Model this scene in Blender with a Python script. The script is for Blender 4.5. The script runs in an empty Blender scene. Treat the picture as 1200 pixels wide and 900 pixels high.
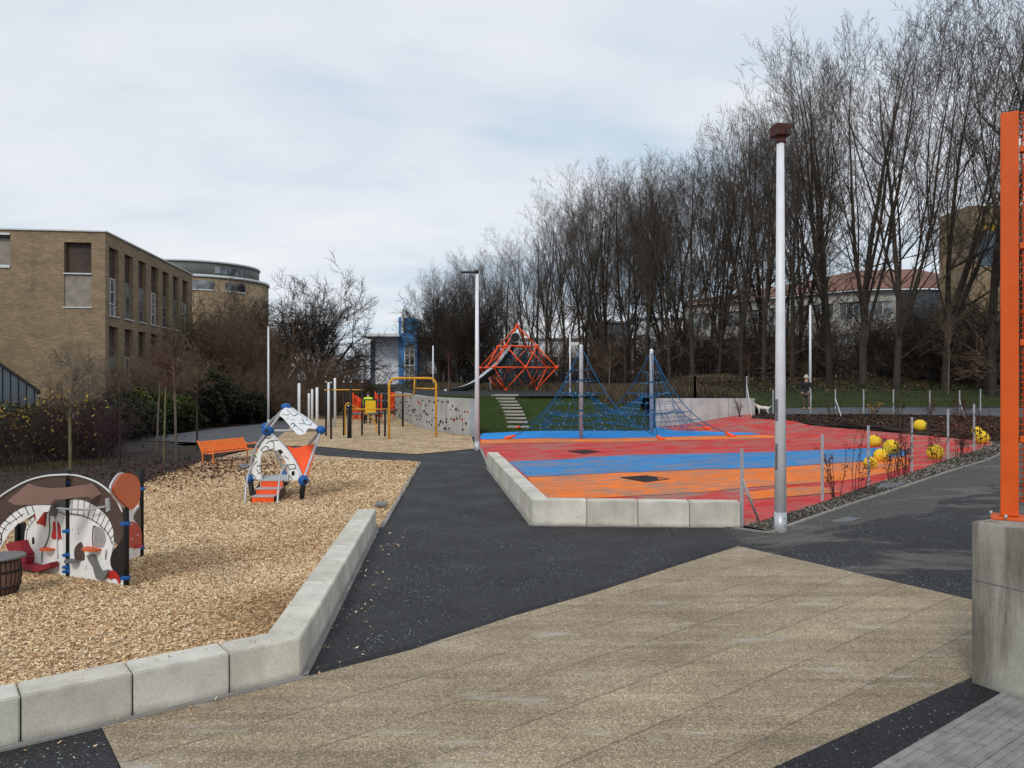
import bpy, bmesh, math, random
import numpy as np
from mathutils import Vector, Matrix
sc = bpy.context.scene
COL = sc.collection
R = math.radians
F, CH, HOR = 930.0, 2.5, 444.0          # focal length (px of the 1200 px photo), camera height, horizon row

# ------------------------------------------------------------------ terrain
def sm(t):
    t = max(0.0, min(1.0, t)); return t*t*(3-2*t)
def softp(x, k=0.8):
    return k*math.log1p(math.exp(max(-40.0, min(40.0, x/k))))
WALLC = [(-1.85, 35.1), (-2.7, 36.3), (-3.7, 38.1), (-4.9, 41.5), (-6.5, 48.0), (-8.1, 55.0)]
def xwall(y):
    if y <= WALLC[0][1]: return WALLC[0][0]
    for (x0, y0), (x1, y1) in zip(WALLC, WALLC[1:]):
        if y <= y1: return x0+(x1-x0)*(y-y0)/(y1-y0)
    return -8.1-(y-55)*0.3
def ramp(x, y):                       # rubber surface and right-hand path rise gently to the right and back
    r = 0.06*softp(x-4.0, 0.7)
    if r > 0.62: r = 0.62+0.16*math.tanh((r-0.62)/0.16)
    r += 0.36*sm((x-6.9)/5.0)*sm((y-33.0)/4.5)
    return r*sm((y-9.0)/5.0)
def bank(x, y):                       # grass bank and mound behind the retaining walls
    y0 = 36.1+1.75*sm((x+2.2)/3.6)
    return 1.5*sm((y-y0)/9.5)**0.85+0.011*max(0.0, min(30.0, y-46))
def plateau(x, y):
    return 1.5+0.011*max(0.0, min(30.0, y-46))
def hill(x, y):                       # right-hand grass rising behind the far path
    return ramp(x, y)+1.35*sm((y-40.0)/18.0)
def H(x, y):
    if y < 36.0: return ramp(x, y)
    if x < xwall(y)-0.0: return 0.0
    if x < 7.0: return bank(x, y)
    if y < 38.15: return ramp(x, y)
    if x < 11.7: return plateau(x, y)
    t = 1-(1-sm((x-11.7)/1.6))*sm((y-38.15)/3.5)
    return plateau(x, y)*(1-t)+hill(x, y)*t
def chipH(x, y):                      # bark surface of the left pit: piled up against the front blocks
    return 0.02+0.25*sm((12.2-y)/5.0)*sm((0.0-x)/0.8)
def ray(px, py, h=H, t0=3.0, t1=140.0):
    kx, kz = (px-600)/F, -(py-HOR)/F
    y, st = t0, 0.02
    while y < t1:
        if CH+kz*y <= h(kx*y, y):
            return (kx*y, y)
        y += max(0.02, y*0.002)
    return (kx*t1, t1)
def at(px, py, Y):
    return Vector(((px-600)/F*Y, Y, CH-(py-HOR)/F*Y))
def Zof(py, Y): return CH-(py-HOR)/F*Y
def G(px, py, h=H):
    x, y = ray(px, py, h); return Vector((x, y, h(x, y)))

# ------------------------------------------------------------------ objects
WL = {}
def tag(o, label=None, cat=None, group=None, kind=None):
    if label: o['label'] = label
    if cat: o['category'] = cat
    if group: o['group'] = group
    if kind: o['kind'] = kind
    return o
def thing(name, label, cat, loc=(0, 0, 0), group=None, rz=0.0):
    o = bpy.data.objects.new(name, None); COL.objects.link(o)
    o.location = loc; o.rotation_euler = (0, 0, rz); o.empty_display_size = 0.2
    WL[o.name] = Vector(loc)
    return tag(o, label, cat, group)
def fastmesh(name, verts, quads, mat, smooth=False, face_attr=None):
    me = bpy.data.meshes.new(name)
    v = np.asarray(verts, dtype=np.float32); q = np.asarray(quads, dtype=np.int32)
    k = q.shape[1]
    me.vertices.add(len(v)); me.vertices.foreach_set('co', v.ravel())
    me.loops.add(q.size); me.loops.foreach_set('vertex_index', q.ravel())
    me.polygons.add(len(q))
    me.polygons.foreach_set('loop_start', np.arange(0, q.size, k, dtype=np.int32))
    me.polygons.foreach_set('loop_total', np.full(len(q), k, dtype=np.int32))
    if smooth: me.polygons.foreach_set('use_smooth', np.ones(len(q), dtype=bool))
    if face_attr is not None:
        a = me.attributes.new('tint', 'FLOAT', 'FACE'); a.data.foreach_set('value', np.asarray(face_attr, dtype=np.float32))
    me.update(); me.validate()
    if mat: me.materials.append(mat)
    return me
def link(name, me, parent=None, loc=(0, 0, 0)):
    o = bpy.data.objects.new(name, me); COL.objects.link(o)
    o.location = loc
    if parent: o.parent = parent
    return o
class MB:
    def __init__(s): s.v = []; s.f = []; s.sm = []
    def add(s, vs, fs, smooth=False):
        n = len(s.v); s.v.extend([Vector(a) for a in vs])
        for f in fs: s.f.append([n+i for i in f]); s.sm.append(smooth)
        return s
    def box(s, c, d, rz=0.0, rot=None, bev=0.0):
        x, y, z = d[0]/2, d[1]/2, d[2]/2
        M = rot if rot is not None else Matrix.Rotation(rz, 3, 'Z')
        c = Vector(c)
        if bev <= 0:
            vs = [c+M@Vector((sx*x, sy*y, sz*z)) for sz in (-1, 1) for sy in (-1, 1) for sx in (-1, 1)]
            s.add(vs, [(0, 2, 3, 1), (4, 5, 7, 6), (0, 1, 5, 4), (2, 6, 7, 3), (0, 4, 6, 2), (1, 3, 7, 5)])
        else:
            bm = bmesh.new(); bmesh.ops.create_cube(bm, size=1)
            for v in bm.verts: v.co = Vector((v.co.x*d[0], v.co.y*d[1], v.co.z*d[2]))
            bmesh.ops.bevel(bm, geom=bm.edges[:], offset=bev, segments=2, affect='EDGES', profile=0.6)
            bm.verts.index_update()
            s.add([c+M@v.co for v in bm.verts], [[v.index for v in f.verts] for f in bm.faces], False)
            bm.free()
        return s
    def tube(s, pts, r, n=8, caps=True, closed=False):
        pts = [Vector(p) for p in pts]; m = len(pts)
        rr = r if isinstance(r, (list, tuple)) else [r]*m
        vs = []; up = None
        for i, p in enumerate(pts):
            d = (pts[(i+1) % m if closed else min(i+1, m-1)]-pts[(i-1) % m if closed else max(i-1, 0)])
            if d.length < 1e-9: d = Vector((0, 0, 1))
            d.normalize()
            if up is None:
                up = d.cross(Vector((0, 0, 1)))
                if up.length < 0.05: up = d.cross(Vector((1, 0, 0)))
            up = (up-d*up.dot(d))
            if up.length < 1e-6: up = d.orthogonal()
            up.normalize(); w = d.cross(up)
            for k in range(n):
                a = 2*math.pi*k/n
                vs.append(p+(up*math.cos(a)+w*math.sin(a))*rr[i])
        fs = []
        for i in range(m if closed else m-1):
            j = (i+1) % m
            for k in range(n):
                fs.append((i*n+k, i*n+(k+1) % n, j*n+(k+1) % n, j*n+k))
        b = len(s.v); s.add(vs, fs, True)
        if caps and not closed:
            s.f.append([b+k for k in reversed(range(n))]); s.sm.append(False)
            s.f.append([b+(m-1)*n+k for k in range(n)]); s.sm.append(False)
        return s
    def cyl(s, c, r, h, n=16, r2=None):
        c = Vector(c); return s.tube([c, c+Vector((0, 0, h))], [r, r if r2 is None else r2], n)
    def ball(s, c, r, n=10, m=7, sc3=(1, 1, 1)):
        c = Vector(c); vs = [c+Vector((0, 0, -r*sc3[2]))]
        for i in range(1, m):
            a = math.pi*i/m
            for k in range(n):
                b = 2*math.pi*k/n
                vs.append(c+Vector((r*sc3[0]*math.sin(a)*math.cos(b), r*sc3[1]*math.sin(a)*math.sin(b), -r*sc3[2]*math.cos(a))))
        vs.append(c+Vector((0, 0, r*sc3[2])))
        fs = []
        for k in range(n): fs.append((0, 1+(k+1) % n, 1+k))
        for i in range(m-2):
            for k in range(n):
                a = 1+i*n; fs.append((a+k, a+(k+1) % n, a+n+(k+1) % n, a+n+k))
        a = 1+(m-2)*n; t = len(vs)-1
        for k in range(n): fs.append((a+k, a+(k+1) % n, t))
        return s.add(vs, fs, True)
    def lathe(s, c, prof, n=20):
        c = Vector(c); vs = []
        for r, z in prof:
            for k in range(n):
                a = 2*math.pi*k/n; vs.append(c+Vector((r*math.cos(a), r*math.sin(a), z)))
        fs = []
        for i in range(len(prof)-1):
            for k in range(n): fs.append((i*n+k, i*n+(k+1) % n, (i+1)*n+(k+1) % n, (i+1)*n+k))
        s.add(vs, fs, True)
        b = len(s.v)-len(vs)
        s.f.append([b+k for k in reversed(range(n))]); s.sm.append(False)
        s.f.append([b+(len(prof)-1)*n+k for k in range(n)]); s.sm.append(False)
        return s
    def prism(s, pts, ext):           # planar polygon (3-D points) pushed along ext
        pts = [Vector(p) for p in pts]; n = len(pts); e = Vector(ext)
        return s.add(pts+[p+e for p in pts], [list(range(n)), [n+i for i in reversed(range(n))]]+[(i, i+n, (i+1) % n+n, (i+1) % n) for i in range(n)])
    def quad(s, a, b, c, d): return s.add([a, b, c, d], [(0, 1, 2, 3)])
    def build(s, name, mat, parent=None, local=False, loc=None, fixn=True):
        off = Vector((0, 0, 0))
        if parent is not None and not local: off = WL.get(parent.name, Vector((0, 0, 0)))
        if parent is None and loc is not None: off = Vector(loc)
        me = bpy.data.meshes.new(name)
        me.from_pydata([tuple(v-off) for v in s.v], [], s.f)
        me.polygons.foreach_set('use_smooth', s.sm)
        if fixn:
            bm = bmesh.new(); bm.from_mesh(me); bmesh.ops.recalc_face_normals(bm, faces=bm.faces[:]); bm.to_mesh(me); bm.free()
        if mat: me.materials.append(mat)
        o = link(name, me, parent, (0, 0, 0) if parent else (off if loc is not None else (0, 0, 0)))
        if parent is not None: WL[o.name] = off if not local else Vector((0, 0, 0))
        else: WL[o.name] = off
        return o
def copy_thing(t, loc, label=None, rz=None, scale=None, group=None):
    r = t.copy(); COL.objects.link(r); r.location = loc
    if rz is not None: r.rotation_euler = (0, 0, rz)
    if scale is not None: r.scale = scale if isinstance(scale, (tuple, list)) else (scale,)*3
    if label: r['label'] = label
    if group: r['group'] = group
    for ch in [c for c in t.children]:
        c = ch.copy(); COL.objects.link(c); c.parent = r
        for g in list(ch.children):
            d = g.copy(); COL.objects.link(d); d.parent = c
    return r

# ------------------------------------------------------------------ materials
def newmat(name):
    m = bpy.data.materials.new(name); m.use_nodes = True
    nt = m.node_tree; nt.nodes.clear()
    out = nt.nodes.new('ShaderNodeOutputMaterial'); b = nt.nodes.new('ShaderNodeBsdfPrincipled')
    nt.links.new(b.outputs[0], out.inputs[0]); return m, nt, b
def N(nt, t, **kw):
    n = nt.nodes.new(t)
    for k, v in kw.items():
        if k in n.inputs: n.inputs[k].default_value = v
        else: setattr(n, k, v)
    return n
def coord(nt, scale=(1, 1, 1), out='Object', rot=(0, 0, 0)):
    tc = N(nt, 'ShaderNodeTexCoord'); mp = N(nt, 'ShaderNodeMapping')
    mp.inputs['Scale'].default_value = scale; mp.inputs['Rotation'].default_value = rot
    nt.links.new(tc.outputs[out], mp.inputs[0]); return mp.outputs[0]
def noise(nt, vec, scale, detail=4, rough=0.55, dist=0.0):
    n = N(nt, 'ShaderNodeTexNoise'); n.inputs['Scale'].default_value = scale; n.inputs['Detail'].default_value = detail
    n.inputs['Roughness'].default_value = rough; n.inputs['Distortion'].default_value = dist
    nt.links.new(vec, n.inputs['Vector']); return n.outputs[0]
def rampn(nt, fac, stops):
    r = N(nt, 'ShaderNodeValToRGB'); e = r.color_ramp.elements
    while len(e) < len(stops): e.new(0.5)
    for i, (p, c) in enumerate(stops):
        e[i].position = p; e[i].color = (c[0], c[1], c[2], 1) if not isinstance(c, (int, float)) else (c, c, c, 1)
    nt.links.new(fac, r.inputs[0]); return r.outputs[0]
def mix(nt, fac, a, b, mode='MIX'):
    m = N(nt, 'ShaderNodeMix', data_type='RGBA', blend_type=mode)
    for sock, val in ((m.inputs[0], fac), (m.inputs[6], a), (m.inputs[7], b)):
        if hasattr(val, 'node'): nt.links.new(val, sock)
        elif isinstance(val, (int, float)): sock.default_value = val
        else: sock.default_value = (val[0], val[1], val[2], 1)
    return m.outputs[2]
def math_(nt, op, a, b=None, clamp=False):
    m = N(nt, 'ShaderNodeMath', operation=op, use_clamp=clamp)
    for i, v in enumerate((a, b)):
        if v is None: continue
        if hasattr(v, 'node'): nt.links.new(v, m.inputs[i])
        else: m.inputs[i].default_value = v
    return m.outputs[0]
def bump(nt, b, h, strength=0.3, dist=0.02):
    bn = N(nt, 'ShaderNodeBump'); bn.inputs['Strength'].default_value = strength; bn.inputs['Distance'].default_value = dist
    nt.links.new(h, bn.inputs['Height']); nt.links.new(bn.outputs[0], b.inputs['Normal'])
def simple(name, c, rough=0.5, metal=0.0, var=0.15, scale=6.0, bmp=0.0, dirt=0.0, bscale=40.0):
    m, nt, b = newmat(name); v = coord(nt)
    n = noise(nt, v, scale, 5)
    c1 = [x*(1-var) for x in c]; c2 = [min(1, x*(1+var)) for x in c]
    col = rampn(nt, n, [(0.3, c1), (0.7, c2)])
    if dirt > 0:
        d = rampn(nt, noise(nt, coord(nt, (1, 1, 0.3)), scale*0.7, 6, 0.65), [(0.45, 0.0), (0.75, 1.0)])
        col = mix(nt, math_(nt, 'MULTIPLY', d, dirt), col, (0.09, 0.075, 0.055))
    nt.links.new(col, b.inputs['Base Color'])
    b.inputs['Metallic'].default_value = metal
    if metal < 0.2 and rough > 0.3: b.inputs['Specular IOR Level'].default_value = 0.22
    rr = rampn(nt, n, [(0.2, max(0.05, rough-0.08)), (0.8, min(1, rough+0.08))]); nt.links.new(rr, b.inputs['Roughness'])
    if bmp > 0: bump(nt, b, noise(nt, v, bscale, 4), bmp, 0.01)
    return m
M = {}
M['steel'] = simple('galvanised_steel', (0.46, 0.48, 0.50), 0.42, 0.35, 0.14, 9, dirt=0.1)
M['steel_dark'] = simple('weathered_steel', (0.2, 0.21, 0.22), 0.5, 0.6, 0.2, 14, dirt=0.3)
M['pole_white'] = simple('pale_column_paint', (0.76, 0.775, 0.80), 0.4, 0.05, 0.06, 5, dirt=0.16)
M['black'] = simple('black_coating', (0.016, 0.016, 0.018), 0.45, 0.0, 0.25, 8)
M['black_rubber'] = simple('black_rubber', (0.020, 0.023, 0.022), 0.85, 0.0, 0.3, 3, 0.3)
M['blue'] = simple('blue_plastic', (0.015, 0.10, 0.33), 0.38, 0.0, 0.12, 10)
M['orange'] = simple('orange_coating', (0.66, 0.10, 0.014), 0.42, 0.0, 0.08, 4, 0.06, dirt=0.14)
M['orange_red'] = simple('orange_red_tube', (0.86, 0.10, 0.025), 0.45, 0.0, 0.1, 7)
M['bench_orange'] = simple('bench_orange', (0.88, 0.21, 0.04), 0.5, 0.0, 0.08, 7)
M['yellow_rail'] = simple('yellow_rail_paint', (0.68, 0.33, 0.03), 0.42, 0.0, 0.1, 7)
M['yellow'] = simple('yellow_panel', (0.72, 0.44, 0.02), 0.5, 0.0, 0.08, 7)
M['white'] = simple('white_panel', (0.80, 0.80, 0.785), 0.5, 0.0, 0.05, 6, dirt=0.10)
M['brown'] = simple('brown_panel', (0.085, 0.055, 0.045), 0.55, 0.0, 0.12, 5, dirt=0.1)
M['mauve'] = simple('mauve_board', (0.27, 0.17, 0.14), 0.6, 0.0, 0.08, 5, dirt=0.15)
M['red'] = simple('red_panel', (0.48, 0.025, 0.02), 0.5, 0.0, 0.1, 7)
M['wine'] = simple('wine_red_shelf', (0.27, 0.02, 0.035), 0.5, 0.0, 0.1, 7)
M['green'] = simple('green_paint', (0.03, 0.10, 0.05), 0.55, 0.0, 0.1, 7)
M['grey_panel'] = simple('grey_shelf', (0.16, 0.16, 0.16), 0.55, 0.0, 0.15, 7)
M['rope_blue'] = simple('blue_rope', (0.010, 0.105, 0.235), 0.8, 0.0, 0.25, 30)
M['rope_dark'] = simple('dark_teal_rope', (0.015, 0.07, 0.11), 0.8, 0.0, 0.3, 30)
M['alu'] = simple('rope_clamp', (0.72, 0.74, 0.78), 0.35, 0.4, 0.1, 20)
M['slate'] = simple('slate_cladding', (0.065, 0.085, 0.105), 0.5, 0.2, 0.1, 1)
M['white_render'] = simple('white_render', (0.78, 0.80, 0.83), 0.8, 0, 0.06, 0.3)
M['roof_grey'] = simple('grey_roof', (0.20, 0.21, 0.22), 0.6, 0, 0.08, 0.5)
M['blue_clad'] = simple('blue_cladding', (0.06, 0.22, 0.46), 0.45, 0.0, 0.15, 0.4)
M['trim_white'] = simple('white_trim', (0.62, 0.64, 0.64), 0.5, 0, 0.06, 2)
M['timber'] = simple('grey_timber', (0.27, 0.235, 0.205), 0.75, 0, 0.2, 3)
M['louvre'] = simple('brown_louvre', (0.070, 0.052, 0.042), 0.7, 0, 0.3, 2)
M['lamp_red'] = simple('rusty_lamp_box', (0.070, 0.024, 0.020), 0.6, 0.0, 0.3, 12)
M['lamp_dark'] = simple('dark_lamp_head', (0.035, 0.035, 0.038), 0.5, 0.3, 0.2, 12)
M['hivis'] = simple('hi_vis_yellow', (0.55, 0.85, 0.05), 0.7, 0, 0.1, 12)
M['cloth_dark'] = simple('dark_cloth', (0.02, 0.02, 0.024), 0.9, 0, 0.3, 12)
M['trousers'] = simple('brown_trousers', (0.10, 0.07, 0.055), 0.9, 0, 0.3, 12)
M['hat'] = simple('cream_hat', (0.50, 0.44, 0.34), 0.9, 0, 0.2, 30)
M['skin'] = simple('skin', (0.50, 0.30, 0.22), 0.6, 0, 0.08, 12)
M['dog_white'] = simple('white_dog_coat', (0.62, 0.58, 0.52), 0.9, 0, 0.2, 14)
M['stone_step'] = simple('pale_step_slab', (0.36, 0.33, 0.29), 0.8, 0, 0.15, 4, dirt=0.2)
M['terracotta'] = simple('red_brown_roof_tiles', (0.21, 0.105, 0.08), 0.8, 0, 0.15, 2)
M['cream_wall'] = simple('pale_cream_wall', (0.42, 0.41, 0.37), 0.8, 0, 0.08, 0.6)
M['ball_yellow'] = simple('mottled_yellow_rubber', (0.74, 0.50, 0.03), 0.75, 0, 0.12, 40, 0.3)

def bark(name, c, var=0.35):
    m, nt, b = newmat(name); v = coord(nt)
    oi = N(nt, 'ShaderNodeObjectInfo')
    n = noise(nt, v, 3.0, 5)
    col = rampn(nt, n, [(0.3, [x*(1-var) for x in c]), (0.7, [x*(1+var) for x in c])])
    f = math_(nt, 'ADD', math_(nt, 'MULTIPLY', oi.outputs['Random'], 0.5), 0.75)
    cc = N(nt, 'ShaderNodeCombineXYZ')
    for i in range(3): nt.links.new(f, cc.inputs[i])
    col = mix(nt, 1.0, col, cc.outputs[0], 'MULTIPLY')
    nt.links.new(col, b.inputs['Base Color']); b.inputs['Roughness'].default_value = 0.9
    b.inputs['Specular IOR Level'].default_value = 0.2
    return m
M['bark'] = bark('poplar_bark', (0.046, 0.037, 0.029))
M['twig'] = bark('poplar_twigs', (0.088, 0.069, 0.054))
M['bark_dark'] = bark('dark_bark', (0.040, 0.032, 0.026))
M['twig_brown'] = bark('brown_twigs', (0.135, 0.093, 0.064))
M['twig_pale'] = bark('pale_branches', (0.135, 0.11, 0.085))
M['twig_purple'] = bark('purple_stems', (0.060, 0.026, 0.032))
M['twig_red'] = bark('reddish_stems', (0.085, 0.035, 0.028))
M['bark_green'] = bark('greenish_stem', (0.13, 0.115, 0.06))

def leafmat(name, stops):
    m, nt, b = newmat(name)
    a = N(nt, 'ShaderNodeAttribute'); a.attribute_name = 'tint'
    col = rampn(nt, a.outputs['Fac'], stops)
    nt.links.new(col, b.inputs['Base Color']); b.inputs['Roughness'].default_value = 0.75
    b.inputs['Specular IOR Level'].default_value = 0.25
    return m
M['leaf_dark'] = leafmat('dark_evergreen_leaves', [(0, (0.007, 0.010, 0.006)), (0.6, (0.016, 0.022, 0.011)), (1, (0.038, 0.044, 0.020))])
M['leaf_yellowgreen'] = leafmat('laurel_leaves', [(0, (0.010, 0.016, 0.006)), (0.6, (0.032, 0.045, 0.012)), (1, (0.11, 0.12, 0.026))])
M['leaf_autumn'] = leafmat('autumn_leaves', [(0, (0.05, 0.03, 0.015)), (0.5, (0.20, 0.12, 0.03)), (1, (0.50, 0.32, 0.05))])
M['leaf_red'] = leafmat('copper_leaves', [(0, (0.03, 0.014, 0.010)), (0.6, (0.075, 0.03, 0.02)), (1, (0.16, 0.06, 0.03))])
M['mulch_leaf'] = leafmat('fallen_leaves', [(0, (0.018, 0.012, 0.009)), (0.7, (0.065, 0.035, 0.022)), (1, (0.20, 0.10, 0.06))])
M['chips'] = leafmat('wood_chips', [(0, (0.30, 0.165, 0.070)), (0.15, (0.50, 0.305, 0.14)), (0.6, (0.75, 0.54, 0.315)), (1, (0.92, 0.76, 0.52))])
M['stones'] = leafmat('mixed_gravel', [(0, (0.03, 0.026, 0.022)), (0.5, (0.12, 0.10, 0.08)), (0.85, (0.26, 0.23, 0.19)), (1, (0.45, 0.42, 0.37))])
M['grassblade'] = leafmat('grass_blades', [(0, (0.018, 0.032, 0.008)), (0.6, (0.048, 0.082, 0.017)), (1, (0.10, 0.135, 0.032))])
M['drygrass'] = leafmat('dry_grass', [(0, (0.028, 0.020, 0.012)), (0.6, (0.085, 0.062, 0.036)), (1, (0.20, 0.15, 0.085))])

def ground_mats():
    # fine dark asphalt with pale flecks
    def asphalt(name, base, fleck, region=False):
        m, nt, b = newmat(name); v = coord(nt)
        big = noise(nt, v, 0.55, 5, 0.6); mid = noise(nt, v, 6.0, 4)
        col = rampn(nt, big, [(0.3, [x*0.78 for x in base]), (0.7, [x*1.25 for x in base])])
        vo = N(nt, 'ShaderNodeTexVoronoi'); vo.inputs['Scale'].default_value = 95
        nt.links.new(v, vo.inputs['Vector'])
        sepc = N(nt, 'ShaderNodeSeparateColor'); nt.links.new(vo.outputs['Color'], sepc.inputs[0])
        grain = rampn(nt, sepc.outputs[0], [(0.0, 0.4), (0.6, 0.95), (0.88, 1.8), (1.0, 3.2)])
        col = mix(nt, 1.0, col, grain, 'MULTIPLY')
        v2 = N(nt, 'ShaderNodeTexVoronoi'); v2.inputs['Scale'].default_value = 36; nt.links.new(v, v2.inputs['Vector'])
        s2 = N(nt, 'ShaderNodeSeparateColor'); nt.links.new(v2.outputs['Color'], s2.inputs[0])
        pick = math_(nt, 'MULTIPLY', math_(nt, 'GREATER_THAN', s2.outputs[1], 0.84), math_(nt, 'LESS_THAN', v2.outputs['Distance'], 0.27))
        pm = rampn(nt, noise(nt, v, 1.3, 3), [(0.44, 0.05), (0.6, 1.0)])
        col = mix(nt, math_(nt, 'MULTIPLY', math_(nt, 'MULTIPLY', pick, pm), fleck), col, (0.42, 0.47, 0.42))
        sp = N(nt, 'ShaderNodeSeparateXYZ'); nt.links.new(v, sp.inputs[0])
        if region:   # older, paler asphalt beyond a ragged repair edge
            a = Vector(ray(905, 634)); c = Vector(ray(1172, 574)); d = (c-a).normalized()
            dd = math_(nt, 'SUBTRACT', math_(nt, 'MULTIPLY', sp.outputs[1], d.x), math_(nt, 'MULTIPLY', sp.outputs[0], d.y))
            off = a.y*d.x-a.x*d.y
            dd = math_(nt, 'SUBTRACT', dd, off)
            w = math_(nt, 'MULTIPLY', math_(nt, 'SUBTRACT', noise(nt, v, 0.45, 6, 0.6), 0.5), 3.2)
            s = math_(nt, 'ADD', dd, w)
            f = rampn(nt, s, [(0.0, 0.0), (0.06, 1.0)])
            gate = rampn(nt, math_(nt, 'SUBTRACT', sp.outputs[0], 3.4), [(0.0, 0.0), (0.3, 1.0)])
            f = math_(nt, 'MULTIPLY', f, gate)
            pale = mix(nt, 1.0, (0.085, 0.078, 0.068), grain, 'MULTIPLY')
            col = mix(nt, math_(nt, 'MULTIPLY', f, 0.65), col, pale)
            dust = rampn(nt, noise(nt, coord(nt, (0.6, 1.3, 1)), 0.9, 7, 0.68, 0.6), [(0.52, 0.0), (0.60, 0.6)])
            dust = math_(nt, 'MULTIPLY', dust, gate)
            col = mix(nt, dust, col, (0.15, 0.135, 0.115))
        nt.links.new(col, b.inputs['Base Color'])
        nt.links.new(rampn(nt, noise(nt, v, 1.1, 5), [(0.3, 0.6), (0.7, 0.9)]), b.inputs['Roughness'])
        b.inputs['Specular IOR Level'].default_value = 0.35
        bump(nt, b, mix(nt, 0.5, sepc.outputs[0], mid), 0.45, 0.006)
        return m
    M['asphalt'] = asphalt('new_dark_asphalt', (0.0235, 0.0235, 0.0255), 1.0, True)
    M['asphalt_far'] = asphalt('path_asphalt', (0.075, 0.078, 0.082), 0.2)
    M['asphalt_black'] = asphalt('black_asphalt_band', (0.013, 0.013, 0.015), 0.6)
    # tan surface, laid in 45 degree bands with worn seams
    m, nt, b = newmat('tan_surface'); v = coord(nt); vr = coord(nt, (1, 1, 1), rot=(0, 0, R(-40)))
    sp = N(nt, 'ShaderNodeSeparateXYZ'); nt.links.new(vr, sp.inputs[0])
    vo = N(nt, 'ShaderNodeTexVoronoi'); vo.inputs['Scale'].default_value = 110; nt.links.new(v, vo.inputs['Vector'])
    s1 = N(nt, 'ShaderNodeSeparateColor'); nt.links.new(vo.outputs['Color'], s1.inputs[0])
    grain = rampn(nt, s1.outputs[0], [(0, (0.17, 0.132, 0.088)), (0.45, (0.29, 0.229, 0.155)), (0.8, (0.395, 0.32, 0.225)), (1, (0.60, 0.51, 0.39))])
    stre = noise(nt, coord(nt, (0.35, 5, 1), rot=(0, 0, R(-40))), 1.3, 5, 0.6)
    col = mix(nt, 1.0, grain, rampn(nt, stre, [(0.25, 0.74), (0.75, 1.22)]), 'MULTIPLY')
    blot = noise(nt, v, 0.9, 5, 0.65)
    col = mix(nt, 1.0, col, rampn(nt, blot, [(0.3, (0.72, 0.68, 0.63)), (0.7, (1.15, 1.13, 1.08))]), 'MULTIPLY')
    wy = math_(nt, 'ADD', sp.outputs[1], math_(nt, 'MULTIPLY', noise(nt, v, 2.0, 3), 0.03))
    fr = math_(nt, 'FRACT', math_(nt, 'MULTIPLY', wy, 1.0/0.62))
    seam = rampn(nt, fr, [(0.0, 1.0), (0.03, 0.0), (0.975, 0.0), (1.0, 1.0)])
    wn = N(nt, 'ShaderNodeTexWhiteNoise', noise_dimensions='1D'); nt.links.new(math_(nt, 'FLOOR', math_(nt, 'MULTIPLY', wy, 1.0/0.62)), wn.inputs['W'])
    col = mix(nt, 1.0, col, rampn(nt, wn.outputs[0], [(0, 0.86), (1, 1.12)]), 'MULTIPLY')
    sn = rampn(nt, noise(nt, v, 1.6, 4), [(0.3, 0.25), (0.66, 0.85)])
    col = mix(nt, math_(nt, 'MULTIPLY', seam, sn), col, (0.085, 0.068, 0.05))
    pale = rampn(nt, noise(nt, coord(nt, (0.7, 2.2, 1), rot=(0, 0, R(-40))), 1.3, 7, 0.7), [(0.57, 0.0), (0.68, 0.75)])
    col = mix(nt, pale, col, (0.44, 0.40, 0.34))
    nt.links.new(col, b.inputs['Base Color']); b.inputs['Roughness'].default_value = 0.9
    bump(nt, b, mix(nt, 0.35, s1.outputs[0], math_(nt, 'SUBTRACT', 1.0, seam)), 0.4, 0.006)
    M['tan'] = m
    # concrete
    def concrete(name, c, dirt=0.35, sc_=1.0, foot=False, st0=0.5, st1=0.78):
        m, nt, b = newmat(name); v = coord(nt)
        n1 = noise(nt, v, 1.6*sc_, 6, 0.6); n2 = noise(nt, v, 45, 3)
        col = rampn(nt, n1, [(0.28, [x*0.66 for x in c]), (0.70, [x*1.15 for x in c])])
        col = mix(nt, 1.0, col, rampn(nt, n2, [(0.3, 0.9), (0.7, 1.08)]), 'MULTIPLY')
        st = rampn(nt, noise(nt, coord(nt, (3, 3, 0.35)), 1.3*sc_, 6, 0.65), [(st0, 0.0), (st1, 1.0)])
        col = mix(nt, math_(nt, 'MULTIPLY', st, dirt), col, (0.10, 0.085, 0.065))
        vo = N(nt, 'ShaderNodeTexVoronoi'); vo.inputs['Scale'].default_value = 14; nt.links.new(v, vo.inputs['Vector'])
        pit = rampn(nt, vo.outputs['Distance'], [(0.03, 1.0), (0.055, 0.0)])
        col = mix(nt, math_(nt, 'MULTIPLY', pit, 0.5), col, (0.07, 0.065, 0.06))
        if foot:      # contact shade and grime painted along the foot, footprints and scuffs on top
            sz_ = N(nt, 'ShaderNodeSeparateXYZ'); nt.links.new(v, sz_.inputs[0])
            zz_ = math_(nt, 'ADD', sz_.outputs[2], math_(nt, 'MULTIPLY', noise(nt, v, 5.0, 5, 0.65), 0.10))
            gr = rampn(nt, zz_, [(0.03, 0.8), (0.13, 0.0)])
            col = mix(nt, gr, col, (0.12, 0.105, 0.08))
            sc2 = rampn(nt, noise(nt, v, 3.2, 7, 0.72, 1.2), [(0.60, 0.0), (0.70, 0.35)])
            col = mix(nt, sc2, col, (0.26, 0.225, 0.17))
        nt.links.new(col, b.inputs['Base Color']); b.inputs['Roughness'].default_value = 0.85
        bump(nt, b, n2, 0.25, 0.006)
        return m
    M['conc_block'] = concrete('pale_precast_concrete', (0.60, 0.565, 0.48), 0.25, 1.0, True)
    M['conc_block2'] = concrete('light_precast_concrete', (0.66, 0.63, 0.545), 0.18, 1.0, True)
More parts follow.
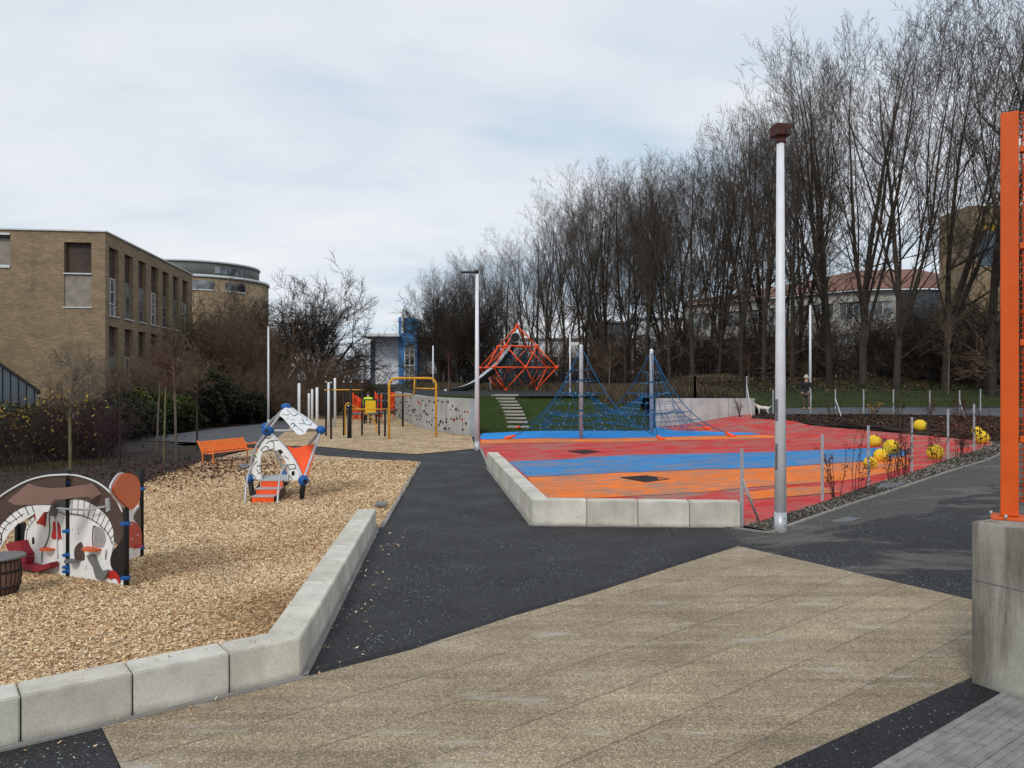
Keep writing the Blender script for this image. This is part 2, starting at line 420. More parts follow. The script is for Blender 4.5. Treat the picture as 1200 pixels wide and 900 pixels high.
    M['conc_wall'] = concrete('cast_concrete_wall', (0.47, 0.47, 0.455), 0.5, 0.6)
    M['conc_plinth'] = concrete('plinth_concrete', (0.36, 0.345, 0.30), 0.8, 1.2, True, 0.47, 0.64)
    M['kerb'] = concrete('kerb_concrete', (0.27, 0.26, 0.24), 0.3)
    M['paving'] = concrete('ribbed_paving', (0.27, 0.265, 0.25), 0.6, 2.5)
    # rubber play surface
    def rubber(name, c, amt=0.5):
        m, nt, b = newmat(name); v = coord(nt)
        vs = coord(nt, (0.5, 1.1, 1), rot=(0, 0, R(6)))
        d = noise(nt, vs, 1.7, 11, 0.82, 0.35)
        col = rampn(nt, noise(nt, v, 1.0, 4), [(0.3, [x*0.85 for x in c]), (0.7, [min(1, x*1.12) for x in c])])
        col = mix(nt, 1.0, col, rampn(nt, noise(nt, v, 60, 3), [(0.3, 0.8), (0.7, 1.15)]), 'MULTIPLY')
        reg = rampn(nt, noise(nt, coord(nt, (0.6, 1, 1)), 0.16, 3), [(0.36, 0.35), (0.56, 1.0)])
        f = math_(nt, 'MULTIPLY', rampn(nt, d, [(0.45, 0.0), (0.56, 1.0)]), math_(nt, 'MULTIPLY', reg, amt))
        col = mix(nt, f, col, (0.27, 0.21, 0.17))
        nt.links.new(col, b.inputs['Base Color']); b.inputs['Roughness'].default_value = 0.8; b.inputs['Specular IOR Level'].default_value = 0.15
        bump(nt, b, noise(nt, v, 80, 3), 0.2, 0.004)
        return m
    M['rub_red'] = rubber('red_rubber_surface', (0.60, 0.034, 0.036), 0.85)
    M['rub_blue'] = rubber('blue_rubber_surface', (0.022, 0.235, 0.56), 0.85)
    M['rub_blue_clean'] = rubber('bright_blue_rubber_surface', (0.018, 0.27, 0.70), 0.15)
    M['rub_orange'] = rubber('orange_rubber_surface', (0.88, 0.205, 0.030), 0.85)
    # woodchip carpet
    m, nt, b = newmat('woodchip_carpet')
    v = coord(nt); dn = N(nt, 'ShaderNodeTexNoise'); dn.inputs['Scale'].default_value = 9; nt.links.new(v, dn.inputs['Vector'])
    wv = N(nt, 'ShaderNodeVectorMath', operation='MULTIPLY_ADD'); wv.inputs[1].default_value = (0.12, 0.12, 0.12)
    nt.links.new(dn.outputs['Color'], wv.inputs[0]); nt.links.new(v, wv.inputs[2])
    vo = N(nt, 'ShaderNodeTexVoronoi'); vo.inputs['Scale'].default_value = 19; nt.links.new(wv.outputs[0], vo.inputs['Vector'])
    s = N(nt, 'ShaderNodeSeparateColor'); nt.links.new(vo.outputs['Color'], s.inputs[0])
    col = rampn(nt, s.outputs[0], [(0, (0.28, 0.155, 0.068)), (0.25, (0.52, 0.32, 0.15)), (0.65, (0.75, 0.54, 0.315)), (1, (0.92, 0.76, 0.52))])
    col = mix(nt, 1.0, col, rampn(nt, noise(nt, v, 0.9, 5), [(0.3, 0.68), (0.6, 1.08)]), 'MULTIPLY')
    col = mix(nt, 1.0, col, rampn(nt, vo.outputs['Distance'], [(0.3, 1.0), (0.75, 0.45)]), 'MULTIPLY')
    nt.links.new(col, b.inputs['Base Color']); b.inputs['Roughness'].default_value = 0.9
    bump(nt, b, s.outputs[1], 0.8, 0.03)
    M['chip_ground'] = m
    # soil, leafy mulch, grass
    def earth(name, stops, s1_=2.0, s2_=22, bm_=0.6):
        m, nt, b = newmat(name); v = coord(nt)
        n1 = noise(nt, v, s1_, 6, 0.65); n2 = noise(nt, v, s2_, 5, 0.7)
        f = math_(nt, 'ADD', math_(nt, 'MULTIPLY', n1, 0.5), math_(nt, 'MULTIPLY', n2, 0.5))
        nt.links.new(rampn(nt, f, stops), b.inputs['Base Color']); b.inputs['Roughness'].default_value = 0.95
        b.inputs['Specular IOR Level'].default_value = 0.2
        bump(nt, b, n2, bm_, 0.05); return m
    M['soil'] = earth('dark_bed_soil', [(0.35, (0.018, 0.015, 0.013)), (0.52, (0.042, 0.034, 0.028)), (0.68, (0.085, 0.065, 0.05))])
    M['mulch'] = earth('leaf_littered_mulch', [(0.35, (0.012, 0.009, 0.007)), (0.52, (0.035, 0.023, 0.017)), (0.68, (0.085, 0.05, 0.034))])
    M['grass'] = earth('short_grass', [(0.35, (0.022, 0.034, 0.009)), (0.52, (0.046, 0.074, 0.016)), (0.68, (0.08, 0.105, 0.028))], 1.2, 30)
    M['grass_dull'] = earth('patchy_grass', [(0.36, (0.018, 0.014, 0.009)), (0.5, (0.026, 0.028, 0.012)), (0.66, (0.06, 0.052, 0.03))], 0.6, 12)
    M['gravel'] = earth('gravel_bed', [(0.35, (0.03, 0.026, 0.022)), (0.5, (0.10, 0.085, 0.07)), (0.66, (0.24, 0.21, 0.17))], 14, 40, 0.9)
    # brick
    m, nt, b = newmat('buff_brick'); tc = N(nt, 'ShaderNodeTexCoord'); sp = N(nt, 'ShaderNodeSeparateXYZ'); nt.links.new(tc.outputs['Object'], sp.inputs[0])
    cb = N(nt, 'ShaderNodeCombineXYZ'); nt.links.new(math_(nt, 'ADD', sp.outputs[0], sp.outputs[1]), cb.inputs[0]); nt.links.new(sp.outputs[2], cb.inputs[1])
    br = N(nt, 'ShaderNodeTexBrick'); br.inputs['Scale'].default_value = 1.0; br.inputs['Brick Width'].default_value = 0.225; br.inputs['Row Height'].default_value = 0.075
    br.inputs['Mortar Size'].default_value = 0.010; br.inputs['Color1'].default_value = (0.245, 0.165, 0.085, 1); br.inputs['Color2'].default_value = (0.36, 0.255, 0.14, 1); br.inputs['Mortar'].default_value = (0.19, 0.165, 0.13, 1)
    nt.links.new(cb.outputs[0], br.inputs['Vector'])
    col = mix(nt, 1.0, br.outputs['Color'], rampn(nt, noise(nt, coord(nt, (1, 1, 2.5)), 0.5, 6, 0.65), [(0.3, 0.72), (0.7, 1.12)]), 'MULTIPLY')
    st = rampn(nt, noise(nt, coord(nt, (1.2, 1.2, 0.25)), 0.8, 5, 0.6), [(0.6, 0.0), (0.75, 0.45)])
    col = mix(nt, st, col, (0.07, 0.052, 0.035))
    nt.links.new(col, b.inputs['Base Color']); b.inputs['Roughness'].default_value = 0.9
    M['brick'] = m
    m, nt, b = newmat('window_glass')
    v = coord(nt); nt.links.new(rampn(nt, noise(nt, v, 0.7, 3), [(0.38, (0.015, 0.02, 0.025)), (0.62, (0.26, 0.29, 0.31))]), b.inputs['Base Color'])  # paler patches in the base colour stand in for reflections
    b.inputs['Roughness'].default_value = 0.12; b.inputs['Specular IOR Level'].default_value = 0.8
    M['glass'] = m
ground_mats()

# ------------------------------------------------------------------ sheets draped on the terrain
def sheet(name, poly, mat, h=H, off=0.0, step=0.5, kind='structure'):
    bm = bmesh.new()
    f = bm.faces.new([bm.verts.new((x, y, 0)) for x, y in poly])
    bmesh.ops.triangulate(bm, faces=bm.faces[:])
    xs = [p[0] for p in poly]; ys = [p[1] for p in poly]
    for ax, lo, hi in ((0, min(xs), max(xs)), (1, min(ys), max(ys))):
        k = math.floor(lo/step)+1
        while k*step < hi:
            co = [0, 0, 0]; no = [0, 0, 0]; co[ax] = k*step; no[ax] = 1
            bmesh.ops.bisect_plane(bm, geom=bm.verts[:]+bm.edges[:]+bm.faces[:], plane_co=co, plane_no=no, dist=1e-6)
            k += 1
    bmesh.ops.remove_doubles(bm, verts=bm.verts[:], dist=1e-5)
    bmesh.ops.recalc_face_normals(bm, faces=bm.faces[:])
    for v in bm.verts: v.co.z = h(v.co.x, v.co.y)+off
    if bm.faces and sum(f.normal.z for f in bm.faces) < 0: bmesh.ops.reverse_faces(bm, faces=bm.faces[:])
    for f in bm.faces: f.smooth = True
    me = bpy.data.meshes.new(name); bm.to_mesh(me); bm.free(); me.materials.append(mat)
    o = link(name, me); o['kind'] = kind; return o
def inside(poly, X, Y):
    n = len(poly); r = np.zeros(len(X), dtype=bool)
    for i in range(n):
        x0, y0 = poly[i]; x1, y1 = poly[(i+1) % n]
        c = ((y0 > Y) != (y1 > Y)) & (X < (x1-x0)*(Y-y0)/((y1-y0) if y1 != y0 else 1e-9)+x0)
        r ^= c
    return r
def PP(lst, h=H): return [tuple(ray(px, py, h)) for px, py in lst]

# near-ground layout (pixel rows of the photo turned into ground points)
A0 = Vector(ray(-60, 894)); B0 = Vector(ray(352, 796)); C0 = Vector(ray(441, 620))
d0 = (B0-A0).normalized(); A00 = A0-d0*4.0
RB0 = Vector(ray(572, 560)); RB1 = Vector(ray(624, 616)); RB2 = Vector(ray(868, 618))
LB0 = Vector(ray(571, 548))
kerbline = PP([(908, 625), (936, 614), (1000, 592), (1050, 575.5), (1110, 555), (1161, 539.5), (1200, 520), (1260, 508)])
rubline = PP([(872, 617), (963, 590), (1017, 570), (1068, 555), (1111, 539), (1141, 530), (1167, 518.5)])
thin_up = PP([(375, 524), (430, 529.5), (487, 533), (520, 530), (557, 526.5)])
thin_lo = PP([(375, 534.5), (430, 538.5), (495, 542)])
main_lo = PP([(330, 526), (300, 523), (240, 523), (163, 517.5)])
main_up = PP([(150, 514), (190, 511), (250, 502.5), (310, 497), (345, 490), (365, 484.5), (400, 478)])
# ================================================================== THE GROUND
def Hbase(x, y):
    return min(H(x+a, y+b) for a in (-1.1, 0, 1.1) for b in (-1.1, 0, 1.1))-0.07
def base_ground():
    xs = [-700, -400, -200, -120]+[float(i) for i in range(-80, 81, 1)]+[120, 200, 400, 700]
    ys = [-60, -30, -12]+[float(i) for i in range(-5, 121, 1)]+[150, 220, 400, 700, 1200]
    vs = [(x, y, Hbase(x, y)) for y in ys for x in xs]
    w = len(xs)
    q = [(j*w+i, j*w+i+1, (j+1)*w+i+1, (j+1)*w+i) for j in range(len(ys)-1) for i in range(w-1)]
    o = link('ground', fastmesh('ground', vs, q, M['mulch'], True)); o['kind'] = 'structure'
base_ground()

K0 = Vector(ray(493, 542.5))
asph = [(-14, 0.4), (-14, (A00-d0*3).y), tuple(A00), tuple(B0), tuple(C0), tuple(K0)]+list(reversed(thin_lo))[1:]+main_lo+main_up+\
       [(-9.5, 63.0), (-8.6, 55.0), (-6.6, 48.0), (-5.0, 41.5), (-3.8, 38.1), (-2.8, 36.3), (-1.9, 35.1), (-1.6, 34.0)]+PP([(562, 527)])+[tuple(LB0), tuple(RB1), tuple(RB2)]+kerbline+[(60, 40), (60, 0.4)]
sheet('path', asph, M['asphalt'], off=0.004, step=1.0)
# left path, greyer
lp = list(reversed(thin_lo))[1:]+main_lo+main_up+[(-9.5, 63.0), (-8.6, 55.0)]+list(thin_up)[0:1]
sheet('path', main_lo[1:]+main_up+[(-10.5, 63.0)]+PP([(385, 484)])+PP([(356, 490), (345, 497), (332, 508), (320, 518)]), M['asphalt_far'], off=0.010, step=2.0)
# tan strip, dark band and ribbed paving
tan_up = PP([(355, 796), (480, 764), (600, 724), (700, 695), (800, 662), (865, 641)])
tan = [tuple(ray(150, 920)), tuple(ray(118, 853))]+tan_up+PP([(1135, 703), (1330, 748)])
tan_r = tan[-1]
b0 = Vector(ray(915, 899)); b1 = Vector(ray(1135, 798)); bd = (b1-b0).normalized()
tan += [tuple(b1+bd*3.0), tuple(b1), tuple(b0), tuple(b0-bd*1.5)]
tan += [(-1.5, 1.5)] if False else []
sheet('pavement', tan, M['tan'], off=0.012, step=1.0)
g0 = Vector(ray(1030, 899)); g1 = Vector(ray(1165, 820)); gd = (g1-g0).normalized(); gn = Vector((gd.y, -gd.x))
band = [tuple(b0-bd*1.6), tuple(b1+bd*2.6), tuple(g1+gd*2.4), tuple(g0-gd*1.6)]
sheet('path', band, M['asphalt_black'], off=0.016, step=1.0)
# dark seam along the tan edge
seam = MB()
for (xa, ya), (xb, yb) in zip(tan_up, tan_up[1:]):
    a = Vector((xa, ya)); b = Vector((xb, yb)); n = (b-a).normalized(); n = Vector((-n.y, n.x))
    seam.quad((a.x, a.y, 0.0155), (b.x, b.y, 0.0155), (b.x+n.x*0.10, b.y+n.y*0.10, 0.0155), (a.x+n.x*0.10, a.y+n.y*0.10, 0.0155))
tag(seam.build('path', M['asphalt_black']), kind='structure')
pv = MB()
for j in range(9):
    for i in range(-5, 8):
        c = g0+gd*(0.4*i+0.2+0.13*(j % 2))+gn*(0.4*j+0.2)
        ang = math.atan2(gd.y, gd.x)
        pv.box((c.x, c.y, 0.0), (0.392, 0.392, 0.04), rz=ang)
        for k in range(6):
            cc = c+gn*(-0.16+0.064*k)
            pv.box((cc.x, cc.y, 0.0195), (0.386, 0.040, 0.013), rz=ang, bev=0.004)
tag(pv.build('pavement', M['paving']), kind='structure')

# bark pit on the left, second bark area behind the thin path
chip_left = PP([(240, 541), (220, 548), (170, 566), (110, 592), (60, 606), (0, 616), (-150, 640)])
inn = Vector((-d0.y, d0.x))
dBC = (C0-B0).normalized()
chip1 = [tuple(A00+inn*0.15), tuple(B0+Vector((-0.1, 0.2))), tuple(C0+Vector((-0.16, -0.3))), tuple(C0+Vector((-0.14, 0.01))), tuple(C0+Vector((0.12, 0.01))), tuple(K0+Vector((0.02, 0)))]+list(reversed(thin_lo))[1:]+PP([(340, 528), (300, 526)])+chip_left+[(-12.5, 11.0), (-12.5, (A00-d0*3).y+0.5)]
sheet('woodchip_ground', chip1, M['chip_ground'], h=chipH, off=0.0, step=0.5)
chip2 = thin_up+PP([(552, 511)])+[(-1.95, 35.1), (-2.8, 36.3), (-3.8, 38.1), (-5.0, 41.5), (-6.6, 48.0), (-8.2, 55.0), (-9.5, 62.0)]+PP([(420, 481), (375, 485.5), (356, 490), (345, 497), (332, 508), (320, 518), (335, 523)])
sheet('woodchip_ground', chip2, M['chip_ground'], h=lambda x, y: 0.0, off=0.022, step=1.5)
def chip_field(name, poly, h, ymax, dens, label, seed=3, s0=0.60, off=0.006):
    rng = np.random.default_rng(seed)
    xs = np.array([p[0] for p in poly]); ys = np.array([p[1] for p in poly])
    x0, x1, y0, y1 = max(xs.min(), -12), xs.max(), ys.min(), min(ymax, ys.max())
    n = int((x1-x0)*(y1-y0)*dens)
    X = rng.uniform(x0, x1, n); Y = rng.uniform(y0, y1, n)
    k = inside(poly, X, Y) & (rng.random(n) < np.clip((8.5/np.maximum(Y, 0.1))**1.7, 0.02, 1)) & (np.abs(X)/Y < 0.72)
    X, Y = X[k], Y[k]; n = len(X)
    Z = np.array([h(a, b) for a, b in zip(X, Y)])+off+rng.random(n)*0.015
    g = (1+np.clip((Y-8)/14, 0, 1.2))*s0
    L = rng.uniform(0.014, 0.034, n)*g; W = rng.uniform(0.006, 0.013, n)*g
    a = rng.uniform(0, math.pi*2, n); t1 = rng.normal(0, 0.35, n); t2 = rng.normal(0, 0.4, n)
    ux = np.stack([np.cos(a)*np.cos(t1), np.sin(a)*np.cos(t1), np.sin(t1)], 1)
    uy = np.stack([-np.sin(a)*np.cos(t2), np.cos(a)*np.cos(t2), np.sin(t2)], 1)
    C = np.stack([X, Y, Z], 1)
    V = np.stack([C-ux*L[:, None]-uy*W[:, None], C+ux*L[:, None]-uy*W[:, None]*0.6, C+ux*L[:, None]*0.9+uy*W[:, None], C-ux*L[:, None]*0.8+uy*W[:, None]*0.8], 1).reshape(-1, 3)
    Q = np.arange(n*4).reshape(-1, 4)
    ph_ = rng.uniform(0, 6.28, 8); fx = rng.uniform(0.5, 2.6, (8, 2)); lo = sum(np.sin(X*fx[i, 0]+Y*fx[i, 1]*(1 if i % 2 else -1)+ph_[i]) for i in range(8))/8
    sp2 = np.exp(-((X+2.15)**2/0.5+(Y-7.6)**2/0.9))*0.55
    o = link(name, fastmesh(name, V, Q, M['chips'], False, np.clip(rng.random(n)+0.28*lo-sp2*(name == 'loose_woodchip'), 0, 1)))
    tag(o, label, 'woodchip', kind='stuff'); return o
chip_field('loose_woodchip', chip1, chipH, 24, 3300, 'loose pale bark chips filling the play pit behind the low concrete blocks')

spill = [tuple(A00), tuple(B0), tuple(C0), tuple(C0+Vector((0.5, 0))), tuple(B0+Vector((0.5, -0.2))), tuple(A00+Vector((0.1, -0.6)))]
chip_field('spilled_woodchip', spill, lambda x, y: 0.006, 14, 40, 'stray bark chips spilled on the tarmac outside the low concrete blocks', 9, 0.6)
topsp = [tuple(A00+inn*0.03), tuple(B0+inn*0.05), tuple(B0+inn*0.30), tuple(A00+inn*0.30)]
chip_field('spilled_woodchip', topsp, lambda x, y: 0.338, 14, 42, 'stray bark chips lying on top of the front blocks', 10, 0.6, 0.0)
# coloured rubber
back_e = PP([(1167, 518.5), (1107, 503), (1000, 497), (930, 494), (880, 491)])
rub = [tuple(LB0+Vector((0.1, 0.1))), tuple(RB1+Vector((0.15, 0.15))), tuple(RB2+Vector((-0.1, 0.15)))]+rubline+back_e[1:]+[(11.6, 38.1), (7.0, 38.1), (7.0, 38.0), (1.4, 37.95), (0.5, 37.55), (-0.5, 36.85), (-1.3, 36.3), (-1.4, 35.2)]+PP([(562, 527)])
sheet('rubber_surface', rub, M['rub_red'], off=0.012, step=0.5)
def stripe(pxs, mat, off, world=None):
    sheet('rubber_surface', (world or [])+PP(pxs), mat, off=off, step=0.5)
stripe([(563.5, 515.5), (640, 514), (681, 514.3), (740, 513.5), (800, 512), (850, 510.5), (893, 509.5), (880, 507.5), (850, 507), (815, 505.8), (790, 505.3)], M['rub_blue_clean'], 0.020,
       [(7.0, 38.0), (7.0, 37.97), (1.4, 37.92), (0.5, 37.5), (-0.5, 36.8), (-1.3, 36.26), (-1.4, 35.2)])
stripe([(563, 521), (640, 518.8), (700, 518.5), (800, 516.5), (870, 515), (935, 513.2), (893, 510.2), (850, 511), (800, 512.3), (740, 513.8), (681, 514.7), (640, 514.4), (563.5, 516)], M['rub_orange'], 0.020)
stripe([(596, 542), (650, 540), (690, 536.5), (733, 534), (800, 532.5), (900, 530.5), (980, 527.5), (1040, 525), (1066, 529), (1062, 535), (1017, 541), (960, 545), (900, 549), (820, 551), (733, 554), (680, 557), (618, 559.5)], M['rub_blue'], 0.020)
stripe([(618.5, 560), (680, 557.5), (733, 554.5), (820, 551.5), (900, 549.5), (960, 545.5), (1017, 541.5), (1060, 536), (1066, 545), (1050, 553), (1000, 563), (940, 568), (880, 572), (833, 577), (747, 582), (700, 584.5), (635, 586), (632, 583)], M['rub_orange'], 0.020)
stripe([(880, 587), (930, 583), (985, 578), (960, 571), (915, 573), (870, 579)], M['rub_orange'], 0.024)

# gravel strip and its kerbs
grav = rubline+list(reversed(PP([(1175, 519), (1168, 537)])))[0:0]+PP([(1190, 516), (1200, 520)])+list(reversed(kerbline[:6]))
sheet('gravel', grav, M['gravel'], off=0.010, step=0.5)
chip_field('gravel_stones', grav, lambda x, y: H(x, y)+0.012, 30, 4200, 'loose mixed gravel between the rubber surface and the kerb', 5, 0.62).data.materials[0] = M['stones']
kb = MB()
def kerbrun(mb, pts, w, z0, z1, h=H, side=1):
    for (xa, ya), (xb, yb) in zip(pts, pts[1:]):
        a = Vector((xa, ya)); b = Vector((xb, yb)); n = (b-a).normalized(); n = Vector((-n.y, n.x))*w*side
        mb.prism([(a.x, a.y, h(a.x, a.y)+z0), (b.x, b.y, h(b.x, b.y)+z0), (b.x+n.x, b.y+n.y, h(b.x, b.y)+z0), (a.x+n.x, a.y+n.y, h(a.x, a.y)+z0)], (0, 0, z1-z0))
kerbrun(kb, kerbline, 0.06, -0.08, 0.035)
kerbrun(kb, [tuple(C0+Vector((0.13, -0.05))), tuple(K0)], 0.06, -0.1, 0.045, h=lambda x, y: 0.0)
kerbrun(kb, PP([(562, 527)])+[tuple(LB0), tuple(LB0+Vector((0.05, -0.6)))], 0.08, -0.1, 0.05)
kerbrun(kb, main_lo[1:], 0.09, -0.1, 0.03, h=lambda x, y: 0.0)
kerbrun(kb, PP([(860, 620.5), (895, 625), (908, 625)]), 0.05, -0.1, 0.028)
tag(kb.build('kerb', M['kerb']), kind='structure')

# soil bed on the left
soil = list(reversed(chip_left))+PP([(300, 525)])+list(reversed(main_lo[1:]))[0:0]+main_lo[1:]+PP([(150, 514)])+[(-22, 33), (-45, 33), (-45, 8), (-13, 11)]
sheet('soil_bed', soil, M['soil'], h=lambda x, y: 0.05*sm((y-10)/4), off=0.0, step=2.0)
# grass bank, dark mound, plateau, hillside, mulch bed, far path
bankp = [(-1.75, 35.25)]+[(x+0.13, y) for x, y in WALLC[1:4]]+[(xwall(45.5)+0.13, 45.5), (6.98, 45.5), (6.98, 37.9), (1.4, 37.85), (0.5, 37.45), (-0.5, 36.75), (-1.3, 36.2), (-1.42, 35.25)]
sheet('grass_bank', bankp, M['grass'], h=lambda x, y: bank(x, y), off=0.0, step=0.5)
sheet('play_mound', [(xwall(45.2)+0.1, 45.2), (-6.4, 48.0), (-8.0, 55.0), (-9.5, 60), (-9.5, 67.0), (11.6, 67.0), (11.6, 45.2)], M['black_rubber'], h=lambda x, y: plateau(x, y)+0.012, off=0.0, step=2.0)
sheet('plateau_bed', [(7.0, 38.25), (11.7, 38.25), (11.7, 45.3), (7.0, 45.3)], M['mulch'], h=plateau, off=0.0, step=1.0)
far_lo = PP([(900, 486.5), (960, 486.5), (1050, 487), (1150, 488), (1260, 492)])
far_up = PP([(1260, 479), (1150, 478.5), (1050, 478.5), (960, 478.5), (893, 478)])
sheet('grass_bank', [(11.6, 38.0), (70, 38.0), (70, 118), (-14, 118), (-14, 66.9), (11.6, 66.9)], M['grass_dull'], h=lambda x, y: (H(x, y) if x > 11.75 or y > 50 else plateau(x, y)), off=0.0, step=1.5)
sheet('path', far_lo+far_up, M['asphalt_far'], off=0.03, step=1.0)
mul = list(reversed(back_e))+[tuple(back_e[0])]
mul = [(11.75, 38.0)]+list(reversed(back_e))+PP([(1190, 516), (1260, 508), (1260, 492)])+list(reversed(far_lo[:-1]))+[(13.2, 39.0)]
sheet('mulch_bed', mul, M['mulch'], off=0.016, step=0.7)

# ================================================================== LOW CONCRETE BLOCKS
def block_obj(name, poly, z0, z1, mat, label, group):
    bm = bmesh.new()
    c = Vector((sum(p[0] for p in poly)/len(poly), sum(p[1] for p in poly)/len(poly)))
    lo = [bm.verts.new((p[0]-c.x, p[1]-c.y, z0)) for p in poly]; hi = [bm.verts.new((p[0]-c.x, p[1]-c.y, z1)) for p in poly]
    n = len(poly)
    bm.faces.new(lo[::-1]); bm.faces.new(hi)
    for i in range(n): bm.faces.new((lo[i], lo[(i+1) % n], hi[(i+1) % n], hi[i]))
    bmesh.ops.recalc_face_normals(bm, faces=bm.faces[:])
    bmesh.ops.bevel(bm, geom=bm.edges[:], offset=0.011, segments=2, affect='EDGES')
    me = bpy.data.meshes.new(name); bm.to_mesh(me); bm.free(); me.materials.append(mat)
    o = link(name, me, None, (c.x, c.y, 0)); return tag(o, label, 'concrete block', group)
def block_row(P0, P1, P2, side, th, j1, j2, cuts, z1, mat, labels, group):
    """outer line P0-P1-P2, blocks of length j1 / j2 on each leg, a mitred block at the corner"""
    e1 = (P1-P0).normalized(); e2 = (P2-P1).normalized()
    n1 = Vector((-e1.y, e1.x))*side; n2 = Vector((-e2.y, e2.x))*side
    bis = (n1+n2).normalized(); mi = P1+bis*(th/bis.dot(n1))
    g = 0.005; L1, L2 = (P1-P0).length, (P2-P1).length
    out = []
    a, b = cuts
    k = 0
    s = a
    leg1 = []
    while s < L1-0.05:
        e = min(s+j1, L1); leg1.append((s, e)); s = e
    for i, (s, e) in reversed(list(enumerate(leg1))):
        p = [P1-e1*(e-g), P1-e1*(s+g), P1-e1*(s+g)+n1*th, P1-e1*(e-g)+n1*th]; out.append(p)
    out.append([P1-e1*(a-g), P1, P1+e2*(b-g), P1+e2*(b-g)+n2*th, mi, P1-e1*(a-g)+n1*th])
    s = b
    while s < L2-0.05:
        e = min(s+j2, L2)
        if L2-e < 0.25: e = L2
        out.append([P1+e2*(s+g), P1+e2*(e-g), P1+e2*(e-g)+n2*th, P1+e2*(s+g)+n2*th]); s = e
    for i, p in enumerate(out):
        z = z1 if not callable(z1) else z1(p[0].y)
        m = mat[i % 2] if isinstance(mat, list) else mat
        block_obj('concrete_block', [tuple(q) for q in p], -0.12, z, m, labels(i, len(out)), group)
ordw = ['first', 'second', 'third', 'fourth', 'fifth', 'sixth', 'seventh', 'eighth', 'ninth', 'tenth', 'eleventh', 'twelfth', 'thirteenth', 'fourteenth', 'fifteenth', 'sixteenth', 'seventeenth', 'eighteenth', 'nineteenth', 'twentieth']
def lab_left(i, n):
    c = 7
    if i == LC: return 'angled corner block at the bend of the low wall around the bark pit'
    if i < LC: return 'block in the front of the bark pit wall, %s left of its bend' % ordw[LC-1-i]
    if i == n-1: return 'end block of the bark pit wall, farthest along the dark path'
    return 'block of the bark pit wall along the dark path, %s beyond its bend' % ordw[i-LC-1]
Lrow = (B0-(A0-d0*0.9)).length
LC = int(math.ceil((Lrow-0.58-0.05)/0.705))
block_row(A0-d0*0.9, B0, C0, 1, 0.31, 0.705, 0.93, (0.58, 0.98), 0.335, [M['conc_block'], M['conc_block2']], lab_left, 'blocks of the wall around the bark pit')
RL = (RB1-LB0).length
RC = int(math.ceil((RL-0.75-0.05)/1.02))
def lab_right(i, n):
    if i == RC: return 'angled corner block at the left front corner of the coloured rubber surface'
    if i < RC:
        return 'block left of the coloured rubber, %s back from the front corner' % ordw[RC-1-i]
    if i == n-1: return 'end block of the low wall beside the steel post with a brace'
    return 'block in front of the coloured rubber, %s right of the corner block' % ordw[i-RC-1]
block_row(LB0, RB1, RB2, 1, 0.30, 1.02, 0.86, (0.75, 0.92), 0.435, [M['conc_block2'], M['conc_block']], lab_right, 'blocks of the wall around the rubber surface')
# shallow footing showing along the foot of both block rows
ft = MB()
for P, Q, s in ((A0-d0*0.9, B0+d0*0.06, -1), (B0, C0, -1), (LB0, RB1, -1), (RB1, RB2, -1)):
    kerbrun(ft, [tuple(P), tuple(Q)], 0.055, -0.1, 0.022, h=lambda x, y: 0.0, side=s)
tag(ft.build('kerb', M['kerb']), kind='structure')

# ================================================================== WALLS
# curved climbing wall with holds
w = MB(); th = 0.26; TOP = 1.62
def walltop(i): return [1.60, 1.60, 1.61, 1.62, 1.62, 1.55][i]
# fine polyline
def wpt(s):
    n = len(WALLC)-1; i = min(int(s*n), n-1); t = s*n-i
    def P(k):
        k = max(0, min(n, k)); return Vector(WALLC[k])
    p0, p1, p2, p3 = P(i-1), P(i), P(i+1), P(i+2)
    return 0.5*((2*p1)+(-p0+p2)*t+(2*p0-5*p1+4*p2-p3)*t*t+(-p0+3*p1-3*p2+p3)*t**3)
NW = 40
line = [wpt(i/NW) for i in range(NW+1)]
fr, bk = [], []
for i, p in enumerate(line):
    d = (line[min(i+1, NW)]-line[max(i-1, 0)]).normalized(); n = Vector((-d.y, d.x))   # left of travel = front, facing the bark
    fr.append(p+n*0.02); bk.append(p-n*th)
vs = []
for i in range(NW+1):
    for q, z in ((fr[i], -0.2), (fr[i], TOP), (bk[i], TOP), (bk[i], -0.2)): vs.append((q.x, q.y, z))
fs = []
for i in range(NW):
    for k in range(4): fs.append((i*4+k, i*4+(k+1) % 4, (i+1)*4+(k+1) % 4, (i+1)*4+k))
fs += [(0, 1, 2, 3), tuple(NW*4+k for k in (3, 2, 1, 0))]
w.add(vs, fs)
cw = thing('climbing_wall', 'long curved concrete climbing wall dotted with small black and red holds', 'climbing wall', (line[0].x, line[0].y, 0))
w.build('wall', M['conc_wall'], cw)
rng = random.Random(12)
cnt = 0
for k in range(98):
    s = (k+rng.random())/98*0.97+0.012
    s = s**0.8
    i = min(int(s*NW), NW-1); t = s*NW-i
    p = fr[i].lerp(fr[i+1], t); d = (fr[i+1]-fr[i]).normalized(); n = Vector((-d.y, d.x))
    z = rng.uniform(0.15, 1.5)
    hb = MB(); hb.ball((p.x+n.x*0.01, p.y+n.y*0.01, z), rng.uniform(0.035, 0.06), 6, 4, (1, 1, rng.uniform(0.8, 1.4)))
    hb.build('climbing_hold', M['red'] if rng.random() < (0.45 if z > 0.9 and s > 0.55 else 0.12) else M['black'], cw)
for s in (0.30, 0.62, 0.1):        # joints
    i = int(s*NW); p = fr[i]; d = (fr[i+1]-fr[i]).normalized(); n = Vector((-d.y, d.x))
jb = MB()
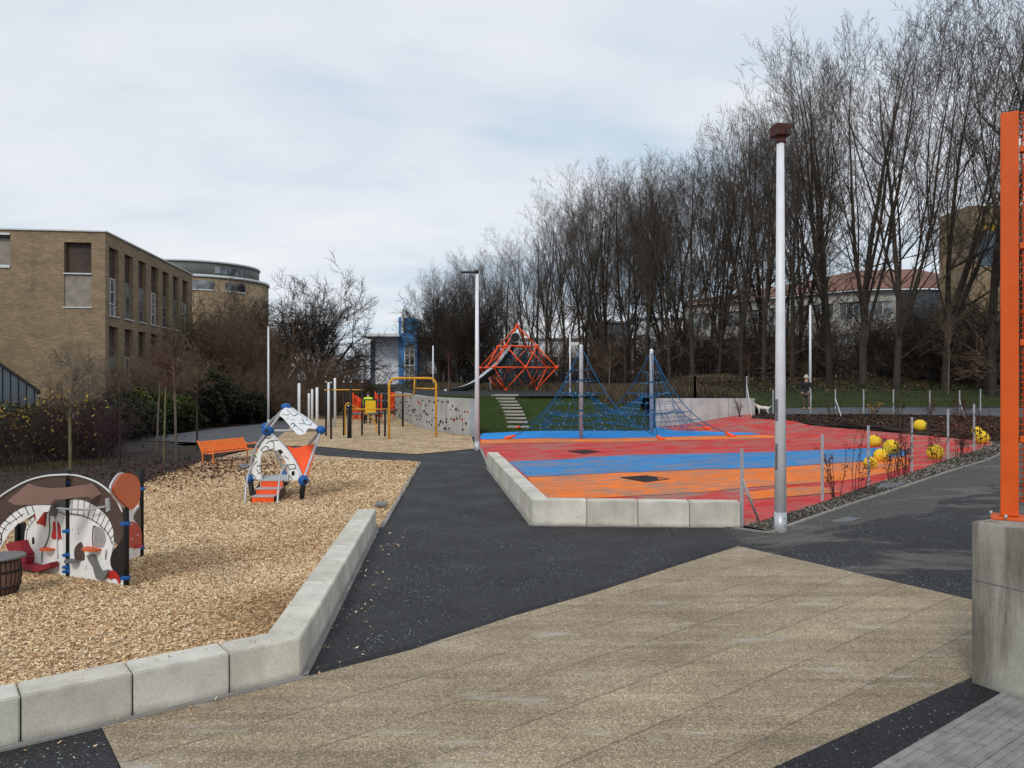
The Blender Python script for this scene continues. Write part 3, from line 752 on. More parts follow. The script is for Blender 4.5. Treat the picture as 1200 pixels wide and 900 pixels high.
for s in (0.10, 0.28, 0.55, 0.8):
    i = int(s*NW); p = fr[i]; d = (fr[i+1]-fr[i]).normalized(); n = Vector((-d.y, d.x))
    jb.box((p.x+n.x*0.001, p.y+n.y*0.001, 0.8), (0.018, 0.006, 1.6), rz=math.atan2(d.y, d.x))
jb.build('joint', M['steel_dark'], cw)
# straight retaining wall
rw = thing('retaining_wall', 'straight pale concrete retaining wall behind the right rope pyramid', 'wall', (9.3, 38.2, 0))
mb = MB(); mb.box((9.3, 38.22, 0.7), (4.75, 0.26, 1.72), bev=0.02); mb.build('wall', M['conc_wall'], rw)
mb = MB()
for x in (8.6, 10.4): mb.box((x, 38.088, 0.76), (0.02, 0.006, 1.6))
mb.build('joint', M['steel_dark'], rw)
# concrete plinth at the right edge with orange post and mesh
pa = Vector((3.76, 6.5)); e1 = Vector((0.45, -0.893)); e2 = Vector((0.893, 0.45))
poly = [pa, pa+e1*2.2, pa+e1*2.2+e2*1.0, pa+e2*1.0]
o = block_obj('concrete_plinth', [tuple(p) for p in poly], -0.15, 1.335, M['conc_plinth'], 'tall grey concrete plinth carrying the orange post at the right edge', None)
o['category'] = 'plinth'
# formwork seam
sm_ = MB(); q0 = pa-e2*0.002; ang = math.atan2(e1.y, e1.x)
c = pa+e1*1.05-e2*0.0005; sm_.box((c.x, c.y, 0.86), (2.1, 0.004, 0.008), rz=ang)
oo = sm_.build('formwork_seam', M['steel_dark'], None, loc=(o.location.x, o.location.y, 0)); oo.parent = o; oo.location = (0, 0, 0)
pc = Vector((4.15, 6.62))
of = thing('orange_fence', 'bright orange square post with flanged foot and steel mesh at the right edge', 'fence', (pc.x, pc.y, 1.335))
ang = math.atan2(1.0, 0.12)+R(20)
ang = R(-30)
mb = MB(); mb.box((pc.x, pc.y, 3.04), (0.13, 0.075, 3.36), rz=ang, bev=0.008); mb.build('post', M['orange'], of)
mb = MB(); mb.box((pc.x+0.04, pc.y-0.02, 1.346), (0.36, 0.27, 0.022), rz=ang, bev=0.006); mb.build('base_plate', M['orange'], of)
for sx, sy in ((-1, -1), (-1, 1), (1, -1), (1, 1)):
    mb = MB(); mb.cyl((pc.x+0.04+sx*0.145, pc.y-0.02+sy*0.1, 1.357), 0.012, 0.03, 8); mb.build('bolt', M['steel'], of)
for z in (4.4, 3.6, 2.8, 2.0): mb = MB(); mb.box((pc.x+0.075, pc.y-0.045, z), (0.03, 0.09, 0.05), rz=ang, bev=0.004); mb.build('bracket', M['orange'], of)
mb = MB(); dx = Vector((math.cos(ang), math.sin(ang)))
p0 = pc+dx*0.075
for i in range(60):                          # vertical wires
    q = p0+dx*(0.02+0.033*i); mb.tube([(q.x, q.y, 1.5), (q.x, q.y, 4.68)], 0.004, 4)
for j in range(64):
    z = 1.52+j*0.05; a = p0; b = p0+dx*2.0
    mb.tube([(a.x, a.y, z), (b.x, b.y, z)], 0.006, 4)
mb.build('mesh_panel', M['orange'], of)
mb = MB()
for z in (4.70, 3.05, 1.49):
    a = p0; b = p0+dx*2.0; mb.tube([(a.x, a.y, z), (b.x, b.y, z)], 0.012, 6)
mb.build('frame', M['orange'], of)
mb = MB(); q = p0+dx*0.2; mb.box((q.x, q.y-0.05, 1.43), (0.2, 0.01, 0.06), rz=ang); mb.build('label_plate', M['trim_white'], of)
# steps on the bank
st = thing('bank_steps', 'flight of pale slab steps climbing the grass bank to the mound', 'steps', (0.1, 38.3, 0.2))
for i in range(11):
    t = i/10; py = 502.0-40.5*t**0.88; 
    x, y = ray(607-21*t+3*math.sin(t*3), py, lambda x, y: bank(x, y)) if py > 464 else (-0.3, 46.0)
    mb = MB(); mb.box((x, y, bank(x, y)+0.07), (1.05 if i < 9 else 1.35, 0.40, 0.09), bev=0.01, rz=R(3)); mb.build('tread', M['stone_step'], st)
# ================================================================== TREES AND SHRUBS
def perp(d, rng):
    a = Vector((rng.gauss(0, 1), rng.gauss(0, 1), rng.gauss(0, 1))); a = a-d*a.dot(d)
    return a.normalized() if a.length > 1e-4 else d.orthogonal().normalized()
def seg_mesh(name, segs, mat):
    """segs: rows of p0(3) r0 p1(3) r1 -> thin tapered prisms"""
    S = np.array(segs, dtype=np.float64)
    V, Q = [], []; base = 0
    for lo, hi, n in ((0.0, 0.022, 3), (0.022, 0.07, 4), (0.07, 9, 8)):
        k = (S[:, 3] >= lo) & (S[:, 3] < hi); s = S[k]
        if not len(s): continue
        p0, r0, p1, r1 = s[:, 0:3], s[:, 3], s[:, 4:7], s[:, 7]
        d = p1-p0; d /= np.maximum(np.linalg.norm(d, axis=1), 1e-9)[:, None]
        ref = np.where(np.abs(d[:, 2:3]) < 0.9, np.array([[0, 0, 1.0]]), np.array([[1.0, 0, 0]]))
        u = np.cross(d, ref); u /= np.linalg.norm(u, axis=1)[:, None]; w = np.cross(d, u)
        a = np.arange(n)*2*math.pi/n
        ring = u[:, None, :]*np.cos(a)[None, :, None]+w[:, None, :]*np.sin(a)[None, :, None]
        A = p0[:, None, :]+ring*r0[:, None, None]; B = p1[:, None, :]+ring*r1[:, None, None]
        V.append(np.concatenate([A, B], 1).reshape(-1, 3))
        i = np.arange(len(s))[:, None]*2*n+base; kk = np.arange(n)[None, :]
        Q.append(np.stack([i+kk, i+(kk+1) % n, i+n+(kk+1) % n, i+n+kk], 2).reshape(-1, 4)); base += len(s)*2*n
    return fastmesh(name, np.concatenate(V), np.concatenate(Q), mat, True)
def grow(segs, p, d, L, r, nseg, rng, wob, up, rend=0.25, path=None):
    """one bending limb; returns its points"""
    pts = [(p.copy(), d.copy(), r)]
    for i in range(nseg):
        t = (i+1)/nseg
        d = (d+perp(d, rng)*wob+Vector((0, 0, up))).normalized()
        q = p+d*(L/nseg); r2 = r0_ = pts[0][2]*(1-t*(1-rend))
        segs.append((p.x, p.y, p.z, pts[-1][2], q.x, q.y, q.z, r2)); p = q
        pts.append((p.copy(), d.copy(), r2))
    return pts
def pick(pts, t):
    f = t*(len(pts)-1); i = min(int(f), len(pts)-2); u = f-i
    return pts[i][0].lerp(pts[i+1][0], u), pts[i][1], pts[i][2]*(1-u)+pts[i+1][2]*u
def turn(d, ang, rng):
    return (d*math.cos(ang)+perp(d, rng)*math.sin(ang)).normalized()
def poplar(seed, Ht=21.0, tr=0.17, nl1=15, forks=4, spread=1.0, dens=1.0):
    """slender trunk forking low into long limbs that all sweep up to one ragged top; twigs crowd the outer and upper ends"""
    rng = random.Random(seed); trunk, crown = [], []; stems = []
    lean = rng.gauss(0, 0.05)
    d = Vector((lean, rng.gauss(0, 0.05), 1)).normalized()
    main = grow(trunk, Vector((0, 0, -0.3)), d, Ht*0.90, tr, 16, rng, 0.05, 0.03, 0.10)
    stems.append((main, Ht*0.9, 0.0))
    for k in range(forks):
        t = rng.uniform(0.03, 0.34); q, dd, rr = pick(main, t)
        nd = turn(Vector((0, 0, 1)), R(rng.uniform(9, 29)), rng)
        L = (Ht*rng.uniform(0.82, 0.97)-q.z)*1.04
        st = grow(trunk, q, nd, L, rr*rng.uniform(0.42, 0.66), 13, rng, 0.055, 0.075, 0.10)
        stems.append((st, L, t))
        if rng.random() < 0.6:
            q2, d2, r2 = pick(st, rng.uniform(0.15, 0.4)); L2 = (Ht*rng.uniform(0.75, 0.92)-q2.z)
            stems.append((grow(trunk, q2, turn(d2, R(rng.uniform(14, 30)), rng), L2, r2*0.7, 10, rng, 0.06, 0.06, 0.12), L2, 0.3))
    for pts, L0, tb_ in stems:
        n1 = max(7, int(nl1*1.25*L0/Ht))
        for i in range(n1):
            t = 0.10+0.88*((i+rng.random())/n1)**0.9
            q, dd, rr = pick(pts, t)
            L = (Ht*0.19*(1-(q.z/Ht-0.45)**2*1.6)*rng.uniform(0.5, 1.25)*spread)+0.4
            low = q.z < Ht*0.34
            if low: L *= 1.25
            L = min(L, (Ht*1.0-q.z)*1.0+0.6)
            r1 = min(rr*0.55, 0.012+L*0.009)
            nd = turn(dd, R(rng.uniform(40, 80) if low else rng.uniform(22, 55)), rng); nd.z = abs(nd.z)*0.9+0.10; nd.normalize()
            b = grow(crown if r1 < 0.05 else trunk, q, nd, L, r1, 7, rng, 0.11 if low else 0.09, 0.03 if low else 0.085, 0.14)
            n2 = max(3, int(L*2.5*dens))
            for j in range(n2):
                t2 = 0.28+0.71*((j+rng.random())/n2)**0.8
                q2, d2, r2 = pick(b, t2)
                L2 = (L*0.30*(1-t2*0.45)+0.4)*rng.uniform(0.6, 1.25); rr2 = min(r2*0.62, 0.007+L2*0.006)
                c = grow(crown, q2, turn(d2, R(rng.uniform(20, 48)), rng), L2, rr2, 4, rng, 0.10, 0.10, 0.35)
                n3 = max(2, int(L2*4.2*dens))
                for m in range(n3):
                    q3, d3, r3 = pick(c, 0.2+0.79*(m+rng.random())/n3)
                    L3 = (L2*0.30+0.18)*rng.uniform(0.6, 1.3)
                    e = grow(crown, q3, turn(d3, R(rng.uniform(18, 45)), rng), L3, 0.0088, 2, rng, 0.12, 0.10, 0.6)
                    if rng.random() < 0.8:
                        q4, d4, r4 = pick(e, rng.uniform(0.3, 0.95))
                        grow(crown, q4, turn(d4, R(rng.uniform(18, 45)), rng), rng.uniform(0.16, 0.4), 0.0074, 1, rng, 0.1, 0.08, 0.7)
    return trunk, crown
def spreading(seed, Ht=9.5, tr=0.22, dens=1.0, trunkh=0.14, ang=(22, 50), nst=6, fine=1.0, up=0.03):
    """broad round bare tree built of repeated forks"""
    rng = random.Random(seed); trunk, crown = [], []
    main = grow(trunk, Vector((0, 0, -0.3)), Vector((0, 0, 1)), Ht*trunkh+0.3, tr, 3, rng, 0.04, 0.02, 0.85)
    def rec(p, d, L, r, lev):
        tgt = trunk if r > 0.045 else crown
        b = grow(tgt, p, d, L, r, 5 if lev < 3 else 3, rng, 0.11, up if lev < 3 else 0.05, 0.45)
        if lev >= 6 or r < 0.004: return
        n = {0: 5, 1: 4, 2: 4, 3: 4, 4: 4, 5: 4}[lev]
        for k in range(n):
            t = 0.3+0.7*(k+rng.random())/n if k < n-1 else 1.0
            q, dd, rr = pick(b, min(0.999, t))
            rec(q, turn(dd, R(rng.uniform(*ang)), rng), L*rng.uniform(0.52, 0.74)*(1.0-0.2*(1-t)), max(0.0095, rr*0.66), lev+1)
    for k in range(nst):
        q, dd, rr = pick(main, rng.uniform(0.7, 0.999))
        a = k*2*math.pi/nst+rng.random()*0.6; tilt = R(rng.uniform(12, 52))
        rec(q, Vector((math.cos(a)*math.sin(tilt), math.sin(a)*math.sin(tilt), math.cos(tilt))), Ht*rng.uniform(0.30, 0.38), tr*0.52, 1)
    return trunk, crown
def thicket(seed, Ht, rad, nst, dens=1.0, lean=0.5, r0=0.02, sub=9):
    """multi-stemmed bare shrub"""
    rng = random.Random(seed); trunk, crown = [], []
    for k in range(nst):
        a = rng.random()*2*math.pi; rr = rad*0.55*math.sqrt(rng.random())
        p = Vector((rr*math.cos(a), rr*math.sin(a), -0.15))
        tilt = abs(rng.gauss(0, lean))
        d = Vector((math.cos(a)*math.sin(tilt), math.sin(a)*math.sin(tilt), math.cos(tilt)))
        L = Ht*rng.uniform(0.6, 1.1)
        trunk.append((0, 0, -0.16, r0*1.2, p.x, p.y, p.z+0.02, r0*1.1))
        b = grow(trunk, p, d, L, r0*rng.uniform(0.7, 1.3), 7, rng, 0.11, 0.03, 0.2)
        n = int(sub*dens)
        for j in range(n):
            q, dd, r_ = pick(b, 0.12+0.86*(j+rng.random())/n)
            L2 = L*rng.uniform(0.16, 0.38)
            c = grow(crown, q, turn(dd, R(rng.uniform(22, 60)), rng), L2, 0.008*r0/0.02, 4, rng, 0.16, 0.04, 0.4)
            for m in range(5):
                q3, d3, r3 = pick(c, 0.15+0.84*(m+rng.random())/5)
                e = grow(crown, q3, turn(d3, R(rng.uniform(25, 60)), rng), L2*rng.uniform(0.25, 0.55), 0.0085*r0/0.02, 2, rng, 0.2, 0.03, 0.5)
                for z in range(2):
                    q4, d4, r4 = pick(e, rng.uniform(0.3, 0.95))
                    grow(crown, q4, turn(d4, R(rng.uniform(25, 60)), rng), L2*rng.uniform(0.12, 0.28), 0.0065*r0/0.02, 1, rng, 0.1, 0.02, 0.6)
    return trunk, crown
def leaf_cloud(n, cx, rad, hz, seed, size, zbase=0.0, hollow=0.45, flat=0.6):
    rng = np.random.default_rng(seed)
    u = rng.normal(size=(n, 3)); u /= np.linalg.norm(u, axis=1)[:, None]
    # lumpy outline
    ph = rng.uniform(0, 6.28, 12); fq = rng.uniform(1.2, 5.5, (12, 3))
    lump = np.zeros(n)
    for i in range(12): lump += np.sin((u*fq[i]).sum(1)*1.7+ph[i])
    rr = (hollow+(1-hollow)*rng.random(n)**0.5)*(1+0.09*lump)
    C = u*rr[:, None]*np.array([rad, rad, hz/2])+np.array([0, 0, zbase+hz/2])
    C[:, 2] = np.maximum(C[:, 2], 0.03)
    a = rng.normal(size=(n, 3)); a /= np.linalg.norm(a, axis=1)[:, None]
    b = np.cross(a, rng.normal(size=(n, 3))); b /= np.linalg.norm(b, axis=1)[:, None]
    s = size*rng.uniform(0.6, 1.4, n)[:, None]
    V = np.stack([C-a*s, C+b*s*0.45, C+a*s, C-b*s*0.45], 1).reshape(-1, 3)
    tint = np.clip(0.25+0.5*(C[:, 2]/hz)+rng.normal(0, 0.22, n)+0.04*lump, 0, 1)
    return V, np.arange(n*4).reshape(-1, 4), tint
PROTO = {}
ALT = {'spread': ('trunk', 'crown'), 'poplar': ('trunk', 'crown')}
def tree_thing(kind, var, name, label, cat, loc, s=1.0, rz=0.0, group=None, sz=None):
    key = (kind, var); tm, cm, extra = PROTO[key]
    t = thing(name, label, cat, loc, group, rz)
    t.scale = (s, s, sz if sz else s)
    n1_, n2_ = ALT.get(kind, ('stems', 'twigs')); o = link(n1_, tm, t); c = link(n2_, cm, t)
    if extra: link('leaves', extra, t)
    return t
HT = {}
def proto(kind, var, tc, tm, cm, extra=None):
    PROTO[(kind, var)] = (seg_mesh('trunk', tc[0], tm), seg_mesh('crown', tc[1], cm), extra)
    zs = sorted(s[6] for s in tc[1]); HT[(kind, var)] = zs[int(len(zs)*0.997)]
for v in range(5):
    proto('poplar', v, poplar(100+v*7, 21, 0.19+0.02*(v % 3), 15, forks=[3, 5, 2, 6, 4][v], spread=[0.95, 1.1, 0.9, 1.1, 1.0][v]), M['bark'], M['twig'])
for v in range(2):
    proto('spread', v, spreading(40+v, 9.5, 0.24, nst=8), M['bark_dark'], M['bark_dark'])
for v in range(3):
    proto('thicket', v, thicket(60+v, 4.6, 2.2, 34, 1.0, 0.30, 0.024, 11), M['bark_dark'], M['twig_brown'])
proto('thicket_purple', 0, thicket(70, 1.9, 1.3, 60, 1.0, 0.45, 0.011, 8), M['twig_purple'], M['twig_purple'])
proto('thicket_pale', 0, thicket(71, 4.6, 1.7, 22, 0.8, 0.36, 0.018, 9), M['twig_pale'], M['twig_pale'])
proto('under', 0, thicket(75, 3.0, 2.4, 30, 1.0, 0.6, 0.02, 9), M['bark_dark'], M['bark_dark'])
proto('under', 1, thicket(76, 3.4, 2.6, 26, 1.0, 0.7, 0.02, 9), M['bark'], M['twig_brown'])
# ---- poplar belt on the right: front row then the back row
front = [  # px of trunk, depth, top row in the photo, variant
 (1190, 42, -60, 3), (1163, 46, -40, 2), (1106, 49, -20, 3), (1050, 47, 0, 1), (1012, 52, 18, 2), (972, 51, 50, 4), (928, 58, 82, 0),
 (895, 60, 110, 4), (868, 63, 135, 0), (842, 66, 148, 3), (812, 68, 158, 2), (785, 71, 172, 1), (757, 74, 186, 4), (733, 78, 190, 0),
 (708, 81, 200, 3), (684, 85, 214, 2), (660, 88, 226, 1), (638, 92, 238, 4), (616, 96, 266, 0), (594, 100, 282, 2), (572, 104, 292, 1), (550, 104, 298, 3), (531, 106, 308, 4), (514, 108, 322, 3)]
rng = random.Random(5)
front = sorted(front, key=lambda a: -a[0])
for i, (px, Y, top, v) in enumerate(front):
    x = (px-600)/F*Y; z = H(x, Y); hgt = Zof(top, Y)-z
    s = hgt/HT[('poplar', v)]
    if px >= 1160: lab = ['tall bare poplar hidden partly by the orange post at the right edge', 'tall bare poplar immediately left of the orange post'][i]
    elif px > 905: lab = 'tall bare poplar in the front row, %s to the left of the orange post' % ordw[i-1]
    elif px > 690: lab = 'bare poplar in the front row, %s to the left of the near grey lamp column' % ordw[i-[k for k, a in enumerate(front) if a[0] <= 905][0]]
    else: lab = 'bare poplar in the front row, %s from the far left end of the tree belt' % ordw[len(front)-1-i]
    tree_thing('poplar', v, 'bare_poplar', lab, 'tree', (x, Y, z), s*0.98 if s < 1.15 else s, rng.random()*6.28, 'poplars in the front row of the belt', sz=s)
back = []
for i in range(26):
    t = i/25.0; px = 1010-505*t**0.8+rng.uniform(-12, 12); Y = 58+54*t**0.9+rng.uniform(-2, 4)
    fr_ = min(front, key=lambda a: abs(a[0]-px)); top = fr_[2]+rng.uniform(12, 45)
    vv = rng.randrange(5); x = (px-600)/F*Y; z = H(x, Y); s = (Zof(top, Y)-z)/HT[('poplar', vv)]
    tree_thing('poplar', vv, 'bare_poplar', 'bare poplar standing in the second row, behind the front row of the tree belt', 'tree', (x, Y, z), s*0.9, rng.random()*6.28, 'poplars in the back row of the belt', sz=s)
# far left end of the belt fades into rounder small trees
for i, (px, Y, top) in enumerate([(516, 98, 334), (536, 92, 345), (560, 88, 352)]):
    x = (px-600)/F*Y; z = H(x, Y); s = (Zof(top, Y)-z)/HT[('spread', i % 2)]
    tree_thing('spread', i % 2, 'bare_tree', ['round bare tree at the far left end of the poplar belt', 'round bare tree second from the far left end of the belt, beside the tall lamp', 'round bare tree seen just left of the red frame climber, below the poplars'][i], 'tree', (x, Y, z), s, i*2.1)
# undergrowth below the belt
for i in range(46):
    t = i/45.0; px = 1180-670*t+rng.uniform(-8, 8); Y = 50+50*t**1.1+rng.uniform(-1, 4)
    x = (px-600)/F*Y; z = H(x, Y); s = rng.uniform(1.0, 2.1)
    tree_thing('under', i % 2, 'bare_shrub', 'low tangled bare shrub growing under the poplar belt', 'shrub', (x, Y, z-0.1), s, rng.random()*6.28, 'shrubs under the poplar belt')
# ---- left side thickets
left = [  # kind, variant, px, Y, top row, label, name
 ('spread', 0, 372, 56, 318, 'large dark bare tree with a rounded crown left of the blue tower', 'bare_tree'),
 ('spread', 1, 398, 60, 394, 'dark bare tree leaning over the grey poles, right of the large round tree', 'bare_tree'),
 ('spread', 1, 330, 60, 342, 'bare tree between the round building and the large dark tree', 'bare_tree'),
 ('thicket', 0, 262, 52, 336, 'tall brown thicket in front of the round building', 'bare_shrub'),
 ('thicket', 2, 276, 58, 334, 'tall brown thicket directly below the metal drum of the round building', 'bare_shrub'),
 ('thicket', 1, 306, 56, 345, 'tall brown thicket at the right flank of the round building', 'bare_shrub'),
 ('thicket', 0, 246, 50, 384, 'brown thicket where the brick facade meets the round building', 'bare_shrub'),
 ('thicket', 1, 238, 48, 358, 'brown thicket against the end of the brick facade', 'bare_shrub'),
 ('thicket', 2, 296, 52, 358, 'brown thicket between the thin left lamp and the round building', 'bare_shrub'),
 ('thicket', 0, 328, 50, 398, 'brown thicket directly behind the thin left lamp column', 'bare_shrub'),
 ('thicket', 1, 355, 52, 405, 'brown thicket below the large dark tree', 'bare_shrub'),
 ('thicket', 2, 392, 54, 412, 'brown thicket behind the black posts', 'bare_shrub'),
 ('thicket', 1, 424, 60, 424, 'low brown thicket at the right end of the left shrub belt', 'bare_shrub'),
 ('thicket', 0, 212, 44, 392, 'brown thicket in front of the brick facade windows', 'bare_shrub'),
 ('thicket', 2, 282, 47, 415, 'dense low brown shrub behind the dark evergreen', 'bare_shrub'),
 ('thicket', 2, 310, 47, 430, 'dense low brown shrub at the edge of the left path', 'bare_shrub'),
 ('thicket', 0, 345, 48, 440, 'dense low brown shrub left of the shortest grey pole', 'bare_shrub'),
 ('thicket', 1, 380, 50, 440, 'dense low brown shrub behind the tall grey poles', 'bare_shrub'),
 ('thicket', 2, 412, 56, 440, 'dense low brown shrub behind the orange barrier netting', 'bare_shrub'),
 ('thicket_pale', 0, 88, 34, 405, 'pale stemmed bare shrub rising before the blank brick wall', 'bare_shrub'),
 ('thicket_pale', 0, 124, 36, 396, 'pale stemmed bare shrub at the corner of the brick building', 'bare_shrub'),
 ('thicket', 0, 160, 37, 404, 'brown bare shrub under the first windows of the brick facade', 'bare_shrub'),
 ('thicket', 1, 186, 40, 410, 'brown bare shrub under the middle windows of the brick facade', 'bare_shrub'),
 ('thicket_purple', 0, 104, 25, 457, 'dense purple stemmed shrub behind the small pale-branched tree', 'bare_shrub'),
 ('thicket_purple', 0, 84, 24, 463, 'dense purple stemmed shrub left of the other purple one', 'bare_shrub'),
]
for kind, v, px, Y, top, lab, nm in left:
    x = (px-600)/F*Y; z = 0
    hh = HT[(kind, v)]
    s = (Zof(top, Y)-z)/hh
    tree_thing(kind, v, nm, lab, 'tree' if nm == 'bare_tree' else 'shrub', (x, Y, z), s, rng.random()*6.28, 'bare shrubs of the left belt' if nm != 'bare_tree' else None)
# ---- evergreen bushes with leaves
def leafy(name, label, px, Y, wpx, top, leafmat_, n, size, seed, stemmat='bark_dark', base=None, hollow=0.5):
    x = (px-600)/F*Y; z = H(x, Y); hz = Zof(top, Y)-z; rad = wpx/2/F*Y
    t = thing(name, label, 'shrub', (x, Y, z), None)
    V, Q, ti = leaf_cloud(n, 0, rad, hz, seed, size, 0.0, hollow)
    link('leaves', fastmesh('leaves', V, Q, M[leafmat_], False, ti), t)
    tr, cr = thicket(seed+5, hz*0.85, rad*1.3, 14, 0.5, 0.35, 0.018, 7)
    link('stems', seg_mesh('stems', tr+cr, M[stemmat]), t)
    return t
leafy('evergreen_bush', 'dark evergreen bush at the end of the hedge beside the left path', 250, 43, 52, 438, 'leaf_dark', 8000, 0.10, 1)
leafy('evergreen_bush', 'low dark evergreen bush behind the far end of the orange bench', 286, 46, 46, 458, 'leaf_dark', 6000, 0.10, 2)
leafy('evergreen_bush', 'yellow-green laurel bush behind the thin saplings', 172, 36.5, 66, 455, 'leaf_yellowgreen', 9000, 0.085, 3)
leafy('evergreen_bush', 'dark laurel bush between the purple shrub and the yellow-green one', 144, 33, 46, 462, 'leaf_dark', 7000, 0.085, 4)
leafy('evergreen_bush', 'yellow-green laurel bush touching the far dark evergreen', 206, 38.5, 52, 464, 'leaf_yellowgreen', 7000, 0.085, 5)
def hedge(name, label, x0, y0, x1, y1, h, dep, n, size, mat, seed, twm):
    t = thing(name, label, 'hedge', (x0, y0, 0)); rg = np.random.default_rng(seed)
    L = math.hypot(x1-x0, y1-y0); ux, uy = (x1-x0)/L, (y1-y0)/L
    s = rg.random(n)*L; w_ = rg.normal(0, dep/2.6, n); q = rg.random(n)**0.8*h*(1+0.12*np.sin(s*2.1)+0.08*np.sin(s*5.3))
    C = np.stack([s*ux-w_*uy, s*uy+w_*ux, q], 1)
    a = rg.normal(size=(n, 3)); a /= np.linalg.norm(a, axis=1)[:, None]
    b = np.cross(a, rg.normal(size=(n, 3))); b /= np.linalg.norm(b, axis=1)[:, None]
    sz = size*rg.uniform(0.6, 1.4, n)[:, None]
    V = np.stack([C-a*sz, C+b*sz*0.5, C+a*sz, C-b*sz*0.5], 1).reshape(-1, 3)
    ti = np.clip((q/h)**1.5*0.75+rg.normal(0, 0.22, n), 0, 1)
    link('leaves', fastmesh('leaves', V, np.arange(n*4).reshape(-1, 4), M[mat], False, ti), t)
    rr = random.Random(seed); segs = []
    for i in range(int(L*60)):
        ss = rr.random()*L; ww = rr.gauss(0, dep/4)
        p = Vector((ss*ux-ww*uy, ss*uy+ww*ux, 0)); d = Vector((rr.gauss(0, .35), rr.gauss(0, .35), 1)).normalized()
        b_ = grow(segs, p, d, h*rr.uniform(0.7, 1.1), 0.009, 5, rr, 0.15, 0.02, 0.4)
        for j in range(6):
            q2, d2, r2 = pick(b_, rr.uniform(0.15, 0.97)); grow(segs, q2, turn(d2, R(rr.uniform(25, 65)), rr), h*rr.uniform(0.12, 0.3), 0.0055, 3, rr, 0.2, 0.02, 0.5)
    link('stems', seg_mesh('stems', segs, M[twm]), t)
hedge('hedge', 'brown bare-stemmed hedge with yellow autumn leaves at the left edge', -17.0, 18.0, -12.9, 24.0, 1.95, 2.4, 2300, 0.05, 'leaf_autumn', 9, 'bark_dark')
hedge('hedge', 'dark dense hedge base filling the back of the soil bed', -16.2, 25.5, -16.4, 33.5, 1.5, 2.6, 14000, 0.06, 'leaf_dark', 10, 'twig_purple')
# ---- young planted trees in the soil bed
def sapling(label, px, base_py, top_py, fork_py, seed, bm_, tm_, n=9, thick=0.035, spread_=0.9, cat='tree', name='young_tree'):
    p = G(px, base_py, lambda x, y: 0.03); Y = p.y
    Ht = Zof(top_py, Y)-p.z; hf = Zof(fork_py, Y)-p.z
    rr = random.Random(seed); tr, cr = [], []
    b = grow(tr, Vector((0, 0, -0.1)), Vector((0, 0, 1)), hf+0.1, thick, 5, rr, 0.02, 0.02, 0.75)
    c = grow(cr, b[-1][0], b[-1][1], (Ht-hf)*0.9, thick*0.6, 6, rr, 0.07, 0.03, 0.2)
    for j in range(n):
        src = b if j < n*0.2 else c
        q, d, r_ = pick(src, rr.uniform(0.9, 0.999) if src is b else rr.uniform(0.0, 0.8))
        e = grow(cr, q, turn(Vector((0, 0, 1)), R(rr.uniform(35, 65)), rr), (Ht-hf)*rr.uniform(0.35, 0.75)*spread_, thick*0.42, 6, rr, 0.10, 0.06, 0.3)
        for m in range(7):
            q2, d2, r2 = pick(e, rr.uniform(0.15, 0.98)); f_ = grow(cr, q2, turn(d2, R(rr.uniform(25, 55)), rr), (Ht-hf)*rr.uniform(0.1, 0.3), 0.009, 3, rr, 0.12, 0.04, 0.5)
            for z in range(3):
                q3, d3, r3 = pick(f_, rr.uniform(0.2, 0.98)); grow(cr, q3, turn(d3, R(rr.uniform(25, 55)), rr), (Ht-hf)*rr.uniform(0.05, 0.14), 0.007, 1, rr, 0.1, 0.03, 0.6)
    t = thing(name, label, cat, tuple(p), 'young trees in the soil bed')
    link('trunk', seg_mesh('trunk', tr, M[bm_]), t); link('crown', seg_mesh('crown', cr, M[tm_]), t)
sapling('small planted tree with pale spreading branches behind the play panel', 82, 558, 412, 487, 1, 'bark_green', 'twig_pale', 10, 0.05, 0.85)
sapling('thin young tree with a dark crown, next right from the pale-branched tree', 140, 548, 425, 460, 2, 'bark_dark', 'twig_brown', 9, 0.035, 0.5)
sapling('thin grey-stemmed young tree before the yellow-green laurel, left of two', 184, 533, 395, 448, 3, 'twig_pale', 'twig_brown', 12, 0.038, 0.6)
sapling('thin dark young tree standing between the two grey-stemmed ones', 192, 540, 400, 455, 4, 'bark_green', 'twig_red', 10, 0.035, 0.5)
sapling('grey-stemmed young tree by the kerb of the left path', 207, 541, 385, 452, 5, 'twig_pale', 'twig_brown', 14, 0.045, 0.6)
sapling('slender dark young tree just left of the orange bench', 231, 529, 392, 455, 6, 'bark', 'twig_brown', 12, 0.04, 0.55)
# young trees elsewhere
def sap_at(label, px, Y, z, top_py, seed, bm_, tm_, thick, n=10):
    p = Vector(((px-600)/F*Y, Y, z)); Ht = Zof(top_py, Y)-z; rr = random.Random(seed); tr, cr = [], []
    b = grow(tr, Vector((0, 0, -0.1)), Vector((0, 0, 1)), Ht*0.97, thick, 8, rr, 0.02, 0.02, 0.25)
    for j in range(n*2):
        q, d, r_ = pick(b, rr.uniform(0.35, 0.97)); e = grow(cr, q, turn(d, R(rr.uniform(25, 55)), rr), Ht*rr.uniform(0.12, 0.28), thick*0.3, 5, rr, 0.1, 0.06, 0.3)
        for m in range(5):
            q2, d2, r2 = pick(e, rr.uniform(0.2, 0.98)); grow(cr, q2, turn(d2, R(rr.uniform(25, 50)), rr), Ht*rr.uniform(0.04, 0.1), 0.008, 2, rr, 0.1, 0.04, 0.5)
    t = thing('young_tree', label, 'tree', tuple(p)); link('trunk', seg_mesh('trunk', tr, M[bm_]), t); link('crown', seg_mesh('crown', cr, M[tm_]), t)
sap_at('slim reddish young tree at the foot of the slide', 526, 52, 1.5, 408, 21, 'twig_brown', 'twig_red', 0.05, 14)
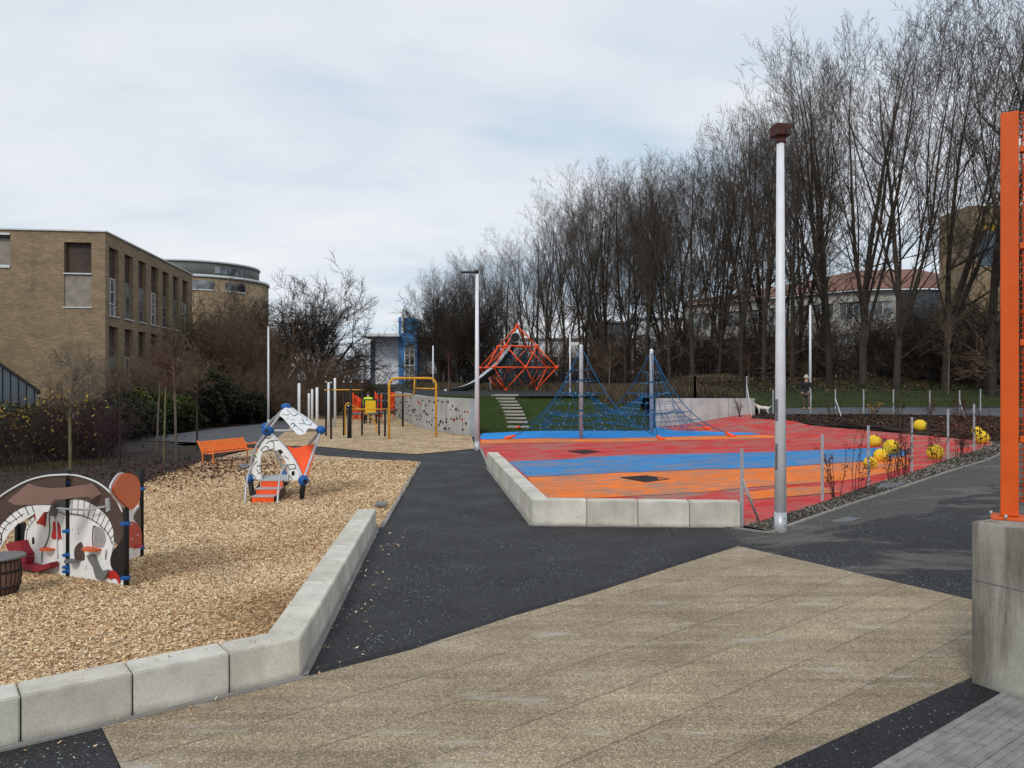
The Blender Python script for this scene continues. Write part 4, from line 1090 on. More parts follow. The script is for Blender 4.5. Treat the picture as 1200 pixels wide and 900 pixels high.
sap_at('thin pale young tree on the grass right of the person in black', 1111, 47, 1.4, 352, 22, 'twig_pale', 'twig_brown', 0.06, 12)
sap_at('thin pale young tree behind the black railings, right of the second mast', 877, 52, 1.6, 405, 23, 'twig_pale', 'twig_red', 0.05, 12)
sap_at('thin pale young tree behind the gap between the two rope masts', 714, 56, 1.6, 400, 24, 'twig_pale', 'twig_brown', 0.05, 10)
# ---- dry grass, grass blades, leaf litter (uncountable)
def scatter(name, label, cat, n, samp, mat, size, seed, h, upright=True, off=0.0):
    rg = np.random.default_rng(seed); X, Y = samp(rg, n); n = len(X)
    Z = np.array([h(a, b) for a, b in zip(X, Y)])+off
    C = np.stack([X, Y, Z], 1)
    if upright:
        a = rg.uniform(0, 6.28, n); L = size*rg.uniform(0.5, 1.4, n); w_ = size*0.05
        side = np.stack([np.cos(a), np.sin(a), 0*a], 1)*w_; tip = C+np.stack([rg.normal(0, .3, n)*L, rg.normal(0, .3, n)*L, L], 1)
        V = np.stack([C-side, C+side, tip+side*0.2, tip-side*0.2], 1).reshape(-1, 3)
    else:
        a = rg.normal(size=(n, 3))*np.array([1, 1, 0.35]); a /= np.linalg.norm(a, axis=1)[:, None]
        b = np.cross(a, np.array([0, 0, 1.0])+rg.normal(size=(n, 3))*0.35); b /= np.linalg.norm(b, axis=1)[:, None]
        s = size*rg.uniform(0.5, 1.4, n)[:, None]; C[:, 2] += rg.random(n)*size*0.8
        V = np.stack([C-a*s, C+b*s*0.6, C+a*s, C-b*s*0.6], 1).reshape(-1, 3)
    o = link(name, fastmesh(name, V, np.arange(n*4).reshape(-1, 4), M[mat], False, rg.random(n)))
    return tag(o, label, cat, kind='stuff')
def polysamp(poly):
    def f(rg, n):
        xs = [p[0] for p in poly]; ys = [p[1] for p in poly]
        X = rg.uniform(min(xs), max(xs), n); Y = rg.uniform(min(ys), max(ys), n); k = inside(poly, X, Y); return X[k], Y[k]
    return f
scatter('bank_grass', 'short green grass covering the bank beside the slab steps', 'grass', 130000, polysamp(bankp), 'grassblade', 0.085, 31, lambda x, y: bank(x, y))
scatter('dry_grass', 'tall dry brown grass along the foot of the tree belt', 'grass', 30000, lambda rg, n: ((lambda t: (-8+24*t, 66-7*t+rg.normal(0, 2.2, n)))(rg.random(n))), 'drygrass', 0.38, 32, H)
scatter('dry_grass', 'dry brown grass behind the black railings above the retaining wall', 'grass', 11000, lambda rg, n: (rg.uniform(5, 13, n), rg.uniform(43.5, 50, n)), 'drygrass', 0.42, 33, H)
scatter('leaf_litter', 'dead brown leaves covering the mulch bed behind the red rubber', 'leaf litter', 42000, polysamp([(11.9, 38.0)]+mul[1:]), 'mulch_leaf', 0.05, 34, H, False, 0.02)
scatter('leaf_litter', 'reddish fallen leaves lying on the dark soil left of the bark', 'leaf litter', 2600, lambda rg, n: (rg.normal(-9.0, 1.8, n), rg.normal(21.5, 2.0, n)), 'leaf_red', 0.045, 35, lambda x, y: 0.04, False, 0.01)
scatter('leaf_litter', 'dead brown leaves strewn over the upper grass slope under the poplars', 'leaf litter', 15000, lambda rg, n: (rg.uniform(12.5, 36, n), 60-12*rg.random(n)**1.8), 'mulch_leaf', 0.09, 38, H, False, 0.05)
scatter('hill_grass', 'short dull green grass on the slope behind the far path', 'grass', 50000, lambda rg, n: (rg.uniform(12.5, 34, n), 40+14*rg.random(n)**1.1), 'grassblade', 0.11, 36, H)
scatter('hedge_bottom_grass', 'rough grass verge at the foot of the left hedge', 'grass', 9000, lambda rg, n: ((lambda t: (-16.6+4.4*t+rg.normal(0, .5, n), 17.3+6.5*t-rg.random(n)*0.8))(rg.random(n))), 'drygrass', 0.12, 37, lambda x, y: 0.03)
# copper-leaved shrubs along the right-hand strip and on the mulch bed
def small_plant(label, x, y, Ht, seed, leaves=90, name='young_shrub', tm='twig_red', lm='leaf_red', n=5):
    z = H(x, y); rr = random.Random(seed); sg = []; V = []; ti = []
    for k in range(n):
        a = rr.random()*6.28; d = Vector((math.cos(a)*0.22, math.sin(a)*0.22, 1)).normalized()
        b = grow(sg, Vector((math.cos(a)*0.06, math.sin(a)*0.06, -0.03)), d, Ht*rr.uniform(0.6, 1.05), 0.010, 6, rr, 0.10, 0.02, 0.3)
        for j in range(6):
            q, dd, r_ = pick(b, rr.uniform(0.2, 0.95)); e = grow(sg, q, turn(dd, R(rr.uniform(25, 55)), rr), Ht*rr.uniform(0.1, 0.26), 0.0045, 3, rr, 0.15, 0.03, 0.5)
            for m in range(max(1, int(leaves*0.62)//(n*6))):
                q2, d2, r2 = pick(e, rr.uniform(0.1, 0.999)); a_ = perp(d2, rr); c_ = d2.cross(a_); s = rr.uniform(0.022, 0.045)
                l = [q2, q2+a_*s+c_*s*0.5, q2+a_*s*2, q2+a_*s-c_*s*0.5]; V += [tuple(p) for p in l]; ti.append(rr.random())
    t = thing(name, label, 'shrub', (x, y, z)); link('stems', seg_mesh('stems', sg, M[tm]), t)
    if V: link('leaves', fastmesh('leaves', V, np.arange(len(V)).reshape(-1, 4), M[lm], False, ti), t)
pl = [(980, 584, 1.15, 150, 'copper-leaved young shrub right of the second fence post from the wall end'), (1001, 576, 1.9, 60, 'tall sparse young shrub with few leaves, left of the third fence post'),
      (1010, 573, 1.0, 90, 'small copper shrub touching the third fence post'), (1043, 562, 1.3, 240, 'leafy copper shrub in front of the cluster of yellow balls'),
      (1056, 558, 1.1, 120, 'copper shrub right of the ball cluster'), (1062, 557, 1.35, 200, 'dense copper shrub just left of the fourth fence post'),
      (1098, 543, 1.2, 330, 'dense copper shrub before the lone yellow ball at the front edge'), (1122, 536, 1.4, 420, 'bushy copper shrub between the fifth and sixth fence posts'),
      (1130, 533, 1.4, 420, 'bushy copper shrub just left of the sixth fence post'), (1150, 524, 1.2, 260, 'copper shrub beside the rightmost yellow ball')]
for i, (px, py, hh, lv, lab) in enumerate(pl):
    g = G(px, py); small_plant(lab, g.x, g.y, hh, 50+i, lv, n=3 if lv < 100 else 6)
for i, (px, py, hh, lv, lab, lm) in enumerate([(868, 489, 1.1, 160, 'small leafy shrub leaning over the right end of the retaining wall', 'leaf_red'), (975, 488, 0.9, 200, 'low green shrub on the mulch bed behind the near lamp', 'leaf_dark'),
      (1025, 490, 1.0, 420, 'reddish bushy shrub in the middle of the mulch bed', 'leaf_autumn'), (1052, 490, 1.0, 260, 'low green shrub right of the reddish one on the mulch bed', 'leaf_dark'),
      (1088, 490, 1.1, 300, 'copper shrub near the back of the mulch bed', 'leaf_red'), (1130, 492, 1.2, 420, 'copper shrub at the right end of the mulch bed', 'leaf_red')]):
    g = G(px, py); small_plant(lab, g.x, g.y, hh, 80+i, lv, lm=lm, n=8)
# ================================================================== PLAY EQUIPMENT
CAMP = Vector((0, 0, CH))
class Plane:
    def __init__(s, A, B, C=None):
        A, B = Vector(A), Vector(B); C = Vector(C) if C is not None else A+Vector((0, 0, 1))
        s.p = A; s.n = (B-A).cross(C-A).normalized()
        if s.n.dot(CAMP-A) < 0: s.n = -s.n
    def __call__(s, px, py, off=0.0):
        d = Vector(((px-600)/F, 1, -(py-HOR)/F)); t = (s.p-CAMP).dot(s.n)/d.dot(s.n)
        return CAMP+d*t+s.n*off
    def shape(s, mb, pts, th=0.018, off=0.0):
        mb.prism([s(x, y, off) for x, y in pts], -s.n*th); return mb
    def stroke(s, mb, pts, wpx, off=0.004, th=0.004):
        P = [s(x, y, off) for x, y in pts]; k = wpx/F*P[0].y/2
        for a, b in zip(P, P[1:]):
            d = (b-a)
            if d.length < 1e-5: continue
            e = d.normalized(); sd = e.cross(s.n)*k; ext = e*k*0.6
            mb.prism([a-ext-sd, b+ext-sd, b+ext+sd, a-ext+sd], -s.n*th)
        return mb
def smooth(pts, n=6, closed=False):
    P = [Vector((p[0], p[1])) if len(p) == 2 else Vector(p) for p in pts]; m = len(P); out = []
    for i in range(m if closed else m-1):
        g = (lambda k: P[k % m]) if closed else (lambda k: P[max(0, min(m-1, k))])
        p0, p1, p2, p3 = g(i-1), g(i), g(i+1), g(i+2)
        for j in range(n):
            t = j/n; out.append(0.5*((2*p1)+(-p0+p2)*t+(2*p0-5*p1+4*p2-p3)*t*t+(-p0+3*p1-3*p2+p3)*t**3))
    if not closed: out.append(P[-1])
    return [tuple(p) for p in out]
# ---------------- toddler play panel
gM = G(80, 676, chipH); gR = G(148, 688, chipH); gK = G(166, 653, chipH); gL = G(20, 667, chipH)
plA = Plane(gM, gR); plC = Plane(gM, gL); plK = Plane(gR, gK)
nf = (CAMP-gM); nf.z = 0; nf.normalize()
plB = Plane(gM+nf*0.12, gM+nf*0.12+Vector((-1.0, -0.16, 0)))
pp = thing('toddler_play_wall', 'toddler play wall with brown dome arch, red tulips and white stone pattern at left edge', 'play wall', tuple(gM))
def post(parent, g, top_py, r, capm='black', h=chipH):
    zt = Zof(top_py, g.y); mb = MB(); mb.tube([(g.x, g.y, g.z-0.2), (g.x, g.y, zt-0.02), (g.x, g.y, zt)], [r, r, r*0.75], 14); return mb.build('post', M['black'], parent)
post(pp, gM, 550, 0.028); pR = post(pp, gR, 595, 0.030); pK = post(pp, gK, 549, 0.028); post(pp, gL, 612, 0.028)
def clamp(parent, g, py, r=0.045):
    z = Zof(py, g.y); mb = MB(); r *= 0.85; mb.cyl((g.x, g.y, z-0.025), r, 0.05, 14)
    d = (CAMP-g); d.z = 0; d.normalize(); mb.box(Vector((g.x, g.y, z))+d*r+Vector((-0.04, 0, 0)), (0.055, 0.03, 0.035), bev=0.008); return mb.build('clamp', M['blue'], parent)
for y in (566, 622, 650, 664, 669): clamp(pp, gM, y, 0.042)
for y in (613.5, 677): clamp(pp, gR, y)
for y in (573, 641.5): clamp(pp, gK, y)
clamp(pp, gL, 648)
white = [(78, 672), (78, 585), (90, 584), (101, 586), (114, 593), (126, 604), (133, 619), (135, 632), (131, 645), (130, 655), (131.5, 665), (137, 673), (146, 680), (146, 689), (78, 677)]
mb = MB(); plA.shape(mb, white, 0.018, 0.0); wp = mb.build('panel', M['white'], pp)
brown = smooth([(77, 557), (90, 557.5), (103, 561), (116, 567), (128, 576), (138, 588), (144, 601), (146, 618)], 4)+[(146, 628), (140, 640), (134, 634), (133, 619)]+smooth([(133, 619), (126, 604), (114, 593), (101, 586), (90, 584), (77, 585)], 3)[1:]
mb = MB(); plA.shape(mb, brown, 0.03, 0.006); mb.build('dome_arch', M['brown'], pp)
mb = MB(); plA.shape(mb, smooth([(146, 626), (141, 636), (134, 644), (130, 655), (132, 666), (140, 675), (146, 680)], 4), 0.02, 0.009); mb.build('dark_panel', M['black'], pp)
mb = MB()
plA.stroke(mb, smooth([(78, 602), (92, 603.5), (106, 608), (118, 616), (127, 626), (132, 638)], 4), 0.9)
plA.stroke(mb, smooth([(78, 585.5), (90, 585), (101, 587), (114, 594), (126, 605), (132.5, 619), (134, 632)], 4), 0.8)
for a, b in (((85, 585), (84, 603)), ((92, 585), (91, 604)), ((99, 587), (98, 606)), ((106, 590), (103, 608)), ((113, 593.5), (108, 610)), ((119, 598), (113, 613)), ((124, 603), (118, 617)), ((128, 609), (122, 621)), ((132, 617), (126, 626)), ((134, 626), (130, 631)), ((134, 634), (131, 636))):
    plA.stroke(mb, [a, b], 0.7)
plA.stroke(mb, smooth([(109.5, 642), (108.5, 630), (109.5, 618), (112, 617)], 4), 1.5); plA.stroke(mb, smooth([(126, 645), (124, 656), (124, 648), (124.5, 644)], 3), 0.6)
for x, y in ((85, 620), (92, 620), (92, 625), (101, 664), (101, 667), (102, 652), (115, 633), (119, 632)):
    c = plA(x, y, 0.003); mb.ball(c, 0.006, 6, 4)
mb.build('stone_outline', M['black'], wp)
mb = MB(); plA.shape(mb, smooth([(111, 618), (118, 618), (123, 625), (124, 634), (121, 641), (115, 641.5), (110.5, 640), (110, 630)], 4, True), 0.006, 0.004); mb.build('mirror', simple('mirror_grey', (0.36, 0.37, 0.37), 0.3, 0.3), pp)
mb = MB(); plA.shape(mb, smooth([(88, 655), (87.5, 644), (91, 638), (95, 635), (97.5, 640), (99, 647), (99, 656), (93, 657)], 4, True), 0.004, 0.004); mb.build('cave_hole', M['brown'], pp)
def shelf(pl, px, py, wpx, dep, th, mat, nm, hz=0.0, rnd=True):
    c = pl(px, py); w_ = wpx/F*c.y/2; e = Vector((pl.n.y, -pl.n.x, 0)); n = Vector((pl.n.x, pl.n.y, 0)).normalized(); e.normalize()
    pts = []
    if rnd:
        for k in range(17):
            a = math.pi*k/16; pts.append(c+e*w_*math.cos(a)+n*dep*math.sin(a))
    else: pts = [c-e*w_, c-e*w_+n*dep, c+e*w_+n*dep, c+e*w_]
    mb = MB(); mb.prism(pts, (0, 0, th)); return mb.build(nm, mat, pp)
shelf(plA, 111, 643.5, 28, 0.13, 0.02, M['orange'], 'shelf'); shelf(plC, 59, 643.5, 20, 0.12, 0.018, M['orange'], 'shelf')
shelf(plA, 89, 657.5, 20, 0.13, 0.02, M['grey_panel'], 'shelf')
mb = MB(); plA.shape(mb, smooth([(106, 650), (112, 650), (115, 657), (118, 664), (122, 669), (128, 667), (129, 672), (124, 678), (117, 678), (114, 672), (112, 664), (107, 656)], 3, True), 0.03, 0.035); mb.build('boot_shape', M['grey_panel'], pp)
mb = MB(); plA.shape(mb, [(127, 671), (131, 668), (136, 669), (140, 674), (142, 681), (140, 684), (138, 679), (134, 677), (131, 679), (127, 677)], 0.012, 0.012); mb.build('red_cap', M['red'], pp)
# left white wall with tulips
wc = smooth([(79, 602), (70, 596.5), (58, 596), (46, 600), (36, 609), (30, 620), (28.5, 634)], 4)+[(26, 650), (25, 668), (79, 677.5)]
mb = MB(); plC.shape(mb, wc, 0.018); wl = mb.build('panel', M['white'], pp)
mb = MB(); plC.stroke(mb, smooth([(78, 604), (68, 600), (58, 600), (46, 604), (38, 612), (32, 622), (31, 632)], 4), 0.6)
for a, b in (((29, 612), (34, 616)), ((31, 606), (37, 611)), ((35, 601), (41, 606)), ((27.5, 618), (32, 621)), ((58, 592), (57, 600)), ((64, 592), (64, 600))): plC.stroke(mb, [a, b], 0.6)
plC.shape(mb, smooth([(38, 630), (40, 630), (40.3, 637), (38, 637)], 3, True), 0.004, 0.004); mb.build('stone_outline', M['black'], wl)
mb = MB(); plC.stroke(mb, smooth([(49.5, 658), (50, 645), (55, 636), (58.5, 622), (58, 606), (61, 601), (64, 603), (66, 611)], 5), 1.5, 0.006, 0.008)
plC.stroke(mb, smooth([(58, 592), (58.5, 604)], 3), 1.4, 0.006, 0.008); mb.build('tulip_stem', M['green'], pp)
mb = MB(); plC.shape(mb, [(46, 592), (54, 592), (55, 600), (54, 611), (53.5, 617), (51.5, 613), (50, 615), (47.5, 612), (45, 614), (43.5, 606), (41, 607), (44, 600)], 0.014, 0.02); mb.build('tulip_flower', M['red'], pp)
mb = MB(); plC.shape(mb, [(64, 611), (68, 611), (71, 617), (72, 628), (73, 631), (70, 630), (69, 633), (66.5, 629), (64, 632), (62, 629), (63.5, 620)], 0.014, 0.02); mb.build('tulip_flower', M['red'], pp)
mb = MB(); plC.shape(mb, [(18, 635), (33, 632), (36, 640), (41, 648), (40, 650), (27, 650), (18, 640)], 0.10, 0.11); mb.build('play_stove', M['wine'], pp)
mb = MB(); plC.shape(mb, [(24, 655), (55, 662), (70, 657), (70, 663), (55, 668), (25, 661)], 0.10, 0.12); mb.build('play_counter', M['wine'], pp)
mb = MB(); plC.shape(mb, [(27, 653), (40, 651), (40, 658), (27, 656)], 0.10, 0.1); mb.build('play_counter', M['wine'], pp)
mb = MB(); plC.shape(mb, [(17, 616), (26, 612), (27.5, 622), (29, 634), (21, 640), (17, 632)], 0.02, -0.02); mb.build('dark_panel', M['black'], pp)
# left arch standing forward
band_ = smooth([(44, 593), (30, 595), (18, 601), (6, 612), (-8, 628), (-18, 645)], 4)+smooth([(-8, 655), (0, 641), (10, 622), (22, 611), (34, 605), (42, 601)], 4)
mb = MB(); plB.shape(mb, smooth([(60, 592), (44, 592), (30, 594), (18, 600), (6, 611), (-8, 628), (-18, 645)], 4)+smooth([(-4, 652), (2, 640), (12, 624), (22, 613), (36, 605.5), (42, 601), (44, 611), (52, 600), (58, 599)], 1), 0.018, 0.02); wb = mb.build('panel', M['white'], pp)
mb = MB()
for a, b in (((12, 600), (21, 609)), ((20, 597), (27, 605)), ((30, 593), (35, 603)), ((5, 608), (14, 614)), ((0, 616), (9, 621)), ((38, 592), (41, 600))): plB.stroke(mb, [a, b], 0.7, 0.024)
plB.stroke(mb, smooth([(28, 602), (18, 609), (8, 616), (2, 628)], 4), 0.6, 0.024)
plB.stroke(mb, smooth([(-1, 624), (1.5, 624), (2.8, 628), (1.5, 632), (-1.5, 631), (-2, 627)], 4, True), 1.0, 0.024); plB.stroke(mb, smooth([(2.8, 628), (2.5, 635), (-0.5, 639)], 4), 1.0, 0.024)
mb.build('stone_outline', M['black'], wb)
mb = MB(); plB.shape(mb, smooth([(77, 557), (60, 557.5), (45, 560), (30, 565), (14, 573.5), (0, 583), (-14, 597), (-24, 615), (-28, 640)], 4)+[(-18, 645), (-8, 628), (6, 612), (18, 601), (30, 594.5), (44, 592.5), (60, 592), (77, 585)], 0.03, 0.0); mb.build('dome_arch', M['brown'], pp)
mb = MB(); mb.tube([plB(x, y, 0.01) for x, y in smooth([(82, 556), (60, 557), (45, 559.5), (30, 564.5), (14, 573), (0, 582.5), (-14, 597)], 4)], 0.012, 6); mb.tube([plA(x, y, 0.01) for x, y in smooth([(77, 556.5), (90, 557), (103, 560.5), (116, 566), (128, 575), (138, 587), (144.5, 600)], 4)], 0.010, 6); mb.build('dome_edge', M['trim_white'], pp)
plF = Plane(gM+nf*0.62, gM+nf*0.62+Vector((nf.y, -nf.x, 0)))
mb = MB(); plF.shape(mb, [(9, 587), (33, 567), (46, 571), (60, 572.5), (78, 571.5), (95, 569), (108, 567), (119.5, 578.5), (107, 584.5), (104, 582), (92, 582.5), (76, 585), (64, 585.5), (59, 591), (40, 591.5), (17, 591.5)], 0.02); mb.build('sign_board', M['mauve'], pp)
mb = MB(); mb.tube([plA(x, y, 0.10 if x < 124 else 0.02) for x, y in smooth([(60, 592.5), (76, 594), (95, 595.5), (112, 596), (123, 594), (128, 592)], 4)], 0.011, 8)
mb.tube([plA(75+0.2*i, 603+i*5, 0.09) for i in range(0, 11)], 0.008, 6); plA.shape(mb, [(125, 584), (129.5, 583), (130.5, 598), (126, 600)], 0.02, 0.02); mb.build('hand_pipe', M['steel'], pp)
mb = MB(); plA.shape(mb, [(69, 588), (75, 588), (76, 595), (74.5, 603), (71, 603), (69, 596)], 0.05, 0.12); mb.build('tap_block', M['grey_panel'], pp)
# side wing between the front right post and the rear post
mb = MB(); plK.shape(mb, smooth([(132, 573), (136, 563), (142, 556), (150, 554.5), (158, 558), (163, 566), (163, 584), (158, 594), (152, 597), (144, 590), (135, 580)], 4, True), 0.02, 0.01); mb.build('orange_oval', M['orange'], pp)
mb = MB(); plK.shape(mb, smooth([(131, 572), (135, 562), (141, 555), (147, 554), (142, 562), (140, 575), (150, 596), (145, 593), (135, 583)], 3, True), 0.012, -0.012); mb.build('oval_edge', M['trim_white'], pp)
mb = MB(); plK.shape(mb, [(149, 600), (158, 598), (163, 592), (165, 600), (165, 651), (150, 656)], 0.018, -0.005); mb.build('panel', M['white'], pp)
mb = MB(); plK.shape(mb, smooth([(163, 595), (158, 602), (157, 608), (161, 613), (164, 618)], 3)+[(165, 618), (165, 594)], 0.02, 0.0); mb.build('dark_panel', M['black'], pp)
rc = MB(); plK.shape(rc, smooth([(150, 612), (156, 611.5), (162, 616), (165.5, 626), (165.5, 640), (150, 641.5)], 3, False), 0.02, 0.006); rc.build('mushroom_cap', M['red'], pp)
mb = MB()
for x, y in ((152.5, 614.5), (160, 627), (153, 632)): mb.ball(plK(x, y, 0.012), 0.012, 8, 5)
mb.build('white_dot', M['white'], pp)
shelf(plK, 158, 641, 20, 0.09, 0.015, M['red'], 'shelf')
# barrel table
gb = G(4, 697, chipH)
bt = thing('barrel_table', 'brown half barrel table with a grey round top at the left edge', 'play table', tuple(gb))
k = gb.y/F
mb = MB(); mb.lathe((gb.x-0.02, gb.y, gb.z), [(15*k, 0), (19*k, 12*k), (20.5*k, 24*k), (19*k, 38*k), (18.5*k, 42*k)], 24); brl = mb.build('barrel', simple('barrel_brown', (0.15, 0.085, 0.06), 0.6, 0, 0.25, 3), bt)
mb = MB()
for z, r in ((11*k, 19.2*k), (29*k, 20.5*k)):
    mb.tube([(gb.x-0.02+r*math.cos(a*math.pi/12), gb.y+r*math.sin(a*math.pi/12), gb.z+z) for a in range(24)], 0.012, 5, closed=True)
for a in range(24):
    an = a*math.pi/12; mb.tube([(gb.x-0.02+q[0]*k*1.005*math.cos(an), gb.y+q[0]*k*1.005*math.sin(an), gb.z+q[1]*k) for q in ((15, 0), (19, 12), (20.5, 24), (19, 38), (18.5, 42))], 0.005, 4)
mb.build('hoop', M['black'], brl)
mb = MB(); mb.lathe((gb.x-0.02, gb.y, gb.z+43*k), [(24*k, 0), (25*k, 1.2*k), (24.5*k, 3*k)], 28); mb.build('table_top', M['grey_panel'], bt)

# ---------------- dome climbing playhouse
T_, L_, R_, BL, BR = at(335, 477, 17.2), at(314, 505, 16.7), at(376, 504, 16.9), at(293, 561, 16.9), at(355.5, 563, 16.2)
L2, BB = at(311, 500, 17.8), at(334, 556, 18.4)
ph = thing('playhouse', 'small climbing playhouse with blue ball joints, white stone-pattern arch and orange panel', 'playhouse', (L_.x+0.3, 16.8, 0))
k = 16.8/F
for p, r, s in ((T_, 6.0, (1, 1, .78)), (L_, 7.0, (1.05, 1, .85)), (R_, 5.6, (1, 1, 0.95)), (BL, 5.4, (1, 1, 1)), (BR, 6.0, (1, 1, 1)), (L2, 5.0, (1, 1, 1)), (BB, 5.2, (1, 1, 1))):
    mb = MB(); mb.ball(p, r*k, 16, 10, s); jb_ = mb.build('ball_joint', M['blue'], ph)
    mb = MB(); d = (CAMP-p).normalized()+Vector((-0.25, 0, 0.05)) if p is L_ else (CAMP-p).normalized()+Vector((0.35, 0, -0.15)); d.normalize(); mb.tube([p+d*r*k*0.8, p+d*r*k*1.03], 2.3*k, 12)
    if p in (L_, BR): mb.build('joint_cap', M['black'], jb_)
def tb(a, b, r=0.028, bend=0.0, dirb=Vector((0, 0, 1)), nm='tube', m='steel'):
    pts = [a.lerp(b, i/8)+dirb*bend*math.sin(math.pi*i/8) for i in range(9)]
    mb = MB(); mb.tube(pts, r, 10); return mb.build(nm, M[m], ph)
tb(L_, T_); tb(L2, T_); tb(L_, R_); tb(R_, BR); tb(L_, BR, 0.028, 0.10, Vector((1, 0, 0.3))); tb(L_, BL, 0.024, 0.12, Vector((-1, 0, 0.3))); tb(L2, BB); tb(T_, R_, 0.028, 0.05); tb(R_, BB); tb(L_, L2); tb(BL, BB, 0.022)
for p, q in ((BL, G(297, 583)), (BR, G(353, 586)), (BB, Vector((BB.x+0.02, BB.y, 0)))):
    mb = MB(); mb.tube([p, Vector((q.x, q.y, -0.1))], [0.058, 0.050], 14); mb.build('leg', M['black'], ph)
plW = Plane(BL, BR, L_)
ring = smooth([(315, 509.5), (305, 522), (299, 536), (295.5, 550), (296.5, 561)], 4)+[(303, 562), (309, 563)]+smooth([(307.5, 560), (305, 548), (305.5, 536), (309, 529.5), (316, 527), (324, 528), (330, 533), (335, 543), (336.5, 555), (337, 562)], 3)+[(345, 563), (352, 563)]+smooth([(352, 559), (346, 544), (338, 531), (328, 518), (318, 509)], 4)
mb = MB(); plW.shape(mb, ring, 0.02); wpn = mb.build('arch_panel', M['white'], ph)
mb = MB()
for s_ in ([(306, 527), (311, 523), (315, 524), (313, 528), (308, 530), (306, 527)], [(312, 520), (316, 517), (321, 518), (321, 526), (315, 527)], [(310, 513), (316, 514), (318, 512)], [(318, 516), (326, 516)],
           [(301, 546), (306, 546), (307, 553), (303, 555), (301, 550)], [(307, 556), (309, 562)], [(298, 534), (301, 536)], [(337, 545), (345, 544), (347, 549), (339, 550), (337, 545)], [(338, 562), (339, 557), (343, 562)], [(296, 556), (300, 561)], [(333, 534), (338, 538)]):
    plW.stroke(mb, s_, 0.9)
plW.shape(mb, [(325, 527), (330, 527), (332, 531), (328, 532)], 0.004, 0.004); plW.shape(mb, smooth([(342, 553), (345, 552), (345, 557), (342, 557)], 3, True), 0.004, 0.004)
mb.build('stone_outline', M['black'], wpn)
plO = Plane(BR, R_, L_)
mb = MB(); plO.shape(mb, [(336.5, 522), (341, 525), (352, 524), (360, 521.5), (371, 520), (368, 534), (361, 557), (354, 558.5), (345, 540)], 0.02, 0.0); mb.build('orange_panel', M['orange_red'], ph)
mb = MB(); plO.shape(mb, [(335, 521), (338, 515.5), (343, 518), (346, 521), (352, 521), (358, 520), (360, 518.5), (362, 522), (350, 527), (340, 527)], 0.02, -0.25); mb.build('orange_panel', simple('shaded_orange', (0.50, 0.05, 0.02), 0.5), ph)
Q_ = at(352, 511, 16.1); plR = Plane(T_, R_, Q_)
mb = MB(); plR.shape(mb, smooth([(332, 480), (337, 478.5), (343, 479.5), (349, 484), (357, 490), (365, 496), (370, 500.5), (369.5, 504), (362, 503), (359, 505), (356.5, 510), (350, 510.5), (344, 505), (338, 498), (332, 491), (327.5, 487)], 2, True), 0.02, 0.03); rf = mb.build('roof_panel', M['white'], ph)
mb = MB()
for s_ in ([(330, 487), (335, 488), (338, 487)], [(336, 482), (340, 486), (344, 489), (349, 486), (347, 483)], [(336, 492), (337, 493)], [(341, 493), (345, 494)], [(340, 499), (343, 497), (348, 502)], [(350, 498), (356, 498), (362, 500), (366, 497)], [(353, 492), (356, 497)], [(348, 504), (352, 505), (355, 508)], [(360, 491), (358, 494)], [(343, 502), (345, 500), (343, 497)]):
    plR.stroke(mb, s_, 1.0, 0.034)
mb.build('stone_outline', M['black'], rf)
# steps up to the platform
mb = MB(); a = at(308, 562, 16.75); b = at(337, 562, 16.55); c = (a+b)/2; mb.box((c.x, c.y+0.35, c.z-0.01), ((b-a).length, 0.9, 0.04)); mb.build('platform', M['steel'], ph)
for (x0, x1, y0, y1, Y) in ((306, 331, 563.5, 571, 16.5), (300, 328, 573.5, 580, 16.2), (295, 321, 582.5, 591, 15.9)):
    a = at(x0, y0, Y); b = at(x1, y1, Y); mb = MB(); mb.box(((a.x+b.x)/2, Y, (a.z+b.z)/2), (b.x-a.x, 0.02, a.z-b.z), bev=0.004); mb.build('riser', M['orange_red'], ph)
    mb = MB(); mb.box(((a.x+b.x)/2, Y+0.13, a.z+0.008), (b.x-a.x+0.01, 0.3, 0.018)); mb.build('tread', M['steel'], ph)
for x0, x1 in ((304, 293), (334, 324)):
    a = at(x0, 565, 16.8); b = at(x1, 584, 15.9); mb = MB(); mb.prism([a, b, b-Vector((0, 0, 0.16)), a-Vector((0, 0, 0.22))], (0.015, 0, 0)); mb.build('stringer', M['brown'], ph)
for pts in ([(301, 541, 16.7), (296.5, 545, 16.5), (291.5, 554, 16.2), (288.5, 568, 15.95), (287, 592, 15.8)], [(336.5, 543, 16.5), (333, 547, 16.3), (329, 556, 16.1), (326.5, 570, 15.85), (325, 593, 15.7)]):
    mb = MB(); mb.tube([at(*q) for q in smooth(pts, 4)], 0.021, 8); mb.build('handrail', M['steel'], ph)
mb = MB(); a = at(281, 585, 16.9); b = at(300, 573, 17.6); mb.prism([a, a+Vector((0.28, 0.5, 0)), b+Vector((0.1, 0.5, 0)), b], (0, 0, -0.05)); mb.build('side_ramp', M['brown'], ph)

